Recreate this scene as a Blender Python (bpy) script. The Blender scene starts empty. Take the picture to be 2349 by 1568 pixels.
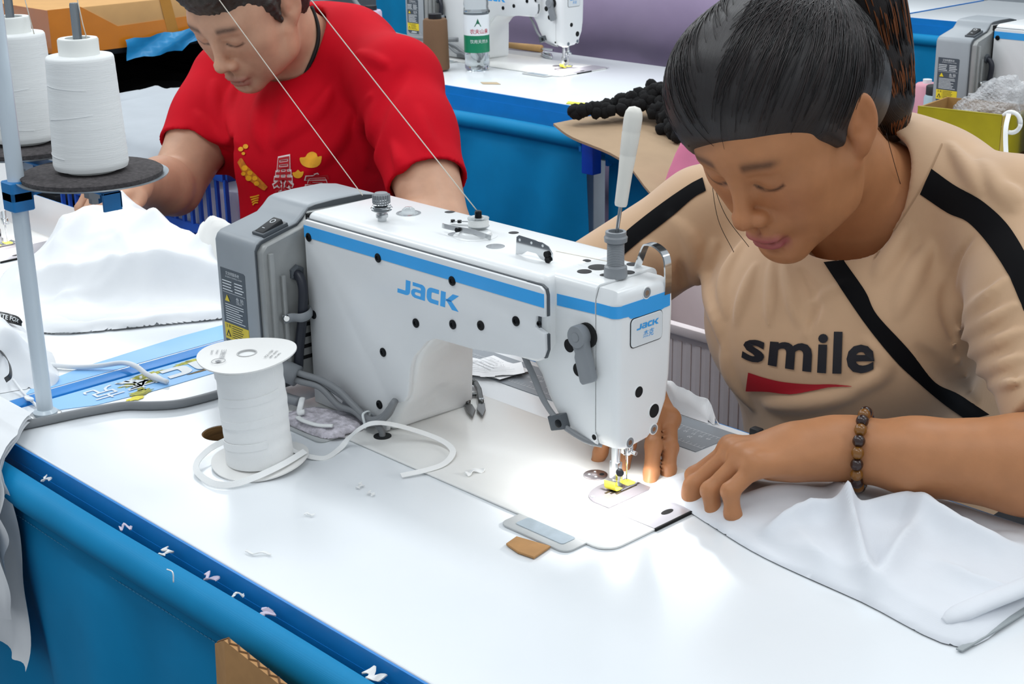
import bpy, bmesh, math, random
import numpy as np
from mathutils import Vector, Matrix, Euler
from mathutils.bvhtree import BVHTree
random.seed(7); rng = np.random.default_rng(11)
SC = bpy.context.scene
COL = SC.collection
T = 0.75                                  # height of the table tops
PI = math.pi

# ------------------------------------------------------------------ camera
cam_d = bpy.data.cameras.new('camera'); CAM = bpy.data.objects.new('camera', cam_d); COL.objects.link(CAM)
cam_d.sensor_width = 36.0; cam_d.sensor_fit = 'HORIZONTAL'
cam_d.lens = 3449.8 / 2349 * 36.0
cam_d.clip_start = 0.02; cam_d.clip_end = 60
_yaw, _pit, _rol = -0.80947456, 0.33514146, -0.01696954
_f = Vector((math.sin(_yaw) * math.cos(_pit), math.cos(_yaw) * math.cos(_pit), -math.sin(_pit)))
_r = Vector((math.cos(_yaw), -math.sin(_yaw), 0)); _u = _r.cross(_f)
_r2 = math.cos(_rol) * _r + math.sin(_rol) * _u; _u2 = -math.sin(_rol) * _r + math.cos(_rol) * _u
_m = Matrix((( _r2.x, _u2.x, -_f.x), (_r2.y, _u2.y, -_f.y), (_r2.z, _u2.z, -_f.z))).to_4x4()
_m.translation = Vector((0.77777, -0.849456, 0.593 + T))
CAM.matrix_world = _m
cam_d.dof.use_dof = True; cam_d.dof.focus_distance = 1.50; cam_d.dof.aperture_fstop = 40.0
SC.camera = CAM

# ------------------------------------------------------------------ world, lamps, exposure
SC.view_settings.view_transform = 'Standard'; SC.view_settings.look = 'None'
SC.view_settings.gamma = 1.0; SC.view_settings.use_curve_mapping = False
SC.view_settings.exposure = 0.18
W = bpy.data.worlds.new('hall'); SC.world = W; W.use_nodes = True
_bg = W.node_tree.nodes['Background']; _bg.inputs[0].default_value = (0.86, 0.93, 1.0, 1); _bg.inputs[1].default_value = 0.52

def ceiling_lamp(x, y, z, sx, sy, power, rot=0.0):
    d = bpy.data.lights.new('ceiling_lamp', 'AREA'); d.shape = 'RECTANGLE'; d.size = sx; d.size_y = sy
    d.energy = power; d.color = (0.94, 0.98, 1.0)
    o = bpy.data.objects.new('ceiling_lamp', d); o.location = (x, y, z); o.rotation_euler = (0, 0, rot); COL.objects.link(o)
for (lx, ly, lp) in ((-2.4, -0.7, 40), (-0.2, -0.7, 17), (1.8, -0.7, 12), (-2.4, 1.1, 38), (-0.2, 1.1, 24), (1.8, 1.1, 20), (-2.4, 3.0, 26), (-0.2, 3.0, 26), (1.8, 3.0, 22), (-4.6, 0.2, 26), (-4.6, 2.4, 26)):
    ceiling_lamp(lx, ly, 2.7, 1.5, 0.35, lp * 0.50)

# ------------------------------------------------------------------ helpers
def srgb(h):
    if isinstance(h, str):
        h = h.lstrip('#'); c = [int(h[i:i + 2], 16) / 255 for i in (0, 2, 4)]
    else: c = h
    return tuple((v / 12.92 if v <= 0.04045 else ((v + 0.055) / 1.055) ** 2.4) for v in c)

MATS = {}
def mat(name, col, rough=0.5, metal=0.0, var=0.06, scale=18.0, bump=0.0, bscale=120.0, spec=0.5, coat=0.0, trans=0.0, alpha=1.0, sheen=0.0, emit=None, estr=0.0, sss=0.0, attr=None, weave=0.0, ior=1.45, stretch=(1, 1, 1)):
    """procedural material: colour broken up by noise, optional noise or weave relief"""
    if name in MATS: return MATS[name]
    m = bpy.data.materials.new(name); m.use_nodes = True; nt = m.node_tree; N = nt.nodes; L = nt.links
    b = N['Principled BSDF']; c = srgb(col)
    tc = N.new('ShaderNodeTexCoord'); mp = N.new('ShaderNodeMapping'); mp.inputs['Scale'].default_value = stretch
    L.new(tc.outputs['Object'], mp.inputs['Vector'])
    nz = N.new('ShaderNodeTexNoise'); nz.inputs['Scale'].default_value = scale; nz.inputs['Detail'].default_value = 4
    L.new(mp.outputs[0], nz.inputs['Vector'])
    rp = N.new('ShaderNodeValToRGB'); rp.color_ramp.elements[0].position = 0.3; rp.color_ramp.elements[1].position = 0.7
    rp.color_ramp.elements[0].color = (*[max(0, v * (1 - var)) for v in c], 1); rp.color_ramp.elements[1].color = (*[min(1, v * (1 + var)) for v in c], 1)
    L.new(nz.outputs[0], rp.inputs[0])
    if attr:
        at = N.new('ShaderNodeAttribute'); at.attribute_name = attr
        mx = N.new('ShaderNodeMix'); mx.data_type = 'RGBA'; mx.blend_type = 'MULTIPLY'; mx.inputs[0].default_value = 1
        L.new(rp.outputs[0], mx.inputs[6]); L.new(at.outputs['Color'], mx.inputs[7]); L.new(mx.outputs[2], b.inputs['Base Color'])
    else: L.new(rp.outputs[0], b.inputs['Base Color'])
    b.inputs['Roughness'].default_value = rough; b.inputs['Metallic'].default_value = metal; b.inputs['IOR'].default_value = ior
    b.inputs['Specular IOR Level'].default_value = spec; b.inputs['Coat Weight'].default_value = coat; b.inputs['Coat Roughness'].default_value = 0.15
    b.inputs['Transmission Weight'].default_value = trans; b.inputs['Alpha'].default_value = alpha
    b.inputs['Sheen Weight'].default_value = sheen; b.inputs['Sheen Roughness'].default_value = 0.5
    if sss > 0:
        b.inputs['Subsurface Weight'].default_value = sss; b.inputs['Subsurface Radius'].default_value = (0.012, 0.005, 0.003); b.inputs['Subsurface Scale'].default_value = 0.6
    if emit: b.inputs['Emission Color'].default_value = (*srgb(emit), 1); b.inputs['Emission Strength'].default_value = estr
    if bump > 0 or weave > 0:
        bm_ = N.new('ShaderNodeBump'); bm_.inputs['Strength'].default_value = bump or weave; bm_.inputs['Distance'].default_value = 0.002
        if weave > 0:
            w1 = N.new('ShaderNodeTexWave'); w1.inputs['Scale'].default_value = bscale; w1.bands_direction = 'X'; w1.inputs['Distortion'].default_value = 1.2
            w2 = N.new('ShaderNodeTexWave'); w2.inputs['Scale'].default_value = bscale; w2.bands_direction = 'Z'; w2.inputs['Distortion'].default_value = 1.2
            ad = N.new('ShaderNodeMath'); L.new(w1.outputs['Fac'], ad.inputs[0]); L.new(w2.outputs['Fac'], ad.inputs[1])
            L.new(mp.outputs[0], w1.inputs['Vector']); L.new(mp.outputs[0], w2.inputs['Vector']); L.new(ad.outputs[0], bm_.inputs['Height'])
        else:
            n2 = N.new('ShaderNodeTexNoise'); n2.inputs['Scale'].default_value = bscale; n2.inputs['Detail'].default_value = 5
            L.new(mp.outputs[0], n2.inputs['Vector']); L.new(n2.outputs[0], bm_.inputs['Height'])
        L.new(bm_.outputs[0], b.inputs['Normal'])
    MATS[name] = m
    return m

def link(name, me, m=None, parent=None, loc=None, smooth=None):
    o = bpy.data.objects.new(name, me); COL.objects.link(o)
    if m is not None and len(me.materials) == 0: me.materials.append(m)
    if smooth is not None:
        me.shade_smooth()
        if smooth < 180: me.set_sharp_from_angle(angle=math.radians(smooth))
    if parent is not None: o.parent = parent
    if loc is not None: o.location = loc
    return o

def tag(o, label=None, cat=None, group=None, kind=None):
    if label: o['label'] = label
    if cat: o['category'] = cat
    if group: o['group'] = group
    if kind: o['kind'] = kind
    return o

def thing(name, label, cat, loc=(0, 0, T), group=None, rz=0.0):
    o = bpy.data.objects.new(name, None); COL.objects.link(o); o.location = loc; o.rotation_euler = (0, 0, rz)
    o.empty_display_size = 0.05
    return tag(o, label, cat, group)

def pmesh(name, verts, faces):
    me = bpy.data.meshes.new(name); me.from_pydata([tuple(v) for v in verts], [], [tuple(f) for f in faces]); me.update(); return me

class MB:
    """collects shapes into one bmesh"""
    def __init__(s): s.bm = bmesh.new()
    def _bev(s, faces, w, seg, ang=25, flt=None):
        if w <= 0: return s
        es = set()
        for f in faces:
            for e in f.edges:
                if len(e.link_faces) == 2 and e.calc_face_angle(0) > math.radians(ang) and (flt is None or flt(e.verts[0].co, e.verts[1].co)): es.add(e)
        bmesh.ops.bevel(s.bm, geom=list(es), offset=w, segments=seg, profile=0.5, affect='EDGES', clamp_overlap=True)
        return s
    def box(s, lo, hi, bev=0.0, seg=2, M=None):
        r = bmesh.ops.create_cube(s.bm, size=1.0); vs = r['verts']
        for v in vs:
            v.co = Vector([lo[i] + (v.co[i] + 0.5) * (hi[i] - lo[i]) for i in range(3)])
            if M is not None: v.co = M @ v.co
        fs = {f for v in vs for f in v.link_faces}
        return s._bev(fs, bev, seg)
    def prism(s, poly, a, b, axis='y', bev=0.0, seg=2, ang=25, M=None, flt=None):
        """polygon in the plane across the axis, extruded from a to b"""
        def P(p, t):
            v = {'y': Vector((p[0], t, p[1])), 'x': Vector((t, p[0], p[1])), 'z': Vector((p[0], p[1], t))}[axis]
            return M @ v if M is not None else v
        v0 = [s.bm.verts.new(P(p, a)) for p in poly]; v1 = [s.bm.verts.new(P(p, b)) for p in poly]
        n = len(poly); fs = [s.bm.faces.new(v0), s.bm.faces.new(v1[::-1])]
        for i in range(n): fs.append(s.bm.faces.new((v0[(i + 1) % n], v0[i], v1[i], v1[(i + 1) % n])))
        bmesh.ops.recalc_face_normals(s.bm, faces=fs)
        if bev > 0: s._bev(fs, bev, seg, ang, flt)
        return s
    def lathe(s, prof, c=(0, 0, 0), axis=(0, 0, 1), n=24, cap=True):
        q = Vector((0, 0, 1)).rotation_difference(Vector(axis).normalized()); c = Vector(c); rings = []
        for (r, z) in prof:
            rings.append([s.bm.verts.new(c + q @ Vector((r * math.cos(2 * PI * i / n), r * math.sin(2 * PI * i / n), z))) for i in range(n)])
        for a, b in zip(rings[:-1], rings[1:]):
            for i in range(n): s.bm.faces.new((a[i], a[(i + 1) % n], b[(i + 1) % n], b[i]))
        if cap:
            if prof[0][0] > 1e-6: s.bm.faces.new(rings[0][::-1])
            if prof[-1][0] > 1e-6: s.bm.faces.new(rings[-1])
        return s
    def tube(s, pts, r, n=10, cap=True, flat=None, closed=False):
        pts = [Vector(p) for p in pts]; rs = r if hasattr(r, '__len__') else [r] * len(pts); rings = []; up = None; m = len(pts)
        for i, p in enumerate(pts):
            a = pts[(i - 1) % m] if (closed or i > 0) else p; b = pts[(i + 1) % m] if (closed or i < m - 1) else p
            d = (b - a).normalized()
            if up is None:
                up = Vector((0, 0, 1)) if abs(d.z) < 0.9 else Vector((0, 1, 0))
            up = (up - d * up.dot(d)).normalized(); sd = d.cross(up)
            k = flat if flat else 1.0
            rings.append([s.bm.verts.new(p + (sd * math.cos(2 * PI * j / n) + up * math.sin(2 * PI * j / n) * k) * rs[i]) for j in range(n)])
        prs = list(zip(rings[:-1], rings[1:])) + ([(rings[-1], rings[0])] if closed else [])
        for a, b in prs:
            for j in range(n): s.bm.faces.new((a[j], b[j], b[(j + 1) % n], a[(j + 1) % n]))
        if cap and not closed: s.bm.faces.new(rings[0]); s.bm.faces.new(rings[-1][::-1])
        return s
    def ribbon(s, pts, wdir, w, th=0.0006):
        """flat band along pts; wdir one vector or one for each point"""
        pts = [Vector(p) for p in pts]; wd = [Vector(d).normalized() for d in (wdir if hasattr(wdir[0], '__len__') else [wdir] * len(pts))]; rows = []
        for i, p in enumerate(pts):
            d = (pts[min(i + 1, len(pts) - 1)] - pts[max(i - 1, 0)]).normalized(); n = d.cross(wd[i]).normalized() * th / 2; o = wd[i] * w / 2
            rows.append([s.bm.verts.new(p + a) for a in (-o - n, o - n, o + n, -o + n)])
        for a, b in zip(rows[:-1], rows[1:]):
            for j in range(4): s.bm.faces.new((a[j], b[j], b[(j + 1) % 4], a[(j + 1) % 4]))
        s.bm.faces.new(rows[0]); s.bm.faces.new(rows[-1][::-1]); return s
    def grid(s, P):
        """P[i][j] points -> quads"""
        V = [[s.bm.verts.new(tuple(p)) for p in row] for row in P]
        for i in range(len(V) - 1):
            for j in range(len(V[0]) - 1): s.bm.faces.new((V[i][j], V[i + 1][j], V[i + 1][j + 1], V[i][j + 1]))
        return s
    def sphere(s, c, r, seg=12, sc=(1, 1, 1)):
        rr = bmesh.ops.create_uvsphere(s.bm, u_segments=seg, v_segments=max(6, seg * 2 // 3), radius=r)
        for v in rr['verts']: v.co = Vector((v.co.x * sc[0], v.co.y * sc[1], v.co.z * sc[2])) + Vector(c)
        return s
    def mesh(s, name):
        bmesh.ops.recalc_face_normals(s.bm, faces=s.bm.faces[:])
        me = bpy.data.meshes.new(name); s.bm.to_mesh(me); s.bm.free(); return me
    def build(s, name, m, parent=None, loc=None, smooth=40, label=None):
        o = link(name, s.mesh(name), m, parent, loc, smooth)
        if label: o['label'] = label
        return o

def rrect(x0, x1, y0, y1, r, n=5):
    pts = []
    for cx, cy, a in ((x1 - r, y1 - r, 0), (x0 + r, y1 - r, 90), (x0 + r, y0 + r, 180), (x1 - r, y0 + r, 270)):
        for i in range(n + 1):
            t = math.radians(a + 90 * i / n); pts.append((cx + r * math.cos(t), cy + r * math.sin(t)))
    return pts

def spline(pts, n=8, closed=False):
    """Catmull-Rom through the points"""
    P = [np.array(p, float) for p in pts]; out = []; m = len(P)
    rngi = range(m if closed else m - 1)
    for i in rngi:
        p0 = P[(i - 1) % m] if (closed or i > 0) else 2 * P[0] - P[1]; p1 = P[i]; p2 = P[(i + 1) % m]
        p3 = P[(i + 2) % m] if (closed or i + 2 < m) else 2 * P[-1] - P[-2]
        for k in range(n):
            t = k / n; out.append(0.5 * (2 * p1 + (p2 - p0) * t + (2 * p0 - 5 * p1 + 4 * p2 - p3) * t * t + (3 * p1 - p0 - 3 * p2 + p3) * t ** 3))
    if not closed: out.append(P[-1])
    return out

def copy_tree(o, parent=None):
    c = o.copy(); COL.objects.link(c); c.parent = parent
    for ch in list(o.children): copy_tree(ch, c)
    return c

def text_flat(body, size=1.0, shear=0.0, bold=0.0, space=1.0):
    """lettering as a flat mesh: (verts Nx2, faces), left-aligned on the base line"""
    cu = bpy.data.curves.new('lettering', 'FONT'); cu.body = body; cu.size = size; cu.shear = shear; cu.offset = bold; cu.space_character = space; cu.resolution_u = 3
    o = bpy.data.objects.new('lettering', cu); COL.objects.link(o)
    dg = bpy.context.evaluated_depsgraph_get(); me = bpy.data.meshes.new_from_object(o.evaluated_get(dg))
    v = np.array([tuple(x.co)[:2] for x in me.vertices]) if len(me.vertices) else np.zeros((0, 2)); f = [tuple(p.vertices) for p in me.polygons]
    bpy.data.objects.remove(o); bpy.data.meshes.remove(me); bpy.data.curves.remove(cu)
    return v, f

def print_on(name, parts, O, U, V, m, parent, lift=0.0003, label=None):
    """flat print: parts = list of (verts2d, faces) laid on the plane O + x U + y V"""
    O = Vector(O); U = Vector(U); V = Vector(V); n = U.cross(V).normalized() * lift; vs = []; fs = []
    for v, f in parts:
        k = len(vs); vs += [tuple(O + U * float(a) + V * float(b) + n) for a, b in v]; fs += [tuple(i + k for i in q) for q in f]
    o = link(name, pmesh(name, vs, fs), m, parent)
    if label: o['label'] = label
    return o

def txt(body, x, y, size, **k):
    v, f = text_flat(body, size, **k); return (v + np.array([x, y]) if len(v) else v, f)

def qd(x0, y0, x1, y1): return (np.array([(x0, y0), (x1, y0), (x1, y1), (x0, y1)]), [(0, 1, 2, 3)])
def pg(pts): return (np.array(pts, float), [tuple(range(len(pts)))])
# ------------------------------------------------------------------ materials
M_WHITE = mat('white_laminate', '#e6eaed', 0.25, var=0.02, scale=6, coat=0.45)
M_BED = mat('white_enamel', '#e6e6e3', 0.30, var=0.02, scale=9, coat=0.2)
M_BODY = mat('machine_enamel', '#eaecec', 0.33, var=0.02, scale=10, coat=0.25, bump=0.02, bscale=700)
M_PANEL = mat('panel_enamel', '#dfe1e2', 0.36, var=0.02, scale=10, coat=0.15, bump=0.03, bscale=900)
M_STRIPE = mat('sky_blue_enamel', '#36a2e8', 0.35, var=0.03, scale=30, coat=0.2)
M_BLACK = mat('black_oxide_steel', '#15171a', 0.35, 0.6, var=0.2)
M_DARK = mat('dark_gap', '#0b0c0d', 0.8, var=0.1)
M_RUBBER = mat('black_rubber', '#1b1d20', 0.6, var=0.1)
M_STEEL = mat('brushed_steel', '#c3c6c8', 0.24, 1.0, var=0.08, scale=60)
M_CHROME = mat('polished_chrome', '#d9dcde', 0.1, 1.0, var=0.04)
M_GREYP = mat('grey_plastic', '#85898d', 0.42, var=0.04, scale=40)
M_GREYD = mat('dark_grey_plastic', '#4d5257', 0.45, var=0.06)
M_BOXG = mat('motor_cover_grey', '#9aa0a5', 0.40, var=0.03, scale=30, bump=0.03, bscale=900)
M_BOXD = mat('galvanised_plate', '#9a9c9b', 0.42, 0.25, var=0.08, scale=35)
M_CABLE = mat('grey_pvc_cable', '#7d8083', 0.42, var=0.06)
M_CABLED = mat('navy_pvc_cable', '#23262f', 0.4, var=0.1)
M_LBL = mat('label_dark_grey', '#4b545c', 0.4, var=0.04)
M_YEL = mat('label_yellow', '#e4cb2e', 0.4, var=0.04)
M_INKW = mat('ink_white', '#e2e6e8', 0.5, var=0.02)
M_INKK = mat('ink_black', '#202226', 0.5, var=0.05)
M_CLEAR = mat('clear_plastic', '#eef3f5', 0.12, var=0.01, trans=0.9, ior=1.3)
M_YFOOT = mat('yellow_plastic', '#d8cf3c', 0.35, var=0.05)
M_LED = mat('led_lens', '#ffffff', 0.3, var=0.01, emit='#ffffff', estr=12)

def logo_jack():
    """the slanted word mark, height 1, as flat polygons"""
    def arcq(cx, cy, r, a0, a1, n=5): return [(cx + r * math.cos(math.radians(a0 + (a1 - a0) * i / n)), cy + r * math.sin(math.radians(a0 + (a1 - a0) * i / n))) for i in range(n + 1)]
    out = []
    def strip(a, b):                      # quads between two polylines of equal length
        n = len(a); v = np.array(list(a) + list(b), float); out.append((v, [(i, i + 1, n + i + 1, n + i) for i in range(n - 1)]))
    # J
    o = [(0.92, 1.0), (0.92, 0.3)] + arcq(0.62, 0.3, 0.30, 0, -90) + [(0.0, 0.0)]
    i = [(0.58, 1.0), (0.58, 0.34)] + arcq(0.54, 0.32, 0.04, 0, -90) + [(0.0, 0.28)]
    strip(o, i)
    # a
    o = [(1.08, 1.0), (1.75, 1.0)] + arcq(1.72, 0.72, 0.28, 90, 0) + [(2.0, 0.0)]; i = [(1.08, 0.76), (1.62, 0.76)] + arcq(1.6, 0.68, 0.08, 90, 0) + [(1.68, 0.0)]
    strip(o, i)
    o = [(1.7, 0.0), (1.25, 0.0)] + arcq(1.28, 0.3, 0.30, 270, 90) + [(1.7, 0.6)]; i = [(1.7, 0.2), (1.36, 0.2)] + arcq(1.36, 0.3, 0.10, 270, 90) + [(1.7, 0.4)]
    strip(o, i)
    # c
    o = [(2.95, 1.0), (2.45, 1.0)] + arcq(2.45, 0.66, 0.34, 90, 180) + arcq(2.45, 0.34, 0.34, 180, 270) + [(2.95, 0.0)]
    i = [(2.95, 0.72), (2.52, 0.72)] + arcq(2.52, 0.64, 0.08, 90, 180) + arcq(2.52, 0.36, 0.08, 180, 270) + [(2.95, 0.28)]
    strip(o, i)
    # k
    out.append(pg([(3.08, 0.0), (3.42, 0.0), (3.42, 1.0), (3.08, 1.0)])); out.append(pg([(3.4, 0.44), (3.9, 1.0), (4.32, 1.0), (3.78, 0.46)])); out.append(pg([(3.4, 0.58), (3.78, 0.58), (4.36, -0.02), (3.9, -0.02)]))
    return out
LOGO = logo_jack()
def logo_at(x, y, h, shear=0.0): return [(np.stack([v[:, 0] * h * 1.32 + v[:, 1] * h * shear + x, v[:, 1] * h + y], 1), f) for v, f in LOGO]

def make_machine(label, group):
    R = thing('sewing_machine', label, 'sewing machine', (0, 0, T), group)
    # bed and the pieces let into it
    b = MB(); b.prism(rrect(-0.476, 0.0, 0.0, 0.178, 0.018), 0.0004, 0.0024, 'z', 0.0008, 2, 60); bed = b.build('bed', M_BED, R)
    MB().prism([(-0.0555, 0.061), (-0.0006, 0.061), (-0.0006, 0.178), (-0.0555, 0.178)], 0.0024, 0.0029, 'z').build('slide_plate', mat('slide_plate_steel', '#b3b0b6', 0.3, 0.4, var=0.03), R)
    MB().box((-0.0005, 0.061, 0.0002), (0.0012, 0.112, 0.0028)).build('end_gap', M_DARK, R)
    oval = [(-0.014 + 0.0035 * math.cos(a) , 0.094 + 0.0075 * math.sin(a)) for a in np.linspace(0, 2 * PI, 20)[:-1]]
    MB().prism(oval, 0.0029, 0.00305, 'z').build('finger_slot', M_DARK, R)
    npl = [(-0.0565, 0.063), (-0.0565, 0.1235), (-0.074, 0.1235)] + [(-0.0745 - 0.022 * math.sin(a), 0.0933 + 0.0303 * math.cos(a)) for a in np.linspace(0.1, PI - 0.1, 14)] + [(-0.074, 0.063)]
    MB().prism(npl, 0.0024, 0.0033, 'z', 0.0003, 1, 60).build('needle_plate', mat('needle_plate_steel', '#8f8b90', 0.32, 0.6, var=0.06, scale=50), R)
    for k, xo in enumerate((-0.0795, -0.0755, -0.0715)): MB().box((xo - 0.0011, 0.083 + 0.003 * k, 0.0033), (xo + 0.0011, 0.117, 0.0037)).build('feed_dog', mat('feed_dog_steel', '#4f4436', 0.4, 0.7, var=0.3, scale=300), R)
    MB().lathe([(0.0024, 0), (0.0024, 0.0002)], (-0.083, 0.0705, 0.0033), n=14).build('plate_screw', M_STEEL, R)
    MB().lathe([(0.0115, 0), (0.0115, 0.0009), (0.011, 0.0011)], (-0.115, 0.108, 0.0024), n=32).build('bed_cover_disc', mat('cover_disc_steel', '#a39a9b', 0.25, 0.9, var=0.05), R)
    for q in range(4):
        MB().lathe([(0.0014 if q else 0.0024, 0), (0.0014 if q else 0.0024, 0.00025)], (-0.115 + 0.006 * math.cos(q * PI / 2 + 0.8), 0.108 + 0.006 * math.sin(q * PI / 2 + 0.8), 0.0035), n=10).build('disc_hole', M_CHROME if q else M_DARK, R)
    # hinge pads behind the bed
    for x0 in (-0.108, -0.452):
        w = 0.083
        h = MB().prism(rrect(x0, x0 + w, -0.0255, 0.012, 0.009), 0.0002, 0.0022, 'z', 0.0006, 2, 60).build('hinge_pad', mat('hinge_rubber', '#b9bcbc', 0.45, var=0.08), R)
        MB().prism(rrect(x0 + 0.012, x0 + w - 0.012, -0.017, 0.0, 0.003), 0.0022, 0.0027, 'z').build('pad_insert', mat('hinge_insert_grey', '#a4b1ba', 0.35, 0.3, var=0.1, scale=90), h)
    # casting: column and arm, head
    arm = [(-0.464, 0.0022), (-0.464, 0.213), (-0.115, 0.213), (-0.115, 0.150), (-0.128, 0.128), (-0.240, 0.126), (-0.258, 0.1235), (-0.273, 0.1165), (-0.287, 0.1025), (-0.297, 0.0860), (-0.303, 0.0660), (-0.310, 0.0460), (-0.324, 0.0300), (-0.333, 0.0150), (-0.3355, 0.0022)]
    ac = MB().prism(arm, 0.0415, 0.152, 'y', 0.009, 4, 50)
    for v in ac.bm.verts:
        if v.co.x > -0.345 and v.co.z < 0.120: v.co.x -= max(0.0, min(1.0, (v.co.y - 0.06) / 0.09)) * max(0, -0.300 + 0.040 - max(-0.335, v.co.x) * 0 - 0.0) * 0 + max(0.0, min(1.0, (v.co.y - 0.050) / 0.09)) * (v.co.x + 0.3355) * 0.92 * min(1.0, (0.120 - v.co.z) / 0.025)
    ac.build('arm_casting', M_BODY, R, smooth=55)
    head = [(-0.150, 0.2125), (-0.0668, 0.2125), (-0.0668, 0.0625), (-0.083, 0.0612), (-0.100, 0.0655), (-0.113, 0.0755), (-0.127, 0.094), (-0.136, 0.112), (-0.150, 0.128)]
    MB().prism(head, 0.0555, 0.136, 'y', 0.007, 4, 50, flt=lambda a, b: not (a.x > -0.067 and b.x > -0.067)).build('head_casting', M_BODY, R, smooth=55)
    panel = [(-0.461, 0.004), (-0.461, 0.203), (-0.458, 0.2055), (-0.116, 0.2055), (-0.1115, 0.203), (-0.110, 0.198), (-0.110, 0.178), (-0.1205, 0.1775), (-0.1215, 0.1665), (-0.110, 0.163), (-0.1095, 0.148), (-0.113, 0.1395), (-0.120, 0.1365), (-0.142, 0.134),
             (-0.206, 0.1255), (-0.258, 0.1235), (-0.272, 0.117), (-0.293, 0.0955), (-0.2985, 0.083), (-0.301, 0.066), (-0.3035, 0.053), (-0.309, 0.045), (-0.317, 0.0415), (-0.329, 0.0405), (-0.337, 0.034), (-0.340, 0.004)]
    MB().prism(panel, 0.0365, 0.0425, 'y', 0.0012, 2, 40).build('back_panel', M_PANEL, R, smooth=30)
    MB().prism([(-0.124, 0.138), (-0.112, 0.1390), (-0.1086, 0.1475), (-0.1088, 0.162), (-0.1195, 0.1655), (-0.1195, 0.1785), (-0.1088, 0.179), (-0.1088, 0.1985), (-0.1105, 0.2040), (-0.116, 0.2066), (-0.135, 0.2066), (-0.135, 0.138)], 0.0395, 0.0424, 'y').build('panel_gasket', M_GREYD, R)
    MB().box((-0.4600, 0.0400, 0.2050), (-0.1180, 0.0424, 0.2064)).build('panel_gasket', M_GREYD, R)
    # blue band: panel, head, face
    MB().prism([(-0.4605, 0.1872), (-0.4605, 0.1998), (-0.1105, 0.1998), (-0.1105, 0.1872)], 0.0361, 0.0368, 'y').build('blue_band', M_STRIPE, R)
    MB().prism([(-0.113, 0.1848), (-0.113, 0.1955), (-0.0673, 0.1972), (-0.0673, 0.1868)], 0.0551, 0.0558, 'y').build('blue_band', M_STRIPE, R)
    print_on('brand_lettering', logo_at(-0.3125, 0.1585, 0.0155, 0.12), (0, 0.0364, 0), (1, 0, 0), (0, 0, 1), M_STRIPE, R, 0.0)
    # face plate
    face = [(0.0558, 0.078), (0.0558, 0.200), (0.0600, 0.2105), (0.122, 0.2105), (0.1315, 0.203), (0.133, 0.182), (0.1305, 0.118), (0.1265, 0.094), (0.116, 0.073), (0.101, 0.0625), (0.072, 0.0600), (0.0605, 0.0645)]
    MB().prism([(0.0008 + p[0] * 0.992, p[1] * 0.993 + 0.0009) for p in face], -0.0669, -0.0660, 'x').build('face_gasket', M_DARK, R)
    MB().prism(face, -0.0661, -0.0425, 'x', 0.0075, 4, 25, flt=lambda a, b: a.x > -0.045 and b.x > -0.045).build('face_plate', M_BODY, R, smooth=50)
    bandf = [(0.0634, 0.1868), (0.0634, 0.1978), (0.1255, 0.1978), (0.1255, 0.1838), (0.118, 0.1834), (0.112, 0.1820), (0.074, 0.1836), (0.071, 0.1862)]
    MB().prism(bandf, -0.0428, -0.0420, 'x').build('blue_band', M_STRIPE, R)
    MB().prism([(-0.0655, 0.1868), (-0.0655, 0.1974), (-0.0500, 0.1976), (-0.0500, 0.1868)], 0.0554, 0.0560, 'y').build('blue_band', M_STRIPE, R)
    MB().tube([(-0.0502, 0.0556, z) for z in (0.1868, 0.1977)], 0.0004, 6).build('blue_band', M_STRIPE, R)
    c = MB(); P = [[(-0.0500 + 0.0082 * math.sin(a), 0.0633 - 0.0082 * math.cos(a), z) for z in (0.1868, 0.1977)] for a in np.linspace(0, PI / 2, 7)]; c.grid(P).build('blue_band', M_STRIPE, R)
    MB().prism(rrect(0.0740, 0.1150, 0.1565, 0.1825, 0.004), -0.0424, -0.0412, 'x', 0.0004, 1, 40).build('badge_plate', mat('badge_white', '#dde2e4', 0.3, coat=0.2, var=0.01), R)
    MB().prism(rrect(0.0734, 0.1156, 0.1558, 0.1831, 0.0045), -0.0425, -0.0419, 'x').build('badge_groove', M_DARK, R)
    print_on('badge_lettering', logo_at(0.0805, 0.1715, 0.0050, 0.15) + [txt('杰克', 0.0885, 0.1632, 0.0072, shear=0.2)], (-0.0412, 0, 0), (0, 1, 0), (0, 0, 1), M_STRIPE, R)
    def hole(nm, c, ax, r, m=M_DARK, dpt=0.0006): MB().lathe([(r * 1.0, 0), (r * 1.0, dpt)], c, ax, 20).build(nm, m, R)
    for (y, z, r, m_) in ((0.0945, 0.2025, 0.0048, M_GREYP), (0.0855, 0.113, 0.0052, M_DARK), (0.1065, 0.089, 0.0066, M_DARK), (0.0745, 0.068, 0.0047, M_GREYP), (0.1065, 0.0712, 0.0044, M_GREYP)):
        MB().lathe([(r + 0.0009, 0), (r + 0.0009, 0.0007), (r, 0.0008), (r * 0.98, 0.0003), (0, 0.0003)], (-0.0427, y, z), (1, 0, 0), 22).build('face_hole_rim', M_BODY, R)
        hole('face_hole', (-0.0426, y, z), (1, 0, 0), r * 0.98, m_, 0.0007)
        if m_ is M_GREYP: hole('face_screw', (-0.0424, y, z), (1, 0, 0), r * 0.5, M_STEEL)
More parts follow.
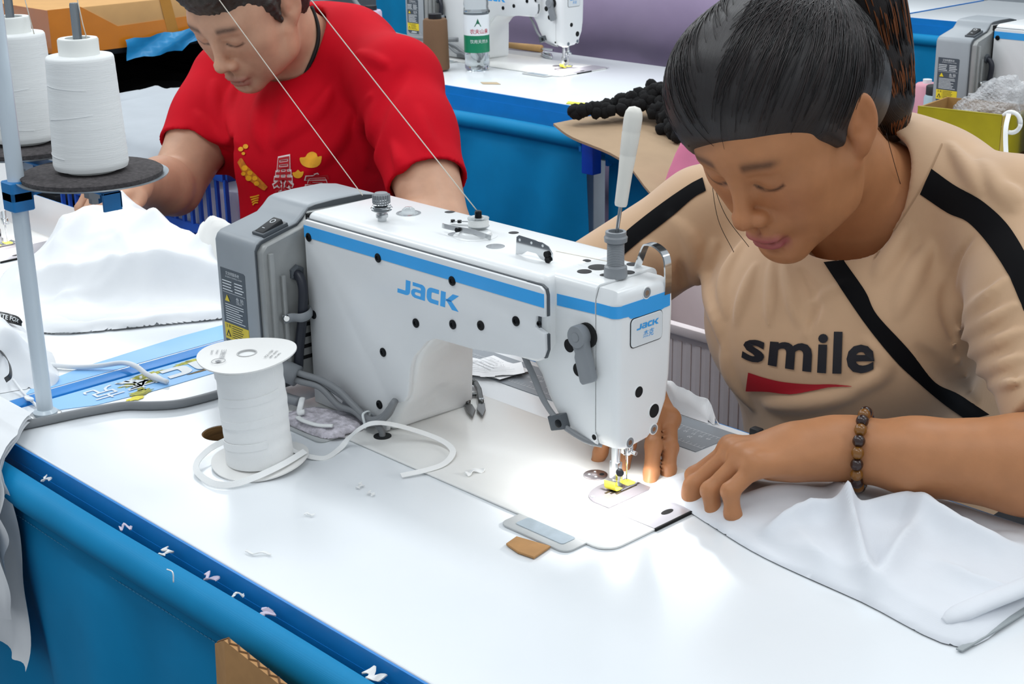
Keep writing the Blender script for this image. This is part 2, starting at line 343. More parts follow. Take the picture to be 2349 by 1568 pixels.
    # panel screws
    for (x, z) in ((-0.453, 0.188), (-0.340, 0.188), (-0.231, 0.187), (-0.453, 0.104), (-0.286, 0.133), (-0.232, 0.144), (-0.193, 0.152), (-0.146, 0.167), (-0.339, 0.090), (-0.349, 0.031), (-0.1165, 0.1715)):
        r = 0.0047 if x < -0.12 else 0.0026
        s_ = MB().lathe([(r, 0), (r, 0.0009), (r * 0.8, 0.0016), (r * 0.45, 0.0017), (r * 0.4, 0.0008), (0, 0.0008)], (x, 0.0366, z), (0, -1, 0), 16).build('panel_screw', M_BLACK if x != -0.193 else M_DARK, R)
    # head side: lifter lever, round ports, small screw
    for (x, z, r) in ((-0.098, 0.1505, 0.0062), (-0.087, 0.1305, 0.0062), (-0.0675, 0.0715, 0.0026)):
        MB().lathe([(r + 0.0009, 0), (r + 0.0006, 0.0006), (r, 0.0006)], (x, 0.0557, z), (0, -1, 0), 22, cap=False).build('port_rim', M_BODY, R); hole('port', (x, 0.0555, z), (0, -1, 0), r)
    MB().lathe([(0.0115, 0), (0.0115, 0.003)], (-0.0760, 0.0555, 0.1655), (0, -1, 0), 24).build('lever_seat', M_DARK, R)
    lev = MB().lathe([(0.0098, 0), (0.0102, 0.001), (0.0102, 0.009), (0.0096, 0.010)], (-0.0795, 0.0535, 0.1655), (0, -1, 0), 26)
    lev.prism([(-0.0865, 0.160), (-0.0815, 0.150), (-0.0822, 0.146), (-0.0755, 0.1245), (-0.0725, 0.1225), (-0.0615, 0.1275), (-0.0605, 0.131), (-0.0690, 0.158), (-0.0700, 0.165)], 0.0445, 0.0525, 'y', 0.0012, 2, 20)
    lev = lev.build('lifter_lever', M_GREYP, R, smooth=40)
    MB().lathe([(0.0038, 0), (0.0042, 0.0004), (0.0034, 0.0006)], (-0.0795, 0.0436, 0.1655), (0, -1, 0), 16).build('lever_pin', M_GREYP, lev)
    # cable down the back of the head with its clamp
    cab = [(-0.158, 0.058, 0.129), (-0.150, 0.052, 0.126), (-0.137, 0.050, 0.111), (-0.123, 0.050, 0.090), (-0.106, 0.050, 0.077), (-0.090, 0.0525, 0.0695), (-0.075, 0.056, 0.0650), (-0.066, 0.064, 0.0620)]
    MB().tube(spline(cab, 6), 0.0028, 8).build('lamp_cable', M_CABLE, R, smooth=180)
    MB().tube(spline([(p[0] - 0.004, p[1] + 0.001, p[2] + 0.001) for p in cab[:5]], 6), 0.0022, 8).build('lamp_cable', M_CABLE, R, smooth=180)
    cl = MB().box((-0.1165, 0.0465, 0.0695), (-0.0985, 0.0555, 0.0835), 0.0012, 2, Matrix.Translation((-0.107, 0, 0.0765)) @ Matrix.Rotation(-0.35, 4, 'Y') @ Matrix.Translation((0.107, 0, -0.0765))).build('cable_clamp', M_GREYD, R)
    MB().lathe([(0.0038, 0), (0.0038, 0.0012), (0.003, 0.0018), (0, 0.0018)], (-0.1035, 0.0468, 0.0770), (0, -1, 0), 14).build('clamp_screw', M_BLACK, cl)
    # presser bar, foot, needle, lamp
    MB().lathe([(0.0042, 0), (0.0042, 0.045)], (-0.0816, 0.0995, 0.022), n=16).build('presser_bar', M_STEEL, R)
    ft = MB().box((-0.0868, 0.0962, 0.0125), (-0.0762, 0.1028, 0.0300), 0.0008); ft.box((-0.0848, 0.0985, 0.0055), (-0.0785, 0.1060, 0.0150), 0.0006)
    ft.prism([(0.0960, 0.0042), (0.0960, 0.0052), (0.1030, 0.0058), (0.1150, 0.0052), (0.1215, 0.0075), (0.1222, 0.0068), (0.1155, 0.0040)], -0.0862, -0.0712, 'x'); ft.build('presser_foot', M_STEEL, R)
    MB().lathe([(0.0036, 0), (0.0036, 0.003), (0.0026, 0.0036), (0, 0.0036)], (-0.0755, 0.0980, 0.0215), (0.8, -0.6, 0), 12).build('foot_screw', M_BLACK, R)
    MB().ribbon(spline([(-0.0800, 0.0895, 0.0135), (-0.0790, 0.0885, 0.0105), (-0.0785, 0.0900, 0.0058), (-0.0785, 0.1000, 0.0050), (-0.0780, 0.1180, 0.0056)], 6), (1, 0.2, 0), 0.0115, 0.0010).build('finger_guard', M_YFOOT, R)
    nb = MB().lathe([(0.0036, 0), (0.0036, 0.032)], (-0.0785, 0.1115, 0.034), n=14); nb.box((-0.0830, 0.1075, 0.0345), (-0.0740, 0.1155, 0.0440), 0.001); nb.lathe([(0.002, 0), (0.002, 0.007)], (-0.0742, 0.1115, 0.038), (1, 0, 0), 10); nb.build('needle_bar', M_CHROME, R)
    MB().lathe([(0.0001, 0), (0.0006, 0.004), (0.0007, 0.02), (0.0011, 0.021), (0.0011, 0.033)], (-0.0785, 0.1115, 0.004), n=8).build('needle', M_CHROME, R)
    MB().tube(spline([(-0.0745, 0.1115, 0.0440), (-0.0735, 0.1085, 0.0380), (-0.0765, 0.1085, 0.0340), (-0.0790, 0.1095, 0.0360)], 5), 0.0006, 6).build('thread_hook', M_CHROME, R)
    MB().lathe([(0.007, 0), (0.008, 0.002), (0.008, 0.0045)], (-0.0640, 0.0855, 0.0580), (0, 0, 1), 16).build('lamp_lens', M_LED, R)
    d = bpy.data.lights.new('machine_lamp', 'SPOT'); d.energy = 0.75; d.spot_size = 2.75; d.spot_blend = 0.75; d.shadow_soft_size = 0.008; d.color = (1, 0.99, 0.97)
    lo = bpy.data.objects.new('machine_lamp', d); COL.objects.link(lo); lo.parent = R; lo.location = (-0.0620, 0.0860, 0.0555); lo.rotation_euler = (math.radians(-12), math.radians(14), 0)
    # top fittings
    t = MB().lathe([(0.0045, 0.0), (0.0045, 0.004), (0.0062, 0.0045), (0.0062, 0.0075), (0.003, 0.008), (0.003, 0.0105), (0.0085, 0.0105), (0.0105, 0.0120), (0.0085, 0.0130), (0.0112, 0.0140), (0.009, 0.0150), (0.0100, 0.0160), (0.005, 0.0170), (0.005, 0.0182)], (-0.373, 0.070, 0.2125), n=24).build('thread_tension', M_STEEL, R)
    MB().tube([(-0.373 + 0.0082 * math.cos(a), 0.070 + 0.0082 * math.sin(a), 0.2285 + 0.0004 * a) for a in np.linspace(0, 6 * PI, 60)], 0.0006, 5).build('tension_spring', M_CHROME, t)
    kn = MB().lathe([(0.0074, 0), (0.0084, 0.001), (0.0078, 0.0098), (0.0064, 0.0115), (0, 0.0115)], (-0.373, 0.070, 0.2305), n=30)
    for q in range(20): a = 2 * PI * q / 20; kn.box((-0.0006, -0.0006, 0), (0.0006, 0.0006, 0.0085), 0, 1, Matrix.Translation((-0.373 + 0.0083 * math.cos(a), 0.070 + 0.0083 * math.sin(a), 0.2318)))
    kn.build('tension_knob', M_GREYP, t, smooth=30)
    MB().lathe([(0.012, 0), (0.012, 0.0006), (0.0075, 0.0008), (0.0065, 0.0045), (0.004, 0.0065), (0, 0.007)], (-0.377, 0.108, 0.2127), n=24).build('oil_window', M_CLEAR, R)
    MB().lathe([(0.0125, 0), (0.0128, 0.0009), (0.0100, 0.0010)], (-0.377, 0.108, 0.2125), n=24, cap=False).build('oil_window_ring', M_STEEL, R)
    hub = MB().lathe([(0.0215, 0), (0.0215, 0.0007), (0.0165, 0.0010), (0.0155, 0.0042), (0.0135, 0.0052), (0.0125, 0.0052)], (-0.262, 0.095, 0.2127), n=36).build('bobbin_winder', M_BODY, R, smooth=40)
    MB().lathe([(0.0105, 0), (0.0107, 0.0008), (0.006, 0.001), (0.006, 0.0078), (0.0107, 0.0080), (0.0107, 0.0088)], (-0.266, 0.103, 0.2200), n=30).build('bobbin', M_CLEAR, hub)
    MB().lathe([(0.0062, 0), (0.0102, 0.0004), (0.0102, 0.0066), (0.0062, 0.007)], (-0.266, 0.103, 0.2208), n=26).build('bobbin_thread', mat('white_thread', '#eceeec', 0.7, var=0.02, bump=0.3, bscale=900), hub)
    MB().lathe([(0.0034, 0), (0.0034, 0.007), (0.0026, 0.0078)], (-0.266, 0.103, 0.2280), n=14).build('winder_spindle', M_BLACK, hub)
    MB().ribbon(spline([(-0.2960, 0.0830, 0.2195), (-0.2880, 0.0800, 0.2205), (-0.2720, 0.0830, 0.2200), (-0.2540, 0.0850, 0.2205), (-0.2440, 0.0890, 0.2180), (-0.2400, 0.0950, 0.2150)], 6), (0, 0.1, 1), 0.0045, 0.0012).build('winder_latch', M_STEEL, hub)
    MB().lathe([(0.0022, 0), (0.0022, 0.003)], (-0.272, 0.0822, 0.2195), (0, -1, 0.2), 10).build('latch_pin', M_BLACK, hub)
    MB().ribbon(spline([(-0.3120, 0.1080, 0.2150), (-0.3040, 0.1120, 0.2165), (-0.2920, 0.1200, 0.2165), (-0.2820, 0.1240, 0.2150)], 5), (0.5, -0.8, 0.2), 0.005, 0.0008).build('thread_cutter', M_STEEL, R)
    for k in range(2): MB().lathe([(0.0022, 0), (0.0022, 0.0025)], (-0.3095 + 0.0065 * k, 0.1085 + 0.003 * k, 0.2155), n=10).build('cutter_screw', M_BLACK, R)
    gx = lambda x: -0.1875 + (x + 0.1875) * 1.45
    MB().prism([(gx(x), z) for x, z in ((-0.1875, 0.2130), (-0.1865, 0.2295), (-0.1845, 0.2315), (-0.1640, 0.2305), (-0.1580, 0.2280), (-0.1545, 0.2220), (-0.1545, 0.2160), (-0.1590, 0.2130), (-0.1650, 0.2145), (-0.1690, 0.2185), (-0.1770, 0.2185), (-0.1820, 0.2140))], 0.0770, 0.0778, 'y').build('thread_guide_plate', M_CHROME, R)
    for xx in (-0.1835, -0.1730, -0.1630): MB().lathe([(0.0013, 0), (0.0013, 0.0002)], (gx(xx), 0.0769, 0.2275), (0, -1, 0), 10).build('guide_hole', M_INKW, R)
    for zz, xx in ((0.2195, -0.1590), (0.2150, -0.1580)): MB().lathe([(0.0032, 0), (0.0032, 0.0022)], (gx(xx), 0.0772, zz + 0.0010), (0, -1, 0), 12).build('guide_screw', M_BLACK, R)
    MB().lathe([(0.0090, 0), (0.0090, 0.0005), (0.006, 0.0006)], (-0.2200, 0.0820, 0.2127), n=20).build('top_plug', M_STEEL, R)
    MB().lathe([(0.0080, 0), (0.0080, 0.0005), (0.006, 0.0006)], (-0.2800, 0.0860, 0.2127), n=20).build('top_plug', M_STEEL, R)
    for (x, y, r) in ((-0.125, 0.106, 0.0042), (-0.103, 0.098, 0.0092), (-0.103, 0.080, 0.0066), (-0.083, 0.0835, 0.0036), (-0.087, 0.126, 0.0056), (-0.0730, 0.104, 0.0062), (-0.350, 0.140, 0.006), (-0.243, 0.128, 0.006)):
        MB().lathe([(r, 0), (r, 0.0003), (r * 0.6, 0.0009), (0, 0.0011)], (x, y, 0.2125), n=22).build('rubber_plug', M_RUBBER, R)
    po = MB().lathe([(0.0102, 0), (0.0106, 0.001), (0.0100, 0.0095), (0.0078, 0.0105)] + [(0.0078 - 0.0005 * (k % 2), 0.0105 + 0.00075 * k) for k in range(1, 28)] + [(0.0082, 0.0315), (0.0100, 0.0320), (0.0104, 0.0360), (0.0092, 0.0375), (0.0092, 0.0410), (0.0066, 0.0412), (0.0064, 0.0300), (0, 0.0300)], (-0.0735, 0.0885, 0.2120), n=24).build('thread_post', M_GREYP, R, smooth=30)
    gd = [(-0.0780, 0.122, 0.2110), (-0.0755, 0.122, 0.2180), (-0.0690, 0.122, 0.2330), (-0.0650, 0.122, 0.2365), (-0.0560, 0.122, 0.2365), (-0.0470, 0.122, 0.2320), (-0.0430, 0.122, 0.2240), (-0.0420, 0.122, 0.2080), (-0.0425, 0.122, 0.1950)]
    MB().ribbon(spline(gd, 5), (0, 1, 0), 0.0085, 0.0016).build('take_up_guard', M_CHROME, R)
    MB().box((-0.0700, 0.1262, 0.120), (-0.0500, 0.1325, 0.205), 0.002).build('take_up_slot', M_DARK, R)
    MB().lathe([(0.012, 0), (0.012, 0.010), (0.014, 0.012), (0.014, 0.018), (0.010, 0.020)], (-0.190, 0.151, 0.165), (0, 1, 0), 20).build('stitch_dial', M_GREYP, R)
    # motor cover
    prof = [(-0.0150, 0.060), (-0.0150, 0.1790), (-0.0120, 0.1850), (-0.0070, 0.1885), (0.0400, 0.1990), (0.0480, 0.2050), (0.0560, 0.2125), (0.0640, 0.2142), (0.0900, 0.2150), (0.1250, 0.2145), (0.150, 0.2100), (0.165, 0.195), (0.168, 0.060), (0.150, 0.022), (0.010, 0.022), (-0.004, 0.035)]
    MB().prism(prof, -0.5520, -0.4790, 'x', 0.0045, 3, 30).build('motor_cover', M_BOXG, R, smooth=45)
    MB().prism([(p[0] * 0.985 + 0.0015, p[1] * 0.99 + 0.0008) for p in prof], -0.4800, -0.4780, 'x').build('cover_gasket', M_GREYD, R)
    MB().prism([(-0.0120, 0.060), (-0.0120, 0.1770), (-0.0060, 0.1840), (0.0400, 0.1950), (0.0470, 0.2000), (0.0540, 0.2085), (0.150, 0.2060), (0.150, 0.030), (0.010, 0.030)], -0.4785, -0.4680, 'x', 0.0008, 1).build('motor_plate', M_BOXD, R)
    for y0, y1, zt in ((-0.0060, 0.0000, 0.176), (0.0075, 0.0130, 0.150)): MB().box((-0.4690, y0, 0.040), (-0.4640, y1, zt), 0.0012).build('plate_rib', M_BOXD, R)
    MB().box((-0.4700, 0.046, 0.004), (-0.4645, 0.150, 0.2085)).build('motor_gap', M_DARK, R)
    for q in range(5): MB().box((-0.4692, 0.0290, 0.052 + 0.012 * q), (-0.4675, 0.0440, 0.056 + 0.012 * q)).build('cooling_slot', M_DARK, R)
    # toggle switch on the slope of the cover
    Ms = Matrix.Translation((-0.4905, 0.0150, 0.1945)) @ Matrix.Rotation(0.22, 4, 'X')
    sw = MB().box((-0.010, -0.0165, -0.003), (0.010, 0.0165, 0.0022), 0.0010, 2, Ms).build('power_switch', M_GREYD, R)
    Mr = Ms @ Matrix.Rotation(0.16, 4, 'X'); MB().box((-0.0075, -0.0135, -0.001), (0.0075, 0.0135, 0.0052), 0.0014, 2, Mr).build('switch_rocker', M_RUBBER, sw)
    ring = [(Mr @ Vector((0.003 * math.cos(a), 0.0065 + 0.003 * math.sin(a), 0.0054))) for a in np.linspace(0, 2 * PI, 17)]
    MB().tube(ring, 0.0005, 4).build('switch_mark', M_INKW, sw); MB().tube([Mr @ Vector((-0.002, -0.0065, 0.0054)), Mr @ Vector((0.002, -0.0065, 0.0054))], 0.0005, 4).build('switch_mark', M_INKW, sw)
    # rating label on the back of the motor cover
    LB = MB().prism([(-0.5430, 0.068), (-0.5360, 0.062), (-0.5000, 0.062), (-0.4985, 0.148), (-0.5010, 0.1495), (-0.5435, 0.1495)], -0.0154, -0.0148, 'y').build('rating_label', M_LBL, R)
    MB().prism([(-0.5428, 0.0705), (-0.4988, 0.0705), (-0.4988, 0.0885), (-0.5432, 0.0885)], -0.0156, -0.0150, 'y').build('warning_field', M_YEL, LB)
    U, V = (1, 0, 0), (0, 0, 1); P = []; P.append(txt('交流伺服系统', -0.5340, 0.1435, 0.0042)); P.append(txt('AC SERVO CONTROL SYSTEM', -0.5350, 0.1403, 0.0023))
    rl = random.Random(3)
    for q in range(4): P.append(qd(-0.5415, 0.1365 - 0.0032 * q, -0.5230 - rl.random() * 0.004, 0.1353 - 0.0032 * q)); P.append(qd(-0.5190, 0.1365 - 0.0032 * q, -0.5020 - rl.random() * 0.004, 0.1353 - 0.0032 * q))
    P.append(qd(-0.5420, 0.1236, -0.5005, 0.1232)); P.append(txt('危 险', -0.5180, 0.1155, 0.0062)); P.append(txt('WARNING', -0.5178, 0.1130, 0.0022))
    for q in range(8): P.append(qd(-0.5390, 0.1105 - 0.0026 * q, -0.5020 - rl.random() * 0.012, 0.1096 - 0.0026 * q))
    P += logo_at(-0.5300, 0.0640, 0.0040, 0.1)
    print_on('label_print', P, (0, -0.0154, 0), U, V, M_INKW, LB, 0.0002)['kind'] = 'stuff'
    P = [txt('注 意', -0.5405, 0.0840, 0.0040), pg([(-0.5410, 0.0735), (-0.5320, 0.0735), (-0.5365, 0.0815)]), qd(-0.5306, 0.0712, -0.5303, 0.0880)]
    for q in range(6): P.append(qd(-0.5290, 0.0868 - 0.0025 * q, -0.5040 - rl.random() * 0.008, 0.0860 - 0.0025 * q))
    print_on('warning_print', P, (0, -0.0156, 0), U, V, M_INKK, LB, 0.0002)['kind'] = 'stuff'
    print_on('warning_sign', [pg([(-0.5385, 0.1135), (-0.5295, 0.1135), (-0.5340, 0.1210)]), pg([(-0.5388, 0.0742), (-0.5342, 0.0742), (-0.5365, 0.0785)])], (0, -0.0157, 0), U, V, M_YEL, LB, 0.0002)
    # cables between motor and column
    cb = [(-0.4700, 0.0280, 0.148), (-0.4600, 0.0265, 0.1465), (-0.4540, 0.0255, 0.136), (-0.4550, 0.0250, 0.118), (-0.4580, 0.0240, 0.095), (-0.4620, 0.0220, 0.070), (-0.4640, 0.020, 0.045)]
    MB().tube(spline(cb, 6), 0.0052, 10).build('motor_cable', M_CABLED, R, smooth=180)
    MB().lathe([(0.009, 0), (0.009, 0.004), (0.0065, 0.005)], (-0.4690, 0.0280, 0.149), (1, 0, -0.1), 6).build('cable_gland', M_GREYD, R, smooth=20)
    cp = MB().tube(spline([(-0.4650, 0.0060, 0.1030), (-0.4600, 0.0140, 0.1045), (-0.4500, 0.0180, 0.1055), (-0.4485, 0.0255, 0.1065), (-0.4530, 0.0330, 0.1075), (-0.4620, 0.0380, 0.1085)], 5), 0.0022, 8, flat=2.2).build('cable_saddle', M_GREYP, R)
    for yy in (0.0085, 0.0370): MB().lathe([(0.0042, 0), (0.0042, 0.002), (0.0030, 0.0034), (0, 0.0034)], (-0.4640, yy, 0.1045 + 0.1 * (yy - 0.0085)), (1, -0.3, 0), 12).build('saddle_screw', M_CHROME, cp)
    MB().tube([(-0.500, -0.012, 0.058), (-0.480, 0.000, 0.050), (-0.455, 0.012, 0.041)], 0.0115, 16).build('cable_sleeve', M_GREYP, R, smooth=180)
    for k, (dy, dz) in enumerate(((0.0, 0.004), (0.005, -0.001), (-0.002, -0.004))):
        MB().tube(spline([(-0.470, 0.006 + dy, 0.046 + dz), (-0.450, 0.013 + dy, 0.041 + dz), (-0.425, 0.020 + dy * 0.6, 0.0385 + dz), (-0.400, 0.024 + dy * 0.6, 0.032 + dz * (1 + k)), (-0.378, 0.026 + dy * 0.5, 0.022 + dz * 0.6), (-0.362, 0.026 + dy * 0.5, 0.0165 + dz * 0.4), (-0.345, 0.024 + dy * 0.5, 0.017 + dz * 0.4), (-0.328, 0.026 + dy * 0.5, 0.027 + dz * 0.4), (-0.316, 0.0305, 0.046)], 6), 0.0036, 8).build('loom_cable', M_CABLE, R, smooth=180)
    MB().tube(spline([(-0.352, 0.0250, 0.0165), (-0.342, 0.0265, 0.014), (-0.337, 0.028, 0.008), (-0.336, 0.028, 0.001)], 6), 0.0034, 8).build('ground_cable', M_CABLE, R, smooth=180)
    MB().lathe([(0.0092, 0), (0.0092, 0.0006), (0.004, 0.0007)], (-0.336, 0.028, 0.0024), n=24).build('cable_grommet', M_RUBBER, R)
    MB().tube(spline([(-0.356, 0.0200, 0.0235), (-0.352, 0.0180, 0.0160), (-0.3545, 0.0210, 0.0080), (-0.359, 0.0290, 0.0140), (-0.358, 0.0300, 0.0230)], 5, True), 0.0013, 6, closed=True, flat=0.5).build('cable_tie', mat('milky_nylon', '#d5dbdb', 0.4, var=0.02), R)
    MB().box((-0.4080, 0.0330, 0.0050), (-0.3550, 0.0350, 0.0195), 0.002).build('loom_bracket', M_GREYP, R)
    MB().tube(spline([(-0.478, -0.004, 0.022), (-0.466, 0.004, 0.016), (-0.452, 0.010, 0.0135)], 5), 0.0055, 12).build('hose_stub', M_GREYP, R, smooth=180)
    return R
MACHINE = make_machine('white industrial sewing machine with a spool of tape at its side, woman sewing at it', 'industrial sewing machines')
# ------------------------------------------------------------------ setting
M_FLOOR = mat('grey_floor_paint', '#5b6067', 0.5, var=0.12, scale=3)
M_SKIRT = mat('blue_skirt_cloth', '#0482b6', 0.6, var=0.06, scale=14, spec=0.25, weave=0.06, bscale=380)
M_EDGE = mat('blue_edge_band', '#0a80cf', 0.4, var=0.06, scale=20)
def wall(name, lo, hi, m):
    o = MB().box(lo, hi).build(name, m); o['kind'] = 'structure'; return o
wall('floor', (-9, -5, -0.06), (6, 9, 0.0), M_FLOOR)
M_WALL = mat('pale_wall_paint', '#cfd6da', 0.7, var=0.03)
wall('wall_back', (-9, 9.0, 0), (6, 9.15, 3.2), M_WALL)
wall('wall_left', (-9.15, -5, 0), (-9.0, 9.15, 3.2), M_WALL)

def sewing_table(x0, x1, y0, y1, label, hole=None):
    R = thing('sewing_table', label, 'table', ((x0 + x1) / 2, (y0 + y1) / 2, 0)); cx, cy = (x0 + x1) / 2, (y0 + y1) / 2
    a, b = x0 - cx, x1 - cx; c, d = y0 - cy, y1 - cy
    tt = MB().box((a, c, T - 0.022), (b, d, T), 0.0015).build('table_top', M_WHITE, R)
    if hole:
        hx, hy = hole[0] - cx, hole[1] - cy; cu = MB().lathe([(0.0215, T - 0.05), (0.0215, T + 0.02)], (hx, hy, 0), n=40).build('cutter', M_DARK, R); md = tt.modifiers.new('hole', 'BOOLEAN'); md.object = cu; md.operation = 'DIFFERENCE'; md.solver = 'EXACT'
        bpy.context.view_layer.update(); me = bpy.data.meshes.new_from_object(tt.evaluated_get(bpy.context.evaluated_depsgraph_get())); tt.modifiers.clear(); me.shade_flat(); tt.data = me; bpy.data.objects.remove(cu)
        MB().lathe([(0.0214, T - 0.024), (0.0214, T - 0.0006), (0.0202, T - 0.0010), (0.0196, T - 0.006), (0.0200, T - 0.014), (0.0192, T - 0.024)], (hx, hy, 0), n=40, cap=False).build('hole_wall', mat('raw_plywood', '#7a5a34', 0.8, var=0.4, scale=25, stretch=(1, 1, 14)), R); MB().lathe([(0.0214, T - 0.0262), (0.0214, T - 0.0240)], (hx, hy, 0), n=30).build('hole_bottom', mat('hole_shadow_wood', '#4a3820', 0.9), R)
    for lo, hi in (((a - 0.0022, c - 0.0022, T - 0.026), (b + 0.0022, c, T - 0.0012)), ((a - 0.0022, d, T - 0.026), (b + 0.0022, d + 0.0022, T - 0.0012)), ((a - 0.0022, c, T - 0.026), (a, d, T - 0.0012)), ((b, c, T - 0.026), (b + 0.0022, d, T - 0.0012))): MB().box(lo, hi).build('edge_band', M_EDGE, R)
    st = mat('white_powder_coat', '#c9ced2', 0.45, var=0.04)
    for ex in (a + 0.10, b - 0.10):
        for ey in (c + 0.08, d - 0.08): MB().box((ex - 0.02, ey - 0.02, 0.0), (ex + 0.02, ey + 0.02, T - 0.026), 0.004).build('leg', st, R)
        MB().box((ex - 0.018, c + 0.08, 0.10), (ex + 0.018, d - 0.08, 0.14), 0.004).build('stretcher', st, R)
    return R
TAB = sewing_table(-0.686, 0.520, -0.239, 0.296, 'white sewing table nearest the camera, holding the large machine', hole=(-0.467, -0.077))
TAB2 = sewing_table(-1.925, -0.714, -0.239, 0.296, 'white sewing table where the man in red works, buried in white garments')
MB().box((-0.7118, -0.2414, T - 0.03), (-0.6882, 0.2984, T + 0.0015), 0.002).build('table_joint', M_EDGE, TAB, loc=(0.083, -0.0285, 0))

def skirt(x0, x1, y, label, top=T - 0.012, rod_r=0.017, depth=0.66, seed=1, gap=0.013, seam=True, rz=0.0):
    """cloth hung from a rod pocket along the back of a table"""
    R = thing('table_skirt', label, 'table skirt', ((x0 + x1) / 2, y, 0), rz=rz); cx = (x0 + x1) / 2; r_ = random.Random(seed); ph = [r_.uniform(0, 6.28) for _ in range(8)]
    n = int((x1 - x0) / 0.012); zr = top - gap
    def wob(x): return 0.0008 * math.sin(5 * x + ph[0]) + 0.0006 * math.sin(13 * x + ph[1])
    def fold(x, k): return k * (0.010 * math.sin(11 * x + ph[2]) + 0.008 * math.sin(23 * x + ph[3] + 1.5 * math.sin(4 * x)) + 0.004 * math.sin(47 * x + ph[4]))
    P = []
    for i in range(n + 1):
        x = x0 + (x1 - x0) * i / n; row = []
        for a in np.linspace(1.9, -1.35, 12): row.append((x - cx, -0.024 - rod_r * math.cos(a) * 1.0 + wob(x) * 0.5, zr + rod_r * math.sin(a) + wob(x)))
        z0 = row[-1][2]; y0 = row[-1][1]
        for k in range(1, 26):
            t = k / 25.0; z = z0 - depth * t ** 1.1; row.append((x - cx, y0 + 0.004 * math.exp(-k / 2) - 0.004 + fold(x + 0.06 * t * math.sin(3 * x), min(1, 0.2 + t * 2.6)), z))
        P.append(row)
    MB().grid(P).build('skirt_cloth', M_SKIRT, R, smooth=180)
    MB().tube([(x0 - cx - 0.02, -0.024, zr), (x1 - cx + 0.02, -0.024, zr)], rod_r - 0.003, 12).build('rod', M_STEEL, R)
    MB().box((x0 - cx, 0.0, top - 0.09), (x1 - cx, 0.004, top - 0.008)).build('backing_strip', M_EDGE, R)
    for bx in (x0 - cx + 0.004, x1 - cx - 0.004): MB().box((bx - 0.004, -0.040, zr - 0.02), (bx + 0.004, 0.002, zr + 0.008), 0.001).build('rod_bracket', M_EDGE, R)
    if seam:
        st = MB(); m_ = int((x1 - x0) / 0.006)
        for i in range(m_):
            x = x0 + (x1 - x0) * i / m_; st.tube([(x - cx, -0.0300 + wob(x) * 0.5, zr - 0.0270 + wob(x)), (x + 0.0042 - cx, -0.0300 + wob(x) * 0.5, zr - 0.0270 + wob(x))], 0.0004, 4)
        st.build('hem_stitches', mat('pale_blue_thread', '#5aa0c4', 0.6), R, smooth=180)['kind'] = 'stuff'
    return R
skirt(-0.680, 0.525, -0.2415, 'blue cloth skirt hung along the near edge of the front table', seed=3)
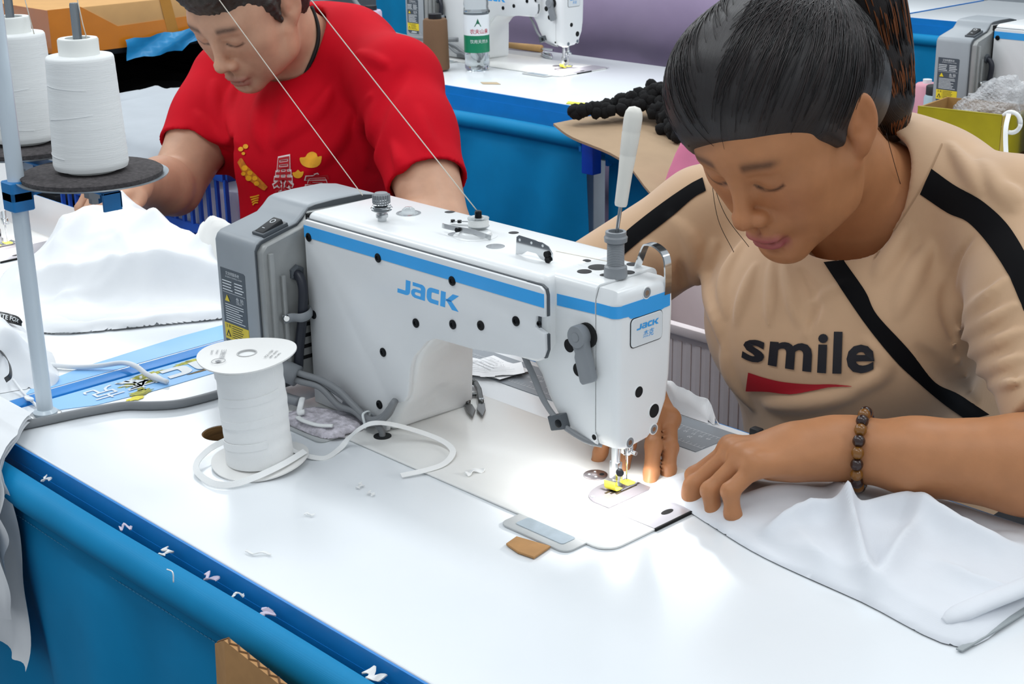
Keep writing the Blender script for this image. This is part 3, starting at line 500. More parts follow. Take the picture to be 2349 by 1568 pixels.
# ------------------------------------------------------------------ bodies and cloth as smooth blended volumes
class Vol:
    """signed distances on a grid; shapes are blended in one by one and the zero surface is meshed"""
    def __init__(s, lo, hi, h):
        s.lo = np.array(lo, float); s.h = h; s.n = np.ceil((np.array(hi) - s.lo) / h).astype(int) + 1
        s.d = np.full(tuple(s.n), 0.5, np.float32); s.ax = [(s.lo[i] + h * np.arange(s.n[i])).astype(np.float32) for i in range(3)]
    def sl(s, lo, hi):
        a = np.clip(np.floor((np.array(lo) - s.lo) / s.h).astype(int), 0, s.n); b = np.clip(np.ceil((np.array(hi) - s.lo) / s.h).astype(int) + 1, 0, s.n)
        return tuple(slice(a[i], b[i]) for i in range(3))
    def pts(s, q): return s.ax[0][q[0]][:, None, None], s.ax[1][q[1]][None, :, None], s.ax[2][q[2]][None, None, :]
    def mix(s, q, v, k, sub=False, inter=False):
        c = s.d[q]
        if c.size == 0: return
        if inter: h_ = np.clip(0.5 + 0.5 * (c - v) / k, 0, 1); s.d[q] = v + (c - v) * h_ + k * h_ * (1 - h_); return
        if sub:
            v = -v; h_ = np.clip(0.5 + 0.5 * (c - v) / k, 0, 1); s.d[q] = v + (c - v) * h_ + k * h_ * (1 - h_)
        else:
            h_ = np.clip(0.5 + 0.5 * (c - v) / k, 0, 1); s.d[q] = c + (v - c) * h_ - k * h_ * (1 - h_)
    def ell(s, c, r, R=None, k=0.01, sub=False, mg=0.0):
        c = np.array(c, float); r = np.array(r, float); e = r if R is None else np.sqrt(((np.array(R) * r[None, :]) ** 2).sum(1))
        m = k * 1.2 + 3 * s.h + mg; q = s.sl(c - e - m, c + e + m); X, Y, Z = s.pts(q); X = X - c[0]; Y = Y - c[1]; Z = Z - c[2]
        if R is not None: R = np.array(R); X, Y, Z = (X * R[0, 0] + Y * R[1, 0] + Z * R[2, 0], X * R[0, 1] + Y * R[1, 1] + Z * R[2, 1], X * R[0, 2] + Y * R[1, 2] + Z * R[2, 2])
        k0 = np.sqrt((X / r[0]) ** 2 + (Y / r[1]) ** 2 + (Z / r[2]) ** 2); k1 = np.sqrt((X / r[0] ** 2) ** 2 + (Y / r[1] ** 2) ** 2 + (Z / r[2] ** 2) ** 2) + 1e-9
        s.mix(q, (k0 * (k0 - 1) / k1).astype(np.float32), k, sub); return s
    def cone(s, a, b, r1, r2, k=0.01, sub=False, flat=None):
        """rounded tapering limb from a to b"""
        a = np.array(a, float); b = np.array(b, float); m = max(r1, r2) + k * 1.2 + 3 * s.h; q = s.sl(np.minimum(a, b) - m, np.maximum(a, b) + m)
        X, Y, Z = s.pts(q); ba = b - a; L2 = ba @ ba + 1e-12; X = X - a[0]; Y = Y - a[1]; Z = Z - a[2]
        t = np.clip((X * ba[0] + Y * ba[1] + Z * ba[2]) / L2, 0, 1)
        d = np.sqrt((X - t * ba[0]) ** 2 + (Y - t * ba[1]) ** 2 + (Z - t * ba[2]) ** 2) - (r1 + (r2 - r1) * t)
        s.mix(q, d.astype(np.float32), k, sub); return s
    def limb(s, P, r, k=0.01, sub=False):
        for i in range(len(P) - 1): s.cone(P[i], P[i + 1], r[i], r[i + 1], k, sub)
        return s
    def ridge(s, a, b, w, amp, ends=0.35):
        """a fold: raises (amp > 0) or dents the surface along a line"""
        a = np.array(a, float); b = np.array(b, float); m = 2.6 * w + s.h; q = s.sl(np.minimum(a, b) - m, np.maximum(a, b) + m); X, Y, Z = s.pts(q); ba = b - a; L2 = ba @ ba + 1e-12
        X = X - a[0]; Y = Y - a[1]; Z = Z - a[2]; t0 = (X * ba[0] + Y * ba[1] + Z * ba[2]) / L2; t = np.clip(t0, 0, 1)
        d2 = (X - t * ba[0]) ** 2 + (Y - t * ba[1]) ** 2 + (Z - t * ba[2]) ** 2
        s.d[q] -= (amp * np.exp(-d2 / (w * w))).astype(np.float32); return s
    def fold(s, P, w, amp):
        """one bent crease along a line of points, fading at its ends"""
        P = np.array(spline([tuple(p) for p in P], 4)); m = 2.6 * w + s.h; q = s.sl(P.min(0) - m, P.max(0) + m); X, Y, Z = s.pts(q)
        D = np.full(s.d[q].shape, 9.0, np.float32); Tt = np.zeros_like(D); n = len(P) - 1
        if D.size == 0: return s
        for i in range(n):
            a, ba = P[i], P[i + 1] - P[i]; L2 = ba @ ba + 1e-12; t = np.clip(((X - a[0]) * ba[0] + (Y - a[1]) * ba[1] + (Z - a[2]) * ba[2]) / L2, 0, 1)
            d2 = (X - a[0] - t * ba[0]) ** 2 + (Y - a[1] - t * ba[1]) ** 2 + (Z - a[2] - t * ba[2]) ** 2; k = d2 < D; D = np.where(k, d2, D); Tt = np.where(k, (i + t) / n, Tt)
        f = np.sin(PI * np.clip(0.04 + 0.92 * Tt, 0, 1)) ** 0.8; s.d[q] -= (amp * f * np.exp(-D / (w * (0.55 + 0.45 * f)) ** 2)).astype(np.float32); return s
    def field(s, fn, lo, hi):
        q = s.sl(lo, hi); X, Y, Z = s.pts(q); s.d[q] += fn(X, Y, Z).astype(np.float32); return s
    def halfspace(s, p, n, k=0.004, lo=None, hi=None, sub=True):
        """cuts away the side the normal points to, inside the box lo-hi"""
        n = np.array(n, float); n /= np.linalg.norm(n); q = s.sl(lo if lo is not None else s.lo, hi if hi is not None else s.lo + s.h * s.n); X, Y, Z = s.pts(q)
        v = (X - p[0]) * n[0] + (Y - p[1]) * n[1] + (Z - p[2]) * n[2]; s.mix(q, v.astype(np.float32), k, inter=True); return s
    def at(s, P):
        g = (np.array(P, float) - s.lo) / s.h; i = np.clip(np.floor(g).astype(int), 0, s.n - 2); f = np.clip(g - i, 0, 1); v = 0
        for a in (0, 1):
            for b in (0, 1):
                for c in (0, 1):
                    w = (f[..., 0] if a else 1 - f[..., 0]) * (f[..., 1] if b else 1 - f[..., 1]) * (f[..., 2] if c else 1 - f[..., 2]); v = v + w * s.d[i[..., 0] + a, i[..., 1] + b, i[..., 2] + c]
        return v
    def surf(s):
        d = s.d; neg = d < 0; nx, ny, nz = (s.n - 1)
        cnt = np.zeros((nx, ny, nz), np.uint8)
        for a in (0, 1):
            for b in (0, 1):
                for c in (0, 1): cnt += neg[a:a + nx, b:b + ny, c:c + nz]
        act = (cnt > 0) & (cnt < 8); I = np.argwhere(act); idx = np.full((nx, ny, nz), -1, np.int32); idx[act] = np.arange(len(I))
        cor = [(a, b, c) for a in (0, 1) for b in (0, 1) for c in (0, 1)]; D = {q: d[I[:, 0] + q[0], I[:, 1] + q[1], I[:, 2] + q[2]] for q in cor}
        S = np.zeros((len(I), 3)); N = np.zeros(len(I))
        for q in cor:
            for ax in range(3):
                if q[ax] == 0:
                    q2 = list(q); q2[ax] = 1; q2 = tuple(q2); d0, d1 = D[q], D[q2]; m = (d0 < 0) != (d1 < 0); t = d0[m] / (d0[m] - d1[m])
                    p = np.tile(np.array(q, float), (m.sum(), 1)); p[:, ax] += t; S[m] += p; N[m] += 1
        V = s.lo + s.h * (I + S / N[:, None]); F = []
        for ax in range(3):
            a1, a2 = [(1, 2), (2, 0), (0, 1)][ax]
            A = [slice(None)] * 3; B = [slice(None)] * 3; A[ax] = slice(0, -1); B[ax] = slice(1, None)
            ch = neg[tuple(A)] != neg[tuple(B)]; E = np.argwhere(ch)
            E = E[(E[:, a1] > 0) & (E[:, a2] > 0) & (E[:, a1] < s.n[a1] - 1) & (E[:, a2] < s.n[a2] - 1)]
            def cell(o1, o2):
                e = E.copy(); e[:, a1] -= o1; e[:, a2] -= o2; return idx[e[:, 0], e[:, 1], e[:, 2]]
            q = np.stack([cell(1, 1), cell(0, 1), cell(0, 0), cell(1, 0)], 1); fl = ~neg[E[:, 0], E[:, 1], E[:, 2]]; q[fl] = q[fl][:, ::-1]; F.append(q)
        F = np.concatenate(F); F = F[(F >= 0).all(1)]
        return V, F

def relax(V, F, it=1, lam=0.5):
    e = np.concatenate([F[:, [0, 1]], F[:, [1, 2]], F[:, [2, 3]], F[:, [3, 0]]]); e = np.concatenate([e, e[:, ::-1]]); n = len(V); c = np.bincount(e[:, 0], minlength=n).astype(float)[:, None]; c[c == 0] = 1
    for _ in range(it):
        m = np.stack([np.bincount(e[:, 0], V[e[:, 1], i], n) for i in range(3)], 1) / c; V = V + (m - V) * lam
    return V

def np_mesh(name, V, F, tint=None, strand=None):
    me = bpy.data.meshes.new(name); me.vertices.add(len(V)); me.vertices.foreach_set('co', np.asarray(V, np.float32).ravel())
    me.loops.add(F.size); me.loops.foreach_set('vertex_index', F.astype(np.int32).ravel()); me.polygons.add(len(F))
    k = F.shape[1]; me.polygons.foreach_set('loop_start', np.arange(0, F.size, k, dtype=np.int32)); me.update(calc_edges=True); me.validate()
    if tint is not None:
        at = me.color_attributes.new('tint', 'FLOAT_COLOR', 'POINT'); at.data.foreach_set('color', np.concatenate([tint, np.ones((len(tint), 1))], 1).astype(np.float32).ravel())
    if strand is not None:
        at = me.attributes.new('strand', 'FLOAT', 'POINT'); at.data.foreach_set('value', strand.astype(np.float32))
    return me

CAMP = np.array([0.77777, -0.849456, 0.593])            # the photographer's place, over the table top
_RM = np.array([[_r2.x, _r2.y, _r2.z], [_u2.x, _u2.y, _u2.z], [_f.x, _f.y, _f.z]])
def view_ray(px, py):
    v = _RM.T @ np.array([(px - 1174.5) / 3449.8, -(py - 784) / 3449.8, 1.0]); return v / np.linalg.norm(v)
def on_plane(px, py, axis=2, v=0.0):
    r = view_ray(px, py); return CAMP + r * ((v - CAMP[axis]) / r[axis])
def march(vol, px, py, t0=0.6, t1=3.2):
    """where a line of sight meets a volume: used to lay folds where the cloth has them"""
    r = view_ray(px, py); t = t0
    for _ in range(140):
        P = CAMP + r * t
        if ((P > vol.lo) & (P < vol.lo + vol.h * (vol.n - 1))).all():
            d = float(vol.at(P))
            if d < 0.0006: return P
            t += min(max(d * 0.7, 0.0008), 0.012)
        else: t += 0.02
        if t > t1: return None
    return None

def lay_print(name, cells, bvh, m, parent, lift=0.0012, label=None):
    """thin print on cloth: cells = list of (pixel verts Nx2, faces) carried onto the cloth surface"""
    vs = []; fs = []
    o = Vector(CAMP)
    for v, f in cells:
        k = len(vs); ok = []
        for (a, b) in v:
            r = Vector(view_ray(a, b)); hit = bvh.ray_cast(o, r)
            if hit[0] is None: vs.append((0, 0, 0)); ok.append(False)
            else:
                n = hit[1] if hit[1].dot(r) < 0 else -hit[1]; vs.append(tuple(hit[0] + n * lift)); ok.append(True)
        for q in f:
            if all(ok[i] for i in q):
                pts_ = [Vector(vs[i + k]) for i in q]
                if max((pts_[i] - pts_[i - 1]).length for i in range(len(pts_))) < 0.03: fs.append(tuple(i + k for i in q))
    me = pmesh(name, vs, fs); bm = bmesh.new(); bm.from_mesh(me)
    bmesh.ops.delete(bm, geom=[v for v in bm.verts if not v.link_faces], context='VERTS'); bm.to_mesh(me); bm.free()
    ob = link(name, me, m, parent, smooth=180)
    if label: ob['label'] = label
    return ob

def strip_cells(A, B, nu=60, nv=8):
    """band between two pixel polylines"""
    A = np.array(spline(A, 10)); B = np.array(spline(B, 10))
    def rs(P, n): s_ = np.concatenate([[0], np.cumsum(np.linalg.norm(np.diff(P, axis=0), axis=1))]); return np.stack([np.interp(np.linspace(0, s_[-1], n), s_, P[:, i]) for i in range(2)], 1)
    A = rs(A, nu); B = rs(B, nu); V = np.concatenate([A + (B - A) * (j / (nv - 1)) for j in range(nv)]); F = [(j * nu + i, j * nu + i + 1, (j + 1) * nu + i + 1, (j + 1) * nu + i) for j in range(nv - 1) for i in range(nu - 1)]
    return (V, F)

def fine_text(body, bold=0.0, n=2, space=1.0, ch=0.12):
    v, f = text_flat(body, 1.0, bold=bold, space=space); bm = bmesh.new(); vv = [bm.verts.new((a, b, 0)) for a, b in v]
    for q in f:
        try: bm.faces.new([vv[i] for i in q])
        except ValueError: pass
    bmesh.ops.triangulate(bm, faces=bm.faces[:])
    for _ in range(n):
        es = [e for e in bm.edges if e.calc_length() > ch]
        if not es: break
        bmesh.ops.subdivide_edges(bm, edges=es, cuts=1); bmesh.ops.triangulate(bm, faces=bm.faces[:])
    bm.verts.ensure_lookup_table(); bm.verts.index_update(); V = np.array([(q.co.x, q.co.y) for q in bm.verts]); F = [tuple(x.index for x in q.verts) for q in bm.faces]; bm.free()
    return V, F
def warp(cell, quad, box=None):
    """map flat lettering into a pixel quad (bl, br, tr, tl)"""
    V, F = cell; lo = V.min(0) if box is None else np.array(box[0]); hi = V.max(0) if box is None else np.array(box[1]); t = (V - lo) / (hi - lo); q = np.array(quad, float); u = t[:, :1]; w = t[:, 1:]
    return ((1 - u) * (1 - w) * q[0] + u * (1 - w) * q[1] + u * w * q[2] + (1 - u) * w * q[3], F)

def skin_mat(name, col):
    return mat(name, col, 0.47, var=0.05, scale=60, bump=0.05, bscale=900, spec=0.4, sss=0.12, attr='tint')

def hair_mat(name, dark, light, freq=260.0, tip=None):
    m = bpy.data.materials.new(name); m.use_nodes = True; nt = m.node_tree; N = nt.nodes; L = nt.links; b = N['Principled BSDF']
    at = N.new('ShaderNodeAttribute'); at.attribute_name = 'strand'; nz = N.new('ShaderNodeTexNoise'); nz.noise_dimensions = '1D'; nz.inputs['Scale'].default_value = freq; nz.inputs['Detail'].default_value = 5
    L.new(at.outputs['Fac'], nz.inputs['W']); rp = N.new('ShaderNodeValToRGB'); rp.color_ramp.elements[0].position = 0.35; rp.color_ramp.elements[1].position = 0.72
    rp.color_ramp.elements[0].color = (*srgb(dark), 1); rp.color_ramp.elements[1].color = (*srgb(light), 1); L.new(nz.outputs[0], rp.inputs[0])
    ti = N.new('ShaderNodeAttribute'); ti.attribute_name = 'tint'; mx = N.new('ShaderNodeMix'); mx.data_type = 'RGBA'; mx.blend_type = 'MULTIPLY'; mx.inputs[0].default_value = 1
    L.new(rp.outputs[0], mx.inputs[6]); L.new(ti.outputs['Color'], mx.inputs[7]); L.new(mx.outputs[2], b.inputs['Base Color'])
    bp = N.new('ShaderNodeBump'); bp.inputs['Strength'].default_value = 0.5; bp.inputs['Distance'].default_value = 0.0015; L.new(nz.outputs[0], bp.inputs['Height']); L.new(bp.outputs[0], b.inputs['Normal'])
    b.inputs['Roughness'].default_value = 0.36; b.inputs['Specular IOR Level'].default_value = 0.6
    return m

# ------------------------------------------------------------------ heads and hands
def head_into(vol, c, Rm, S=1.0, fem=True):
    """blends a head (local: x right, y forward, z up) into the volume"""
    Rm = np.array(Rm); c = np.array(c, float)
    def P(x, y, z): return c + Rm @ (np.array((x, y, z), float) * S)
    def E(p, r, k=0.01, rot=None, sub=False): vol.ell(P(*p), np.array(r) * S, Rm if rot is None else Rm @ rot, k * S, sub)
    def K(p, q, r1, r2, k=0.01, sub=False): vol.cone(P(*p), P(*q), r1 * S, r2 * S, k * S, sub)
    E((0, -0.015, 0.032), (0.074, 0.092, 0.084), 0.02)
    E((0, 0.028, -0.035), (0.058 if fem else 0.062, 0.056, 0.072 if fem else 0.064), 0.03)
    E((0, 0.040, 0.020), (0.060, 0.045, 0.045), 0.03)
    for s in (-1, 1):
        E((s * 0.040, 0.050, -0.020), (0.026, 0.024, 0.028), 0.022)
        E((s * 0.034, 0.048, -0.058), (0.024, 0.024, 0.028), 0.022)
        jw = 0.044 if fem else 0.054; cz = -0.096 if fem else -0.090
        K((s * (0.054 if fem else 0.058), 0.005, -0.040), (s * jw, 0.018, cz + 0.025), 0.018, 0.016, 0.022)
        K((s * jw, 0.018, cz + 0.025), (s * 0.012, 0.068, cz), 0.016, 0.015, 0.022)
    E((0, 0.070, cz), (0.019, 0.016, 0.015), 0.018)
    K((-0.034, 0.069, 0.026), (0.034, 0.069, 0.026), 0.012, 0.012, 0.016)
    for s in (-1, 1): E((s * 0.031, 0.0905, 0.004), (0.017, 0.0125, 0.0105), 0.012, None, True)
    for s in (-1, 1): E((s * 0.0315, 0.0690, 0.0030), (0.0150, 0.0145, 0.0120), 0.004)
    for s in (-1, 1):                                          # lid fold and lower lid
        K((s * 0.019, 0.0830, 0.0085), (s * 0.045, 0.0730, 0.0090), 0.0020, 0.0018, 0.006); K((s * 0.020, 0.0815, -0.0075), (s * 0.043, 0.0740, -0.0070), 0.0018, 0.0016, 0.006)
    w = 1.0 if fem else 1.14
    K((0, 0.082, 0.014), (0, 0.0985, -0.026), 0.0068, 0.0088, 0.010); E((0, 0.1015, -0.0320), (0.0105 * w, 0.0105, 0.0095), 0.008)
    for s in (-1, 1):
        E((s * 0.0125 * w, 0.0930, -0.0355), (0.0078, 0.0095, 0.0075), 0.005); E((s * 0.0065 * w, 0.1000, -0.0415), (0.0036, 0.0050, 0.0030), 0.002, None, True)
    E((0, 0.080, -0.055), (0.024, 0.014, 0.018), 0.014)
    E((0, 0.0890, -0.0655), (0.0215, 0.0085, 0.0052), 0.004); E((0, 0.0870, -0.0765), (0.0185, 0.0085, 0.0062), 0.004)
    K((-0.0225, 0.0905, -0.0705), (0.0225, 0.0905, -0.0705), 0.0012, 0.0012, 0.002, True); K((-0.004, 0.1, -0.0705), (0.004, 0.1, -0.0705), 0.0016, 0.0016, 0.002, True)
    E((0, 0.092, -0.0535), (0.0030, 0.006, 0.007), 0.004, None, True); E((0, 0.0905, -0.0865), (0.014, 0.008, 0.0035), 0.006, None, True)
    for s in (-1, 1):
        a = s * 0.30; rot = np.array([[math.cos(a), -math.sin(a), 0], [math.sin(a), math.cos(a), 0], [0, 0, 1]]) @ np.array([[1, 0, 0], [0, math.cos(0.2), -math.sin(0.2)], [0, math.sin(0.2), math.cos(0.2)]])
        E((s * 0.0775, -0.016, -0.002), (0.0075, 0.0185, 0.0305), 0.005, rot); E((s * 0.0740, -0.006, -0.026), (0.0065, 0.0085, 0.0120), 0.006, rot)
        E((s * 0.0885, -0.015, 0.002), (0.0085, 0.0125, 0.0225), 0.003, rot, True); E((s * 0.0840, -0.004, -0.008), (0.0065, 0.0070, 0.0075), 0.003, rot, True)
        K((s * 0.0800, -0.019, 0.012), (s * 0.0795, -0.022, -0.010), 0.0026, 0.0022, 0.003)
    K((0, -0.028, -0.050), (0, -0.062, -0.190), 0.052 if fem else 0.058, 0.056 if fem else 0.066, 0.03)
    return P

def head_tint(V, tint, c, Rm, S, fem=True):
    L = ((V - np.array(c)) @ np.array(Rm)) / S; x, y, z = L[:, 0], L[:, 1], L[:, 2]; near = (np.linalg.norm(L, axis=1) < 0.17)
    def put(mask, w, col):
        w = np.clip(w, 0, 1) * (mask & near); tint[:] = tint * (1 - w[:, None]) + np.array(col) * w[:, None]
    g = lambda d, s: np.exp(-(d / s) ** 2)
    lip = np.clip(1.5 - 1.5 * (np.abs(x) / 0.0235) ** 4, 0, 1) * (g(z + 0.0660, 0.0052) + g(z + 0.0765, 0.0062)).clip(0, 1)
    put(y > 0.074, lip * (0.9 if fem else 0.8), (0.80, 0.45, 1.15) if fem else (0.70, 0.42, 0.55))
    put(y > 0.080, g(z + 0.0705, 0.0011) * (np.abs(x) < 0.0235) * 0.6, (0.35, 0.2, 0.2))
    for s in (-1, 1):
        u = (s * x - 0.013) / 0.040; zc = 0.0265 + 0.0055 * np.sin(np.clip(u, 0, 1) * 2.4) - 0.004 * np.clip(u, 0, 1); w = g(z - zc, 0.0038 + 0.0016 * (1 - u)) * ((u > 0) & (u < 1)) * np.clip(8 * u, 0, 1) * np.clip(5 * (1 - u), 0, 1)
        put(y > 0.05, w * (0.85 if fem else 0.92), (0.16, 0.15, 0.15))
        zl = -0.0052 + 0.35 * (np.abs(s * x - 0.0315)) ** 2 / 0.016; put((y > 0.068) & (np.abs(s * x - 0.0315) < 0.0155), g(z - zl, 0.0018) * 1.0, (0.06, 0.05, 0.05))
        put((y > 0.06), g(np.sqrt((s * x - 0.032) ** 2 + (z - 0.004) ** 2), 0.014) * 0.10, (0.6, 0.42, 0.38))
    put(y > 0.03, (g(np.sqrt((np.abs(x) - 0.040) ** 2 + (z + 0.024) ** 2), 0.022)) * 0.22, (1.0, 0.72, 0.68))
    put(y > 0.08, g(np.sqrt(x ** 2 + (z + 0.034) ** 2), 0.014) * 0.16, (1.0, 0.72, 0.66))
    put(y > 0.088, g(np.sqrt((np.abs(x) - 0.008) ** 2 + ((z + 0.0425)) ** 2), 0.0042) * 0.75, (0.30, 0.18, 0.16))  # shade under the nostrils, painted into the skin tint
    if not fem:
        put((y > 0.03) & (z < -0.045), (g(z + 0.082, 0.026) * 0.30 + g(np.sqrt((x / 1.6) ** 2 + (z + 0.054) ** 2), 0.010) * 0.42) * (np.abs(x) < 0.05), (0.50, 0.46, 0.46))
    put(np.abs(x) > 0.072, 0.22 + 0 * x, (1.0, 0.70, 0.62))
    return L

FING = ((0.040, 0.024, 0.020), (0.044, 0.028, 0.021), (0.040, 0.026, 0.020), (0.031, 0.020, 0.018))
def hand_into(vol, wrist, fwd, down, side, bends, spread=(0.10, 0.03, -0.05, -0.13), S=1.0, plen=0.088, thumb=None, wr=0.026, fr=0.0086):
    """side points to the thumb; bends = three joint angles for each finger; returns finger tips with directions"""
    w = np.array(wrist, float); f = np.array(fwd, float); f /= np.linalg.norm(f); dn = np.array(down, float); dn -= f * (dn @ f); dn /= np.linalg.norm(dn); sd = np.cross(f, dn); sd = sd if sd @ np.array(side) > 0 else -sd
    tips = []; off = (0.030, 0.010, -0.010, -0.028); lens = (1.0, 1.03, 0.98, 0.90)
    for i in range(4):
        m = w + f * plen * S * lens[i] + sd * off[i] * S + dn * (0.003 if i in (0, 3) else 0.0) * S; b0 = w + f * 0.012 * S + sd * off[i] * 0.62 * S
        vol.cone(b0, m, 0.0150 * S, 0.0112 * S, 0.012 * S); vol.ell(m - dn * 0.003 * S, np.array((0.0098, 0.0098, 0.0098)) * S, None, 0.008 * S)
        d = f + sd * spread[i]; d /= np.linalg.norm(d); ang = 0; p = m; r = fr * S * (0.96 if i == 3 else 1.0) * (1.03 if i == 1 else 1.0)
        for j in range(3):
            ang += bends[i][j]; dd = d * math.cos(ang) + dn * math.sin(ang); q = p + dd * FING[i][j] * S
            vol.cone(p, q, r, r * 0.92, 0.004 * S if j == 0 else 0.003 * S)
            if j: vol.ell(p - (dn * math.cos(ang) - d * math.sin(ang)) * 0.0012 * S, np.array([r * 1.05] * 3), None, 0.003 * S)
            p = q; r *= 0.92
        up = -(dn * math.cos(ang) - d * math.sin(ang)); tips.append((p, dd, up, r))
    if thumb is not None:
        b0 = w + f * 0.018 * S + sd * 0.022 * S + dn * 0.006 * S; P = [b0] + [np.array(t, float) for t in thumb]
        vol.limb(P, [0.0155 * S, 0.0118 * S, 0.0098 * S, 0.0080 * S][:len(P)], 0.008 * S); dd = P[-1] - P[-2]; dd /= np.linalg.norm(dd); tips.append((P[-1], dd, -dn, 0.008 * S))
    vol.cone(w - f * 0.012 * S, w + f * 0.035 * S, wr * S * 0.86, wr * S * 0.92, 0.02 * S); vol.cone(w + f * 0.02 * S + sd * 0.010 * S + dn * 0.006 * S, w + f * 0.060 * S + dn * 0.004 * S, 0.018 * S, 0.018 * S, 0.016 * S)
    return tips
def nail_tint(V, tint, tips, col=(1.06, 0.98, 0.98)):
    for p, d, up, r in tips:
        c = p + up * r * 0.75 + d * r * 0.35; L = V - c; u = L @ d; s = L @ np.cross(d, up); h = L @ up
        m = ((u / (r * 1.05)) ** 2 + (s / (r * 0.72)) ** 2 < 1) & (np.abs(h) < r * 0.7); tint[m] = np.array(col)
        near = np.linalg.norm(V - p, axis=1) < r * 1.6; tint[near & ~m] = tint[near & ~m] * np.array((1.02, 0.90, 0.86))
# ------------------------------------------------------------------ the woman at the machine
def smooth_shirt(V, F, it=1): return relax(V, F, it, 0.4)

def build_woman():
    R = thing('person', 'woman in beige smile t-shirt with ponytail, bent over the large sewing machine', 'person', (0, 0, T))
    hc = np.array((-0.085, 0.345, 0.308)); Rm = np.array([(-0.998, 0.019, -0.053), (0.015, -0.820, -0.572), (-0.055, -0.572, 0.819)]).T
    u_, _, v_ = np.linalg.svd(Rm); Rm = u_ @ v_; S = 1.0
    LS, LE, LW = np.array((0.085, 0.500, 0.205)), np.array((0.285, 0.322, 0.056)), np.array((0.075, 0.222, 0.052))
    RS, RE, RW = np.array((-0.285, 0.470, 0.155)), np.array((-0.405, 0.345, 0.035)), np.array((-0.190, 0.232, 0.052))
    b = Vol((-0.46, 0.06, -0.16), (0.36, 0.70, 0.46), 0.0026)
    b.limb([(-0.08, 0.535, 0.16), (-0.075, 0.565, 0.0), (-0.07, 0.59, -0.14)], [0.090, 0.10, 0.10], 0.03); b.limb([LS, (-0.085, 0.52, 0.195), RS], [0.040, 0.060, 0.040], 0.03)
    b.limb([LS, LS * 0.45 + LE * 0.55, LE], [0.044, 0.043, 0.037], 0.012); b.limb([LE, LE * 0.70 + LW * 0.30 + (0, 0.002, 0.003), LE * 0.3 + LW * 0.7, LW], [0.038, 0.0425, 0.033, 0.0265], 0.014)
    b.limb([RS, RE], [0.044, 0.037], 0.012); b.limb([RE, RE * 0.7 + RW * 0.3, RW], [0.037, 0.040, 0.0255], 0.014)
    head_into(b, hc, Rm, S, True)
    tl = hand_into(b, LW, (-0.62, -0.78, -0.02), (0.02, -0.20, -1), (-1, 0.4, 0), ((0.62, 0.80, 0.35), (0.66, 0.85, 0.35), (0.72, 0.95, 0.4), (0.66, 1.0, 0.4)), S=1.02, plen=0.088, spread=(0.14, 0.03, -0.07, -0.20),
                   thumb=((0.010, 0.185, 0.026), (-0.006, 0.150, 0.016), (-0.012, 0.124, 0.011)))
    tr = hand_into(b, RW, (0.80, -0.59, -0.10), (-0.10, -0.30, -1), (0.6, 0.8, 0), ((0.30, 0.28, 0.12), (0.32, 0.30, 0.12), (0.62, 0.50, 0.2), (0.75, 0.6, 0.2)), S=0.98, plen=0.086, spread=(-0.10, -0.08, -0.12, -0.20),
                   thumb=((-0.150, 0.226, 0.036), (-0.122, 0.206, 0.022), (-0.102, 0.190, 0.014)))
    V, F = b.surf(); V = relax(V, F, 1, 0.35); tint = np.ones((len(V), 3)); head_tint(V, tint, hc, Rm, S, True); nail_tint(V, tint, tl[:4] + tr[:4])
    body = link('body', np_mesh('body', V, F, tint), skin_mat('woman_skin', '#b47c54'), R, smooth=180)
    # hair
    def HP(x, y, z): return hc + Rm @ np.array((x, y, z))
    h = Vol((-0.26, 0.17, 0.10), (0.08, 0.62, 0.50), 0.0026)
    h.ell(HP(0.002, -0.020, 0.042), (0.0860, 0.1020, 0.0920), Rm, 0.01); h.ell(HP(0.034, 0.012, 0.050), (0.062, 0.070, 0.074), Rm, 0.02); h.ell(HP(0.060, -0.012, 0.012), (0.042, 0.070, 0.066), Rm, 0.02); h.ell(HP(0, -0.060, 0.000), (0.074, 0.060, 0.075), Rm, 0.03)
    h.ell(HP(0, 0.100, -0.050), (0.085, 0.070, 0.098), Rm, 0.016, True)                         # face opening
    for s in (-1, 1):
        h.ell(HP(s * 0.085, 0.052, -0.045), (0.030, 0.062, 0.068), Rm, 0.006, True); h.ell(HP(s * 0.092, -0.005, -0.045), (0.030, 0.030, 0.052), Rm, 0.006, True)
        h.cone(HP(s * 0.0690, 0.026, 0.024), HP(s * 0.0690, 0.012, -0.004), 0.006, 0.0050, 0.010)
    h.ell(HP(0, -0.010, -0.120), (0.09, 0.10, 0.068), Rm, 0.008, True)
    tail = [HP(0.010, -0.088, 0.085), HP(0.016, -0.118, 0.118), HP(0.012, -0.150, 0.112), HP(0.004, -0.172, 0.072), HP(-0.004, -0.170, 0.018), HP(-0.010, -0.150, -0.040), HP(-0.016, -0.128, -0.085), HP(-0.020, -0.112, -0.115)]
    h.limb(tail, [0.022, 0.024, 0.031, 0.034, 0.033, 0.029, 0.022, 0.010], 0.012)
    Vh, Fh = h.surf(); Vh = relax(Vh, Fh, 1, 0.4); L = (Vh - hc) @ Rm
    cx, cy, cz = 0.0, -0.085, 0.055; dx, dy, dz = L[:, 0] - cx, L[:, 1] - cy, L[:, 2] - cz
    strand = np.arctan2(dx, dz + 0.35 * dy) * 0.5; tail_m = L[:, 1] < -0.118; strand[tail_m] = (np.arctan2(L[tail_m, 0], 0.04 + (L[tail_m, 2] - 0.05) * 0 + (L[tail_m, 1] + 0.16)) * 0.3)
    tn = np.ones((len(Vh), 3)); warm = np.clip((-L[:, 1] - 0.165) / 0.045, 0, 1) * np.clip((-L[:, 0] + 0.02) / 0.03, 0, 1); tn += warm[:, None] * np.array((7.0, 2.6, 0.6)); hm = hair_mat('dark_brown_hair', '#0d0a0b', '#2b2322', 420)
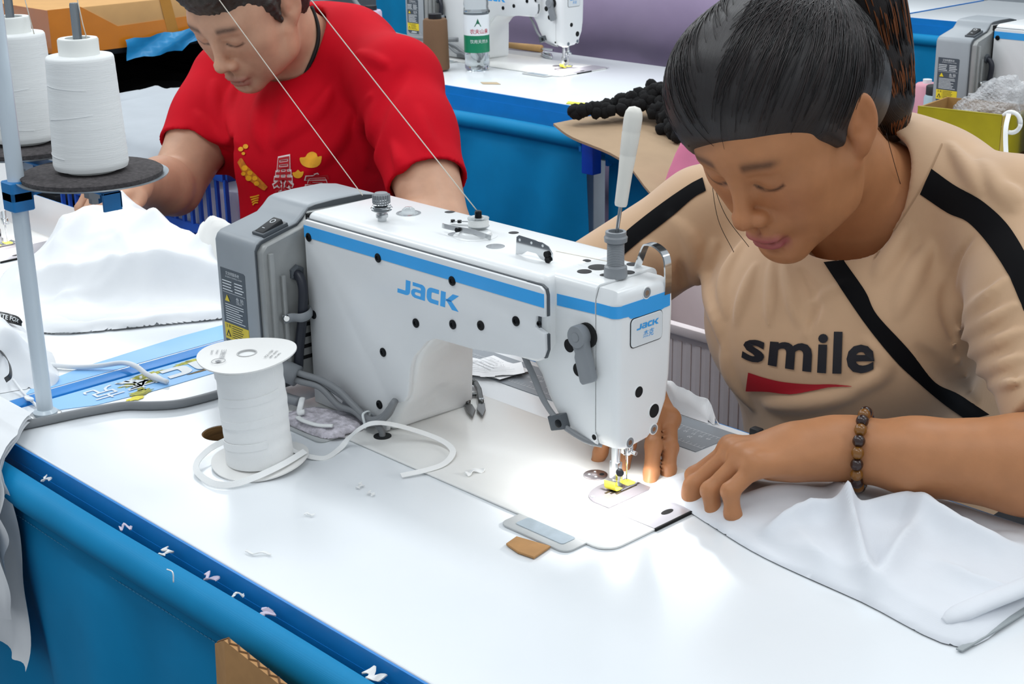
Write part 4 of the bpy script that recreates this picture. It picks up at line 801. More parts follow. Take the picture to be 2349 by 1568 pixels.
    link('hair', np_mesh('hair', Vh, Fh, tn, strand), hm, R, smooth=180)
    for k, pts in enumerate(([HP(0.070, 0.030, 0.02), HP(0.082, 0.045, -0.03), HP(0.080, 0.060, -0.08), HP(0.072, 0.075, -0.12)], [HP(0.071, 0.025, 0.02), HP(0.086, 0.035, -0.03), HP(0.086, 0.046, -0.09), HP(0.080, 0.052, -0.14)], [HP(-0.055, -0.06, -0.06), HP(-0.060, -0.055, -0.11), HP(-0.058, -0.045, -0.16), HP(-0.060, -0.03, -0.19)])):
        MB().tube(spline([p + 0.004 * np.array((math.sin(2.1 * i + k), 0, math.cos(1.7 * i + k))) for i, p in enumerate(pts)], 8), 0.00035, 5).build('loose_strand', MATS.get('strand_black') or mat('strand_black', '#171110', 0.4), R, smooth=180)
    # single strands over the cap and along the tail
    hb = BVHTree.FromPolygons([tuple(p) for p in Vh], [tuple(int(i) for i in f) for f in Fh]); sb = BVHTree.FromPolygons([tuple(p) for p in V], [tuple(int(i) for i in f) for f in F])
    rg = random.Random(12); C0 = Vector(HP(0, -0.015, 0.030)); base = np.array((0.010, -0.088, 0.085)) - np.array((0, -0.015, 0.030)); base /= np.linalg.norm(base); hs = [MB(), MB(), MB()]; made = 0
    while made < 900:
        d = np.array([rg.gauss(0, 1) for _ in range(3)]); d /= np.linalg.norm(d)
        if d[2] < -0.30 or d[1] < -0.75: continue
        w0 = Vector(Rm @ d); hh = hb.ray_cast(C0, w0)
        if hh[0] is None: continue
        sk = sb.ray_cast(C0, w0); rh = (hh[0] - C0).length
        if sk[0] is not None and (sk[0] - C0).length > rh + 0.001: continue
        om = math.acos(max(-1, min(1, float(d @ base)))); pts = []; t0 = -rg.uniform(0.0, 0.035) if rg.random() < 0.12 else rg.uniform(0.0, 0.10); t1 = rg.uniform(0.5, 1.0); side = (0.30 if d[0] > 0.05 else -0.30) * rg.uniform(0.7, 1.1)
        for i in range(13):
            t = t0 + (t1 - t0) * i / 12; e = (math.sin((1 - t) * om) * d + math.sin(t * om) * base) / max(1e-4, math.sin(om)); e = e + np.array((side * math.sin(PI * max(0, t)), 0, 0)); e /= np.linalg.norm(e); w = Vector(Rm @ e)
            a1 = hb.ray_cast(C0, w); a2 = sb.ray_cast(C0, w); r = max((a1[0] - C0).length if a1[0] is not None else 0, (a2[0] - C0).length if a2[0] is not None else 0)
            if r > 0.13 or r < 0.05: break
            pts.append(C0 + w * (r + 0.0004 + (0.0010 if 0 < i < 12 else 0) * rg.random()))
        if len(pts) < 6: continue
        hs[made % 2].tube(pts, [0.0005 * math.sin(PI * (0.12 + 0.8 * q / (len(pts) - 1))) for q in range(len(pts))], 4); made += 1
    tp = [np.array(q) for q in spline(tail, 6)]; trad = np.interp(np.linspace(0, 1, len(tp)), np.linspace(0, 1, 8), [0.022, 0.024, 0.031, 0.034, 0.033, 0.029, 0.022, 0.010])
    for k in range(220):
        a = rg.uniform(0, 6.28); f_ = 1.02 + 0.05 * rg.random(); pts = []
        for i in range(2, len(tp)):
            dr = tp[min(i + 1, len(tp) - 1)] - tp[i - 1]; dr /= np.linalg.norm(dr); e1 = np.cross(dr, Rm[:, 0]); e1 /= np.linalg.norm(e1); e2 = np.cross(dr, e1); pts.append(tuple(tp[i] + (e1 * math.cos(a) + e2 * math.sin(a)) * trad[i] * f_ + 0.001 * np.array((math.sin(i + k), math.cos(i * 1.3 + k), 0))))
        hs[2 if (pts[12][0] - tp[14][0] > 0.006 and k % 2) else k % 2].tube(pts, 0.0008, 4)
    for q, (nm, c_) in enumerate((('strand_dark', '#0b0809'), ('strand_brown', '#2a2120'), ('strand_copper', '#7a4420'))):
        hs[q].build('hair_strands', mat(nm, c_, 0.35, var=0.2, spec=0.6), R, smooth=180)['kind'] = 'stuff'
    # t-shirt
    s = Vol((-0.46, 0.24, -0.17), (0.36, 0.74, 0.34), 0.0026)
    s.limb([(-0.085, 0.545, 0.165), (-0.08, 0.575, 0.0), (-0.07, 0.60, -0.16)], [0.108, 0.125, 0.13], 0.04)
    s.limb([LS + (-0.01, 0.004, 0.004), (-0.03, 0.525, 0.215), (-0.10, 0.53, 0.215), (-0.18, 0.52, 0.195), RS + (0.01, 0.0, 0.0)], [0.058, 0.058, 0.060, 0.060, 0.055], 0.05)
    s.ell((-0.085, 0.475, 0.085), (0.150, 0.085, 0.105), None, 0.05); s.ell((-0.015, 0.440, 0.075), (0.075, 0.070, 0.075), None, 0.05); s.ell((-0.155, 0.435, 0.065), (0.075, 0.068, 0.075), None, 0.05)
    s.limb([(-0.09, 0.470, 0.05), (-0.08, 0.500, -0.08), (-0.07, 0.53, -0.16)], [0.110, 0.110, 0.115], 0.05)
    LC = LS * 0.20 + LE * 0.80 + np.array((-0.006, 0.0, 0.000)); ld = (LE - LS) / np.linalg.norm(LE - LS); RC = RS * 0.30 + RE * 0.70; rd = (RE - RS) / np.linalg.norm(RE - RS)
    s.limb([LS, LS * 0.5 + LC * 0.5, LC + ld * 0.04], [0.062, 0.066, 0.069], 0.035); s.limb([RS, RC + rd * 0.04], [0.056, 0.062], 0.03)
    s.halfspace(LC, ld, 0.004, LC - (0.10, 0.10, 0.11), LC + (0.12, 0.12, 0.13)); s.halfspace(RC, rd, 0.004, RC - 0.13, RC + (0.10, 0.09, 0.06))
    # folds, laid where the cloth shows them
    def FO(px, w, a):
        P = [march(s, *p) for p in px]; P = [p for p in P if p is not None]
        if len(P) > 1: s.fold(P, w, a)
    for px, w, a in WOMAN_FOLDS: FO(px, w * 0.88, a * 2.9)
    # openings: collar and sleeves hollow
    s.limb([HP(0, -0.035, -0.075), HP(0.0, -0.052, -0.150), HP(0, -0.068, -0.205)], [0.066, 0.066, 0.060], 0.006, True)
    s.ell(HP(0, -0.010, -0.165), (0.060, 0.045, 0.040), Rm, 0.006, True)
    s.limb([LC - ld * 0.05, LC + ld * 0.02], [0.046, 0.056], 0.004, True); s.limb([RC - rd * 0.04, RC + rd * 0.02], [0.042, 0.052], 0.004, True)
    Vs, Fs = s.surf(); Vs = relax(Vs, Fs, 1, 0.4)
    shirt = link('t_shirt', np_mesh('t_shirt', Vs, Fs), mat('beige_jersey', '#c9a582', 0.75, var=0.03, scale=25, sheen=0.3, weave=0.05, bscale=420), R, smooth=180)
    bvh = BVHTree.FromPolygons([tuple(p) for p in Vs], [tuple(int(i) for i in f) for f in Fs])
    K = mat('black_jersey', '#07070a', 0.85, var=0.1, spec=0.2); RED = mat('red_print', '#a81620', 0.45, var=0.06); NV = mat('navy_print', '#15161f', 0.5, var=0.08)
    lay_print('black_band', [strip_cells([(1890, 602), (1951, 694), (1992, 752), (2046, 820), (2108, 878), (2160, 922), (2216, 963)], [(1936, 598), (1985, 668), (2012, 722), (2084, 801), (2142, 875), (2200, 905), (2268, 950)], 90, 10)], bvh, K, shirt)
    lay_print('collar_seam', [strip_cells([(2160, 330), (2122, 412), (2062, 510), (2005, 592)], [(2163, 331), (2125, 413), (2065, 511), (2008, 593)], 60, 2)], bvh, mat('seam_brown', '#ad8c6c', 0.8), shirt, 0.0010)
    lay_print('shoulder_band', [strip_cells([(2137, 388), (2190, 425), (2245, 455), (2298, 500), (2335, 550), (2375, 625)], [(2111, 446), (2175, 488), (2222, 510), (2268, 560), (2315, 633), (2350, 715)], 70, 10)], bvh, K, shirt)
    lay_print('shoulder_band', [strip_cells([(1400, 565), (1450, 520), (1520, 466), (1580, 425), (1612, 408)], [(1425, 590), (1470, 552), (1540, 498), (1590, 455), (1620, 438)], 60, 8)], bvh, K, shirt)
    tx = fine_text('smile', 0.028, 3, 1.06)
    lo, hi = tx[0].min(0), tx[0].max(0)
    def sm(V):
        t = (V - lo) / (hi - lo); out = []
        for u, w in t:
            base = np.array((1702 + 305 * u, 823 + 40 * math.sin(PI * min(1, u * 1.15) * 0.55) - 8 * u)); top = np.array((1712 + 296 * u, 757 + 5 * u)); out.append(base * (1 - w) + top * w)
        return np.array(out)
    lay_print('chest_lettering', [(sm(tx[0]), tx[1])], bvh, NV, shirt, 0.0013)
    lay_print('red_swash', [strip_cells([(1718, 853), (1755, 865), (1800, 875), (1860, 880), (1910, 880), (1955, 885)], [(1712, 896), (1760, 897), (1815, 903), (1865, 895), (1905, 887), (1955, 886)], 60, 6)], bvh, RED, shirt, 0.0013)
    # trousers and shoes under the table, stool
    tr_ = Vol((-0.36, 0.06, -0.76), (0.24, 0.86, -0.08), 0.008)
    tr_.ell((-0.07, 0.62, -0.22), (0.185, 0.15, 0.11), None, 0.05)
    for q in (-1, 1): tr_.limb([(-0.07 + q * 0.09, 0.60, -0.225), (-0.07 + q * 0.12, 0.22, -0.22), (-0.07 + q * 0.12, 0.24, -0.66)], [0.095, 0.072, 0.055], 0.03)
    Vt, Ft = tr_.surf(); link('trousers', np_mesh('trousers', Vt, Ft), mat('black_trousers', '#1c1d22', 0.8, var=0.1), R, smooth=180)
    for q in (-1, 1):
        v = Vol((-0.3, 0.02, -0.76), (0.18, 0.34, -0.62), 0.006); v.limb([(-0.07 + q * 0.12, 0.25, -0.700), (-0.07 + q * 0.12, 0.11, -0.715)], [0.046, 0.036], 0.02); v.halfspace((0, 0, -0.748), (0, 0, -1)); Vt, Ft = v.surf(); link('shoe', np_mesh('shoe', Vt, Ft), mat('shoe_white', '#bdbdbd', 0.6), R, smooth=180)
    # bracelet
    B = thing('bracelet', 'beaded brown bracelet worn on the woman\'s wrist', 'bracelet', (0, 0, T)); wc = LW * 0.90 + LE * 0.10 + np.array((0, 0.0, 0.001)); ax = (LE - LW) / np.linalg.norm(LE - LW); e1 = np.cross(ax, (0, 0, 1)); e1 /= np.linalg.norm(e1); e2 = np.cross(ax, e1)
    md = mat('dark_wood_bead', '#2a130d', 0.25, var=0.3, coat=0.4); mg = mat('amber_bead', '#7a4d14', 0.25, var=0.2, coat=0.4); bm_ = [MB().sphere((0, 0, 0), 0.0058, 14).mesh('bead') for _ in range(2)]; bm_[0].shade_smooth(); bm_[1].shade_smooth()
    for q in range(20):
        a = 2 * PI * q / 20; p = wc + (e1 * math.cos(a) * 0.0345 + e2 * math.sin(a) * 0.0335); o = link('bead', bm_[q % 2], (md, mg)[q % 2], B, tuple(p))
    st = thing('stool', 'grey work stool under the woman', 'stool', (-0.07, 0.66, 0)); MB().lathe([(0.16, 0.36), (0.17, 0.37), (0.17, 0.405), (0.16, 0.415)], n=28).build('seat', mat('stool_seat', '#5a6066', 0.5), st)
    for q in range(4): a = PI / 4 + q * PI / 2; MB().tube([(0.11 * math.cos(a), 0.11 * math.sin(a), 0.37), (0.17 * math.cos(a), 0.17 * math.sin(a), 0.0)], 0.012, 8).build('leg', M_STEEL, st)
    return R
WOMAN_FOLDS = [
    ([(1640, 560), (1625, 640), (1640, 720), (1660, 790)], 0.009, 0.007), ([(1700, 560), (1660, 640), (1665, 720)], 0.008, 0.006), ([(1730, 610), (1705, 680), (1690, 740)], 0.007, 0.005),
    ([(1770, 600), (1768, 680), (1765, 740)], 0.006, 0.0045), ([(1800, 600), (1815, 680), (1830, 740)], 0.006, 0.005), ([(1835, 620), (1870, 690), (1850, 760)], 0.006, -0.005), ([(1945, 650), (1870, 700), (1845, 770)], 0.005, 0.006),
    ([(1990, 780), (2030, 840), (1990, 880), (1900, 915)], 0.008, 0.005), ([(1760, 930), (1850, 925), (1960, 910)], 0.010, 0.005),
    ([(2230, 545), (2180, 640), (2170, 720), (2195, 800)], 0.005, -0.004),
    ([(2190, 790), (2260, 740), (2330, 700)], 0.006, 0.006), ([(2200, 830), (2270, 790), (2349, 760)], 0.006, 0.006), ([(2215, 870), (2280, 840), (2349, 820)], 0.006, 0.0055), ([(2200, 760), (2250, 690), (2310, 640)], 0.006, 0.005), ([(2230, 900), (2300, 880), (2349, 870)], 0.005, 0.004),
    ([(2130, 560), (2090, 640), (2060, 720)], 0.010, 0.005), ([(2080, 520), (2040, 590), (2010, 640)], 0.010, 0.004), ([(2180, 330), (2230, 400), (2250, 440)], 0.008, 0.006), ([(2250, 370), (2290, 430), (2330, 480)], 0.008, 0.006), ([(2310, 420), (2340, 470)], 0.007, 0.005),
    ([(1540, 500), (1590, 560), (1600, 650)], 0.009, 0.006), ([(1480, 560), (1540, 620), (1590, 690)], 0.009, 0.006), ([(1560, 600), (1570, 660), (1585, 700)], 0.006, -0.004), ([(2110, 800), (2180, 870), (2240, 930)], 0.009, -0.006), ([(1660, 800), (1675, 860), (1720, 930)], 0.010, 0.006)]
build_woman()
# ------------------------------------------------------------------ the man at the next table
def build_man():
    R = thing('person', 'man in red t-shirt with gold print and black neck cord, looking down at his sewing', 'person', (0, 0, T))
    hc = np.array((-1.240, 0.510, 0.322)); Rm = np.array([(-0.968, -0.252, 0.005), (0.202, -0.788, -0.582), (0.151, -0.562, 0.813)]).T; u_, _, v_ = np.linalg.svd(Rm); Rm = u_ @ v_; S = 1.02
    LS, LE, LW = np.array((-1.055, 0.660, 0.200)), np.array((-0.850, 0.560, 0.020)), np.array((-0.930, 0.340, 0.030))
    RS, RE, RW = np.array((-1.455, 0.610, 0.165)), np.array((-1.385, 0.440, 0.020)), np.array((-1.265, 0.300, 0.075))
    b = Vol((-1.56, 0.02, -0.16), (-0.76, 0.86, 0.48), 0.0034)
    b.limb([(-1.27, 0.69, 0.16), (-1.28, 0.73, 0.0), (-1.28, 0.76, -0.14)], [0.11, 0.12, 0.12], 0.03); b.limb([LS, (-1.28, 0.680, 0.195), RS], [0.050, 0.070, 0.050], 0.03)
    b.limb([LS, LS * 0.45 + LE * 0.55, LE], [0.055, 0.0545, 0.045], 0.012); b.limb([LE, LE * 0.7 + LW * 0.3, LW], [0.043, 0.047, 0.030], 0.014)
    b.limb([RS, RS * 0.45 + RE * 0.55, RE], [0.055, 0.0535, 0.045], 0.012); b.limb([RE, RE * 0.7 + RW * 0.3, RW], [0.044, 0.046, 0.029], 0.014)
    head_into(b, hc, Rm, S, False)
    tr = hand_into(b, RW, (0.45, -0.85, 0.0), (-0.15, -0.1, -1), (0.8, 0.5, 0.2), ((0.6, 0.9, 0.5), (0.7, 0.9, 0.5), (0.8, 0.95, 0.5), (0.9, 0.9, 0.5)), S=1.0, thumb=((-1.215, 0.275, 0.060), (-1.190, 0.250, 0.050), (-1.180, 0.230, 0.045)))
    tl = hand_into(b, LW, (-0.15, -0.95, -0.05), (0, -0.05, -1), (-1, 0.1, 0), ((0.4, 0.5, 0.2),) * 4, S=1.05, thumb=((-0.965, 0.30, 0.025), (-0.975, 0.27, 0.02), (-0.978, 0.25, 0.015)))
    V, F = b.surf(); V = relax(V, F, 1, 0.35); tint = np.ones((len(V), 3)); head_tint(V, tint, hc, Rm, S, False); nail_tint(V, tint, tr[:4])
    link('body', np_mesh('body', V, F, tint), skin_mat('man_skin', '#c79b80'), R, smooth=180)
    def HP(x, y, z): return hc + Rm @ (np.array((x, y, z)) * S)
    h = Vol((-1.42, 0.34, 0.16), (-1.06, 0.76, 0.50), 0.0034)
    h.ell(HP(0, -0.018, 0.042), (0.082, 0.099, 0.090), Rm, 0.01); h.ell(HP(0, -0.055, 0.00), (0.076, 0.062, 0.085), Rm, 0.02); h.ell(HP(0, 0.050, 0.082), (0.058, 0.040, 0.034), Rm, 0.02)
    h.ell(HP(0, 0.105, -0.040), (0.080, 0.070, 0.098), Rm, 0.006, True)
    for s in (-1, 1):
        h.ell(HP(s * 0.088, 0.056, -0.035), (0.034, 0.052, 0.072), Rm, 0.006, True); h.ell(HP(s * 0.092, -0.010, -0.030), (0.030, 0.028, 0.042), Rm, 0.005, True)
        h.cone(HP(s * 0.0700, 0.018, 0.026), HP(s * 0.0700, 0.012, -0.012), 0.0085, 0.0055, 0.010)
    h.ell(HP(0, -0.010, -0.135), (0.09, 0.12, 0.070), Rm, 0.008, True)
    h.field(lambda X, Y, Z: 0.0016 * np.sin(X * 420 + 3 * np.sin(Z * 160)) * np.sin(Y * 380 + 2 * np.sin(X * 210)), h.lo, h.lo + h.h * h.n)
    Vh, Fh = h.surf(); L = (Vh - hc) @ Rm; link('hair', np_mesh('hair', Vh, Fh, np.ones((len(Vh), 3)), np.arctan2(L[:, 0], L[:, 1] + 0.15) * 0.5 + 0.15 * np.sin(L[:, 2] * 60)), hair_mat('short_dark_hair', '#17130f', '#3f382f', 520), R, smooth=180)
    # t-shirt
    s = Vol((-1.60, 0.24, -0.17), (-0.78, 0.90, 0.36), 0.0034)
    s.limb([(-1.275, 0.700, 0.165), (-1.28, 0.74, 0.0), (-1.28, 0.77, -0.16)], [0.122, 0.140, 0.150], 0.04)
    s.limb([LS + (-0.01, 0.004, 0.004), (-1.22, 0.69, 0.225), (-1.30, 0.68, 0.220), RS + (0.01, 0.004, 0.004)], [0.066, 0.070, 0.070, 0.064], 0.05)
    s.ell((-1.255, 0.625, 0.080), (0.165, 0.095, 0.120), np.array([[0.97, -0.24, 0], [0.24, 0.97, 0], [0, 0, 1]]), 0.05); s.limb([(-1.25, 0.61, 0.06), (-1.25, 0.63, -0.08), (-1.26, 0.66, -0.16)], [0.120, 0.125, 0.13], 0.05)
    LC = LS * 0.30 + LE * 0.70; ld = (LE - LS) / np.linalg.norm(LE - LS); RC = RS * 0.33 + RE * 0.67; rd = (RE - RS) / np.linalg.norm(RE - RS)
    s.limb([LS, LS * 0.5 + LC * 0.5, LC + ld * 0.04], [0.065, 0.0625, 0.0625], 0.035); s.limb([RS, RS * 0.5 + RC * 0.5, RC + rd * 0.04], [0.064, 0.062, 0.062], 0.035)
    s.halfspace(LC, ld, 0.002, LC - (0.10, 0.12, 0.12), LC + (0.14, 0.14, 0.14)); s.halfspace(RC, rd, 0.002, RC - (0.12, 0.14, 0.12), RC + (0.12, 0.10, 0.12))
    def FO(px, w, a):
        P = [march(s, *p) for p in px]; P = [p for p in P if p is not None]
        if len(P) > 1: s.fold(P, w, a)
    for px, w, a in MAN_FOLDS: FO(px, w * 0.95, a * 2.6)
    s.limb([HP(0, -0.035, -0.075), HP(0.0, -0.052, -0.150), HP(0, -0.064, -0.190)], [0.074, 0.072, 0.060], 0.006, True); s.ell(HP(0, -0.022, -0.155), (0.066, 0.046, 0.038), Rm, 0.006, True)
    s.limb([LC - ld * 0.05, LC + ld * 0.02], [0.0535, 0.0575], 0.004, True); s.limb([RC - rd * 0.05, RC + rd * 0.02], [0.0525, 0.0570], 0.004, True)
    Vs, Fs = s.surf(); Vs = relax(Vs, Fs, 1, 0.4)
    shirt = link('t_shirt', np_mesh('t_shirt', Vs, Fs), mat('red_jersey', '#c2061d', 0.8, var=0.04, scale=25, spec=0.15, weave=0.05, bscale=380), R, smooth=180)
    bvh = BVHTree.FromPolygons([tuple(p) for p in Vs], [tuple(int(i) for i in f) for f in Fs])
    GO = mat('gold_print', '#e8a51c', 0.5, var=0.15, scale=60); WH = mat('white_print', '#ead9d6', 0.5, var=0.05); RP = mat('deep_red_print', '#b3131f', 0.5)
    def blob(pts, n=1):
        P = spline(pts, 4, True); c = np.mean(P, axis=0); V = [c] + [c + (p - c) * 0.5 for p in P] + list(P); m = len(P)
        F = [(0, 1 + i, 1 + (i + 1) % m) for i in range(m)] + [(1 + i, 1 + m + i, 1 + m + (i + 1) % m, 1 + (i + 1) % m) for i in range(m)]; return (np.array(V), F)
    def line(pts, w):
        P = np.array(spline(pts, 5)); d = np.gradient(P, axis=0); nrm = np.stack([-d[:, 1], d[:, 0]], 1); nrm /= np.linalg.norm(nrm, axis=1)[:, None]; return strip_cells([tuple(p) for p in (P + nrm * w / 2)[::3]], [tuple(p) for p in (P - nrm * w / 2)[::3]], 24, 2)
    # ingots, envelope with coins
    lay_print('gold_ingot_print', [blob([(688, 362), (700, 360), (706, 352), (716, 348), (726, 352), (730, 360), (738, 358), (735, 374), (724, 383), (706, 384), (692, 376)])], bvh, GO, shirt)
    lay_print('gold_ingot_print', [blob([(671, 396), (678, 394), (684, 389), (690, 394), (697, 393), (694, 403), (686, 408), (676, 406)])], bvh, GO, shirt)
    lay_print('envelope_print', [strip_cells([(546, 372), (555, 362), (566, 378), (580, 392), (600, 412), (615, 428)], [(556, 392), (566, 408), (574, 414), (588, 424), (602, 434), (608, 436)], 30, 5)], bvh, mat('dark_gold_print', '#c8741a', 0.5, var=0.3, scale=120), shirt)
    for (x, y, r) in ((554, 342, 6), (565, 336, 6), (560, 352, 4), (563, 385, 7), (575, 396, 6), (572, 408, 7), (586, 408, 6), (590, 420, 6), (560, 398, 5)):
        lay_print('coin_print', [blob([(x + r * math.cos(a), y + r * 0.9 * math.sin(a)) for a in np.linspace(0, 2 * PI, 7)[:-1]])], bvh, GO, shirt, 0.0016)
    for q in range(4): lay_print('scribble_print', [line([(575 + 2 * q, 452 + 6 * q), (585, 450 + 5 * q), (598 - q, 446 + 6 * q)], 3)], bvh, GO, shirt)
    # outlined characters
    for ch, quad in (('暴', ((622, 446), (676, 452), (672, 352), (632, 360))), ('富', ((690, 440), (770, 450), (752, 392), (702, 398)))):
        ol = fine_text(ch, 0.045, 2); lay_print('outlined_character', [warp(ol, quad)], bvh, WH, shirt, 0.0012); inn = fine_text(ch, 0.004, 2)
        lay_print('character_fill', [warp(inn, quad, (ol[0].min(0), ol[0].max(0)))], bvh, RP, shirt, 0.0020)
    bb = BVHTree.FromPolygons([tuple(p) for p in V], [tuple(int(i) for i in f) for f in F]); cp = []
    for px in ((690, -12), (712, 18), (726, 60), (727, 95), (718, 130), (703, 165), (690, 188)):
        r = Vector(view_ray(*px)); hit = bb.ray_cast(Vector(CAMP), r)
        if hit[0] is not None: cp.append(hit[0] + hit[1] * 0.003)
    if len(cp) > 2:
        NC = MB().tube(spline(cp, 6), 0.0032, 8).build('neck_cord', mat('black_cord', '#0c0c0e', 0.7, var=0.2), R, smooth=180)
    tr_ = Vol((-1.6, 0.16, -0.76), (-0.95, 1.02, -0.08), 0.009); tr_.ell((-1.28, 0.78, -0.22), (0.20, 0.16, 0.11), None, 0.05)
    for q in (-1, 1): tr_.limb([(-1.28 + q * 0.10, 0.76, -0.225), (-1.27 + q * 0.13, 0.34, -0.22), (-1.27 + q * 0.13, 0.36, -0.66)], [0.10, 0.078, 0.060], 0.03)
    Vt, Ft = tr_.surf(); link('trousers', np_mesh('trousers', Vt, Ft), mat('dark_blue_trousers', '#20242e', 0.8, var=0.1), R, smooth=180)
    for q in (-1, 1):
        v = Vol((-1.5, 0.12, -0.76), (-1.05, 0.46, -0.62), 0.007); v.limb([(-1.27 + q * 0.13, 0.37, -0.700), (-1.27 + q * 0.13, 0.22, -0.715)], [0.048, 0.038], 0.02); v.halfspace((0, 0, -0.748), (0, 0, -1)); Vt, Ft = v.surf(); link('shoe', np_mesh('shoe', Vt, Ft), mat('shoe_black', '#17181a', 0.5), R, smooth=180)
    st = thing('stool', 'grey work stool under the man', 'stool', (-1.28, 0.80, 0)); MB().lathe([(0.16, 0.36), (0.17, 0.37), (0.17, 0.405), (0.16, 0.415)], n=28).build('seat', MATS['stool_seat'], st)
    for q in range(4): a = PI / 4 + q * PI / 2; MB().tube([(0.11 * math.cos(a), 0.11 * math.sin(a), 0.37), (0.17 * math.cos(a), 0.17 * math.sin(a), 0.0)], 0.012, 8).build('leg', M_STEEL, st)
    return R
MAN_FOLDS = [([(540, 190), (530, 260), (545, 330)], 0.010, 0.008), ([(490, 190), (500, 260), (520, 320)], 0.010, 0.006), ([(600, 210), (590, 280), (600, 340)], 0.012, 0.006), ([(760, 200), (720, 260), (640, 320)], 0.012, 0.008), ([(800, 260), (770, 330), (700, 400)], 0.012, 0.007),
    ([(930, 160), (880, 230), (850, 320), (860, 400)], 0.014, -0.006), ([(850, 220), (830, 300), (840, 380)], 0.010, 0.007), ([(900, 330), (920, 380), (960, 420)], 0.010, 0.006), ([(960, 250), (980, 320), (1010, 390)], 0.012, 0.004), ([(820, 120), (870, 140), (890, 155)], 0.008, 0.005), ([(450, 260), (480, 300), (520, 330)], 0.010, 0.006), ([(430, 300), (470, 330), (520, 350)], 0.009, -0.005), ([(650, 240), (640, 300), (630, 345)], 0.012, 0.004)]
build_man()
# ------------------------------------------------------------------ crumpled cloth
def vnoise(X, Y, seed=0):
    r = np.random.default_rng(seed); G = r.random((64, 64)); xi = np.floor(X).astype(int); yi = np.floor(Y).astype(int); fx = X - xi; fy = Y - yi; fx = fx * fx * fx * (fx * (fx * 6 - 15) + 10); fy = fy * fy * fy * (fy * (fy * 6 - 15) + 10)
    a = G[xi % 64, yi % 64]; b = G[(xi + 1) % 64, yi % 64]; c = G[xi % 64, (yi + 1) % 64]; d = G[(xi + 1) % 64, (yi + 1) % 64]; return (a * (1 - fx) + b * fx) * (1 - fy) + (c * (1 - fx) + d * fx) * fy
def crumple(X, Y, sc=12.0, seed=0, ani=(1, 1), rot=0.0, octs=3, warp_=0.7):
    """sharp-crested cloth folds, 0 to 1"""
    c, s = math.cos(rot), math.sin(rot); U = (X * c + Y * s) * sc * ani[0]; V = (-X * s + Y * c) * sc * ani[1]; U = U + warp_ * (vnoise(U * 0.7 + 5, V * 0.7, seed + 50) - 0.5) * 2; V = V + warp_ * (vnoise(U * 0.7, V * 0.7 + 9, seed + 51) - 0.5) * 2
    h = 0; a = 1.0; t = 0
    for k in range(octs):
        q = 2 * vnoise(U + 13.1 * k, V - 7.3 * k, seed + k) - 1; n = 1 - np.sqrt(q * q + 0.02); h = h + a * n; t += a; a *= 0.36; U, V = U * 1.8 + V * 0.5, V * 1.8 - U * 0.5
    return h / t
def inpoly(X, Y, poly):
    ins = np.zeros(X.shape, bool); n = len(poly); j = n - 1
    for i in range(n):
        xi, yi = poly[i]; xj, yj = poly[j]; m = ((yi > Y) != (yj > Y)) & (X < (xj - xi) * (Y - yi) / (yj - yi + 1e-12) + xi); ins ^= m; j = i
    return ins
def pdist(X, Y, poly):
    d = np.full(X.shape, 9.0); n = len(poly)
    for i in range(n):
        ax, ay = poly[i]; bx, by = poly[(i + 1) % n]; vx, vy = bx - ax, by - ay; t = np.clip(((X - ax) * vx + (Y - ay) * vy) / (vx * vx + vy * vy + 1e-12), 0, 1); d = np.minimum(d, np.hypot(X - ax - t * vx, Y - ay - t * vy))
    return d
def pnear(X, Y, poly):
    d = np.full(X.shape, 9.0); cx = X.copy(); cy = Y.copy(); n = len(poly)
    for i in range(n):
        ax, ay = poly[i]; bx, by = poly[(i + 1) % n]; vx, vy = bx - ax, by - ay; t = np.clip(((X - ax) * vx + (Y - ay) * vy) / (vx * vx + vy * vy + 1e-12), 0, 1); qx = ax + t * vx; qy = ay + t * vy; q = np.hypot(X - qx, Y - qy); m = q < d; d[m] = q[m]; cx[m] = qx[m]; cy[m] = qy[m]
    return d, cx, cy
def heap_mesh(name, poly, hfun, step=0.005, lip=0.004, base=0.0006, rough=0.012, seed=0):
    """cloth lying on a table inside an outline; hfun(X, Y, d) gives its height, d the distance to the edge"""
    poly = [tuple(p) for p in spline([tuple(p) for p in poly], 5, True)]; P = np.array(poly); lo = P.min(0) - 0.01; hi = P.max(0) + 0.01
    xs = np.arange(lo[0], hi[0], step); ys = np.arange(lo[1], hi[1], step); X, Y = np.meshgrid(xs, ys, indexing='ij')
    Xw = X + rough * (vnoise(X * 25, Y * 25, seed + 80) - 0.5); Yw = Y + rough * (vnoise(X * 25 + 9, Y * 25, seed + 81) - 0.5)
    dd, CX, CY = pnear(Xw, Yw, poly); ins0 = inpoly(Xw, Yw, poly); d = dd * ins0; ins = ins0 | (dd < step * 1.1); out = ins & ~ins0
    X = np.where(out, CX, X); Y = np.where(out, CY, Y); Z = base + np.minimum(1, d / lip) ** 0.5 * (0.0022 + hfun(X, Y, d))
    idx = np.full(X.shape, -1); idx[ins] = np.arange(ins.sum()); V = np.stack([X[ins], Y[ins], Z[ins]], 1)
    a, b, c, e = idx[:-1, :-1], idx[1:, :-1], idx[1:, 1:], idx[:-1, 1:]; ok = (a >= 0) & (b >= 0) & (c >= 0) & (e >= 0); F = np.stack([a[ok], b[ok], c[ok], e[ok]], 1)
    return np_mesh(name, V, F)
M_COTTON = mat('white_cotton', '#eceef0', 0.8, var=0.02, scale=30, sheen=0.2, weave=0.04, bscale=500)
M_COTTON2 = mat('off_white_cotton', '#e9e8e4', 0.8, var=0.02, scale=30, sheen=0.2, weave=0.04, bscale=500)
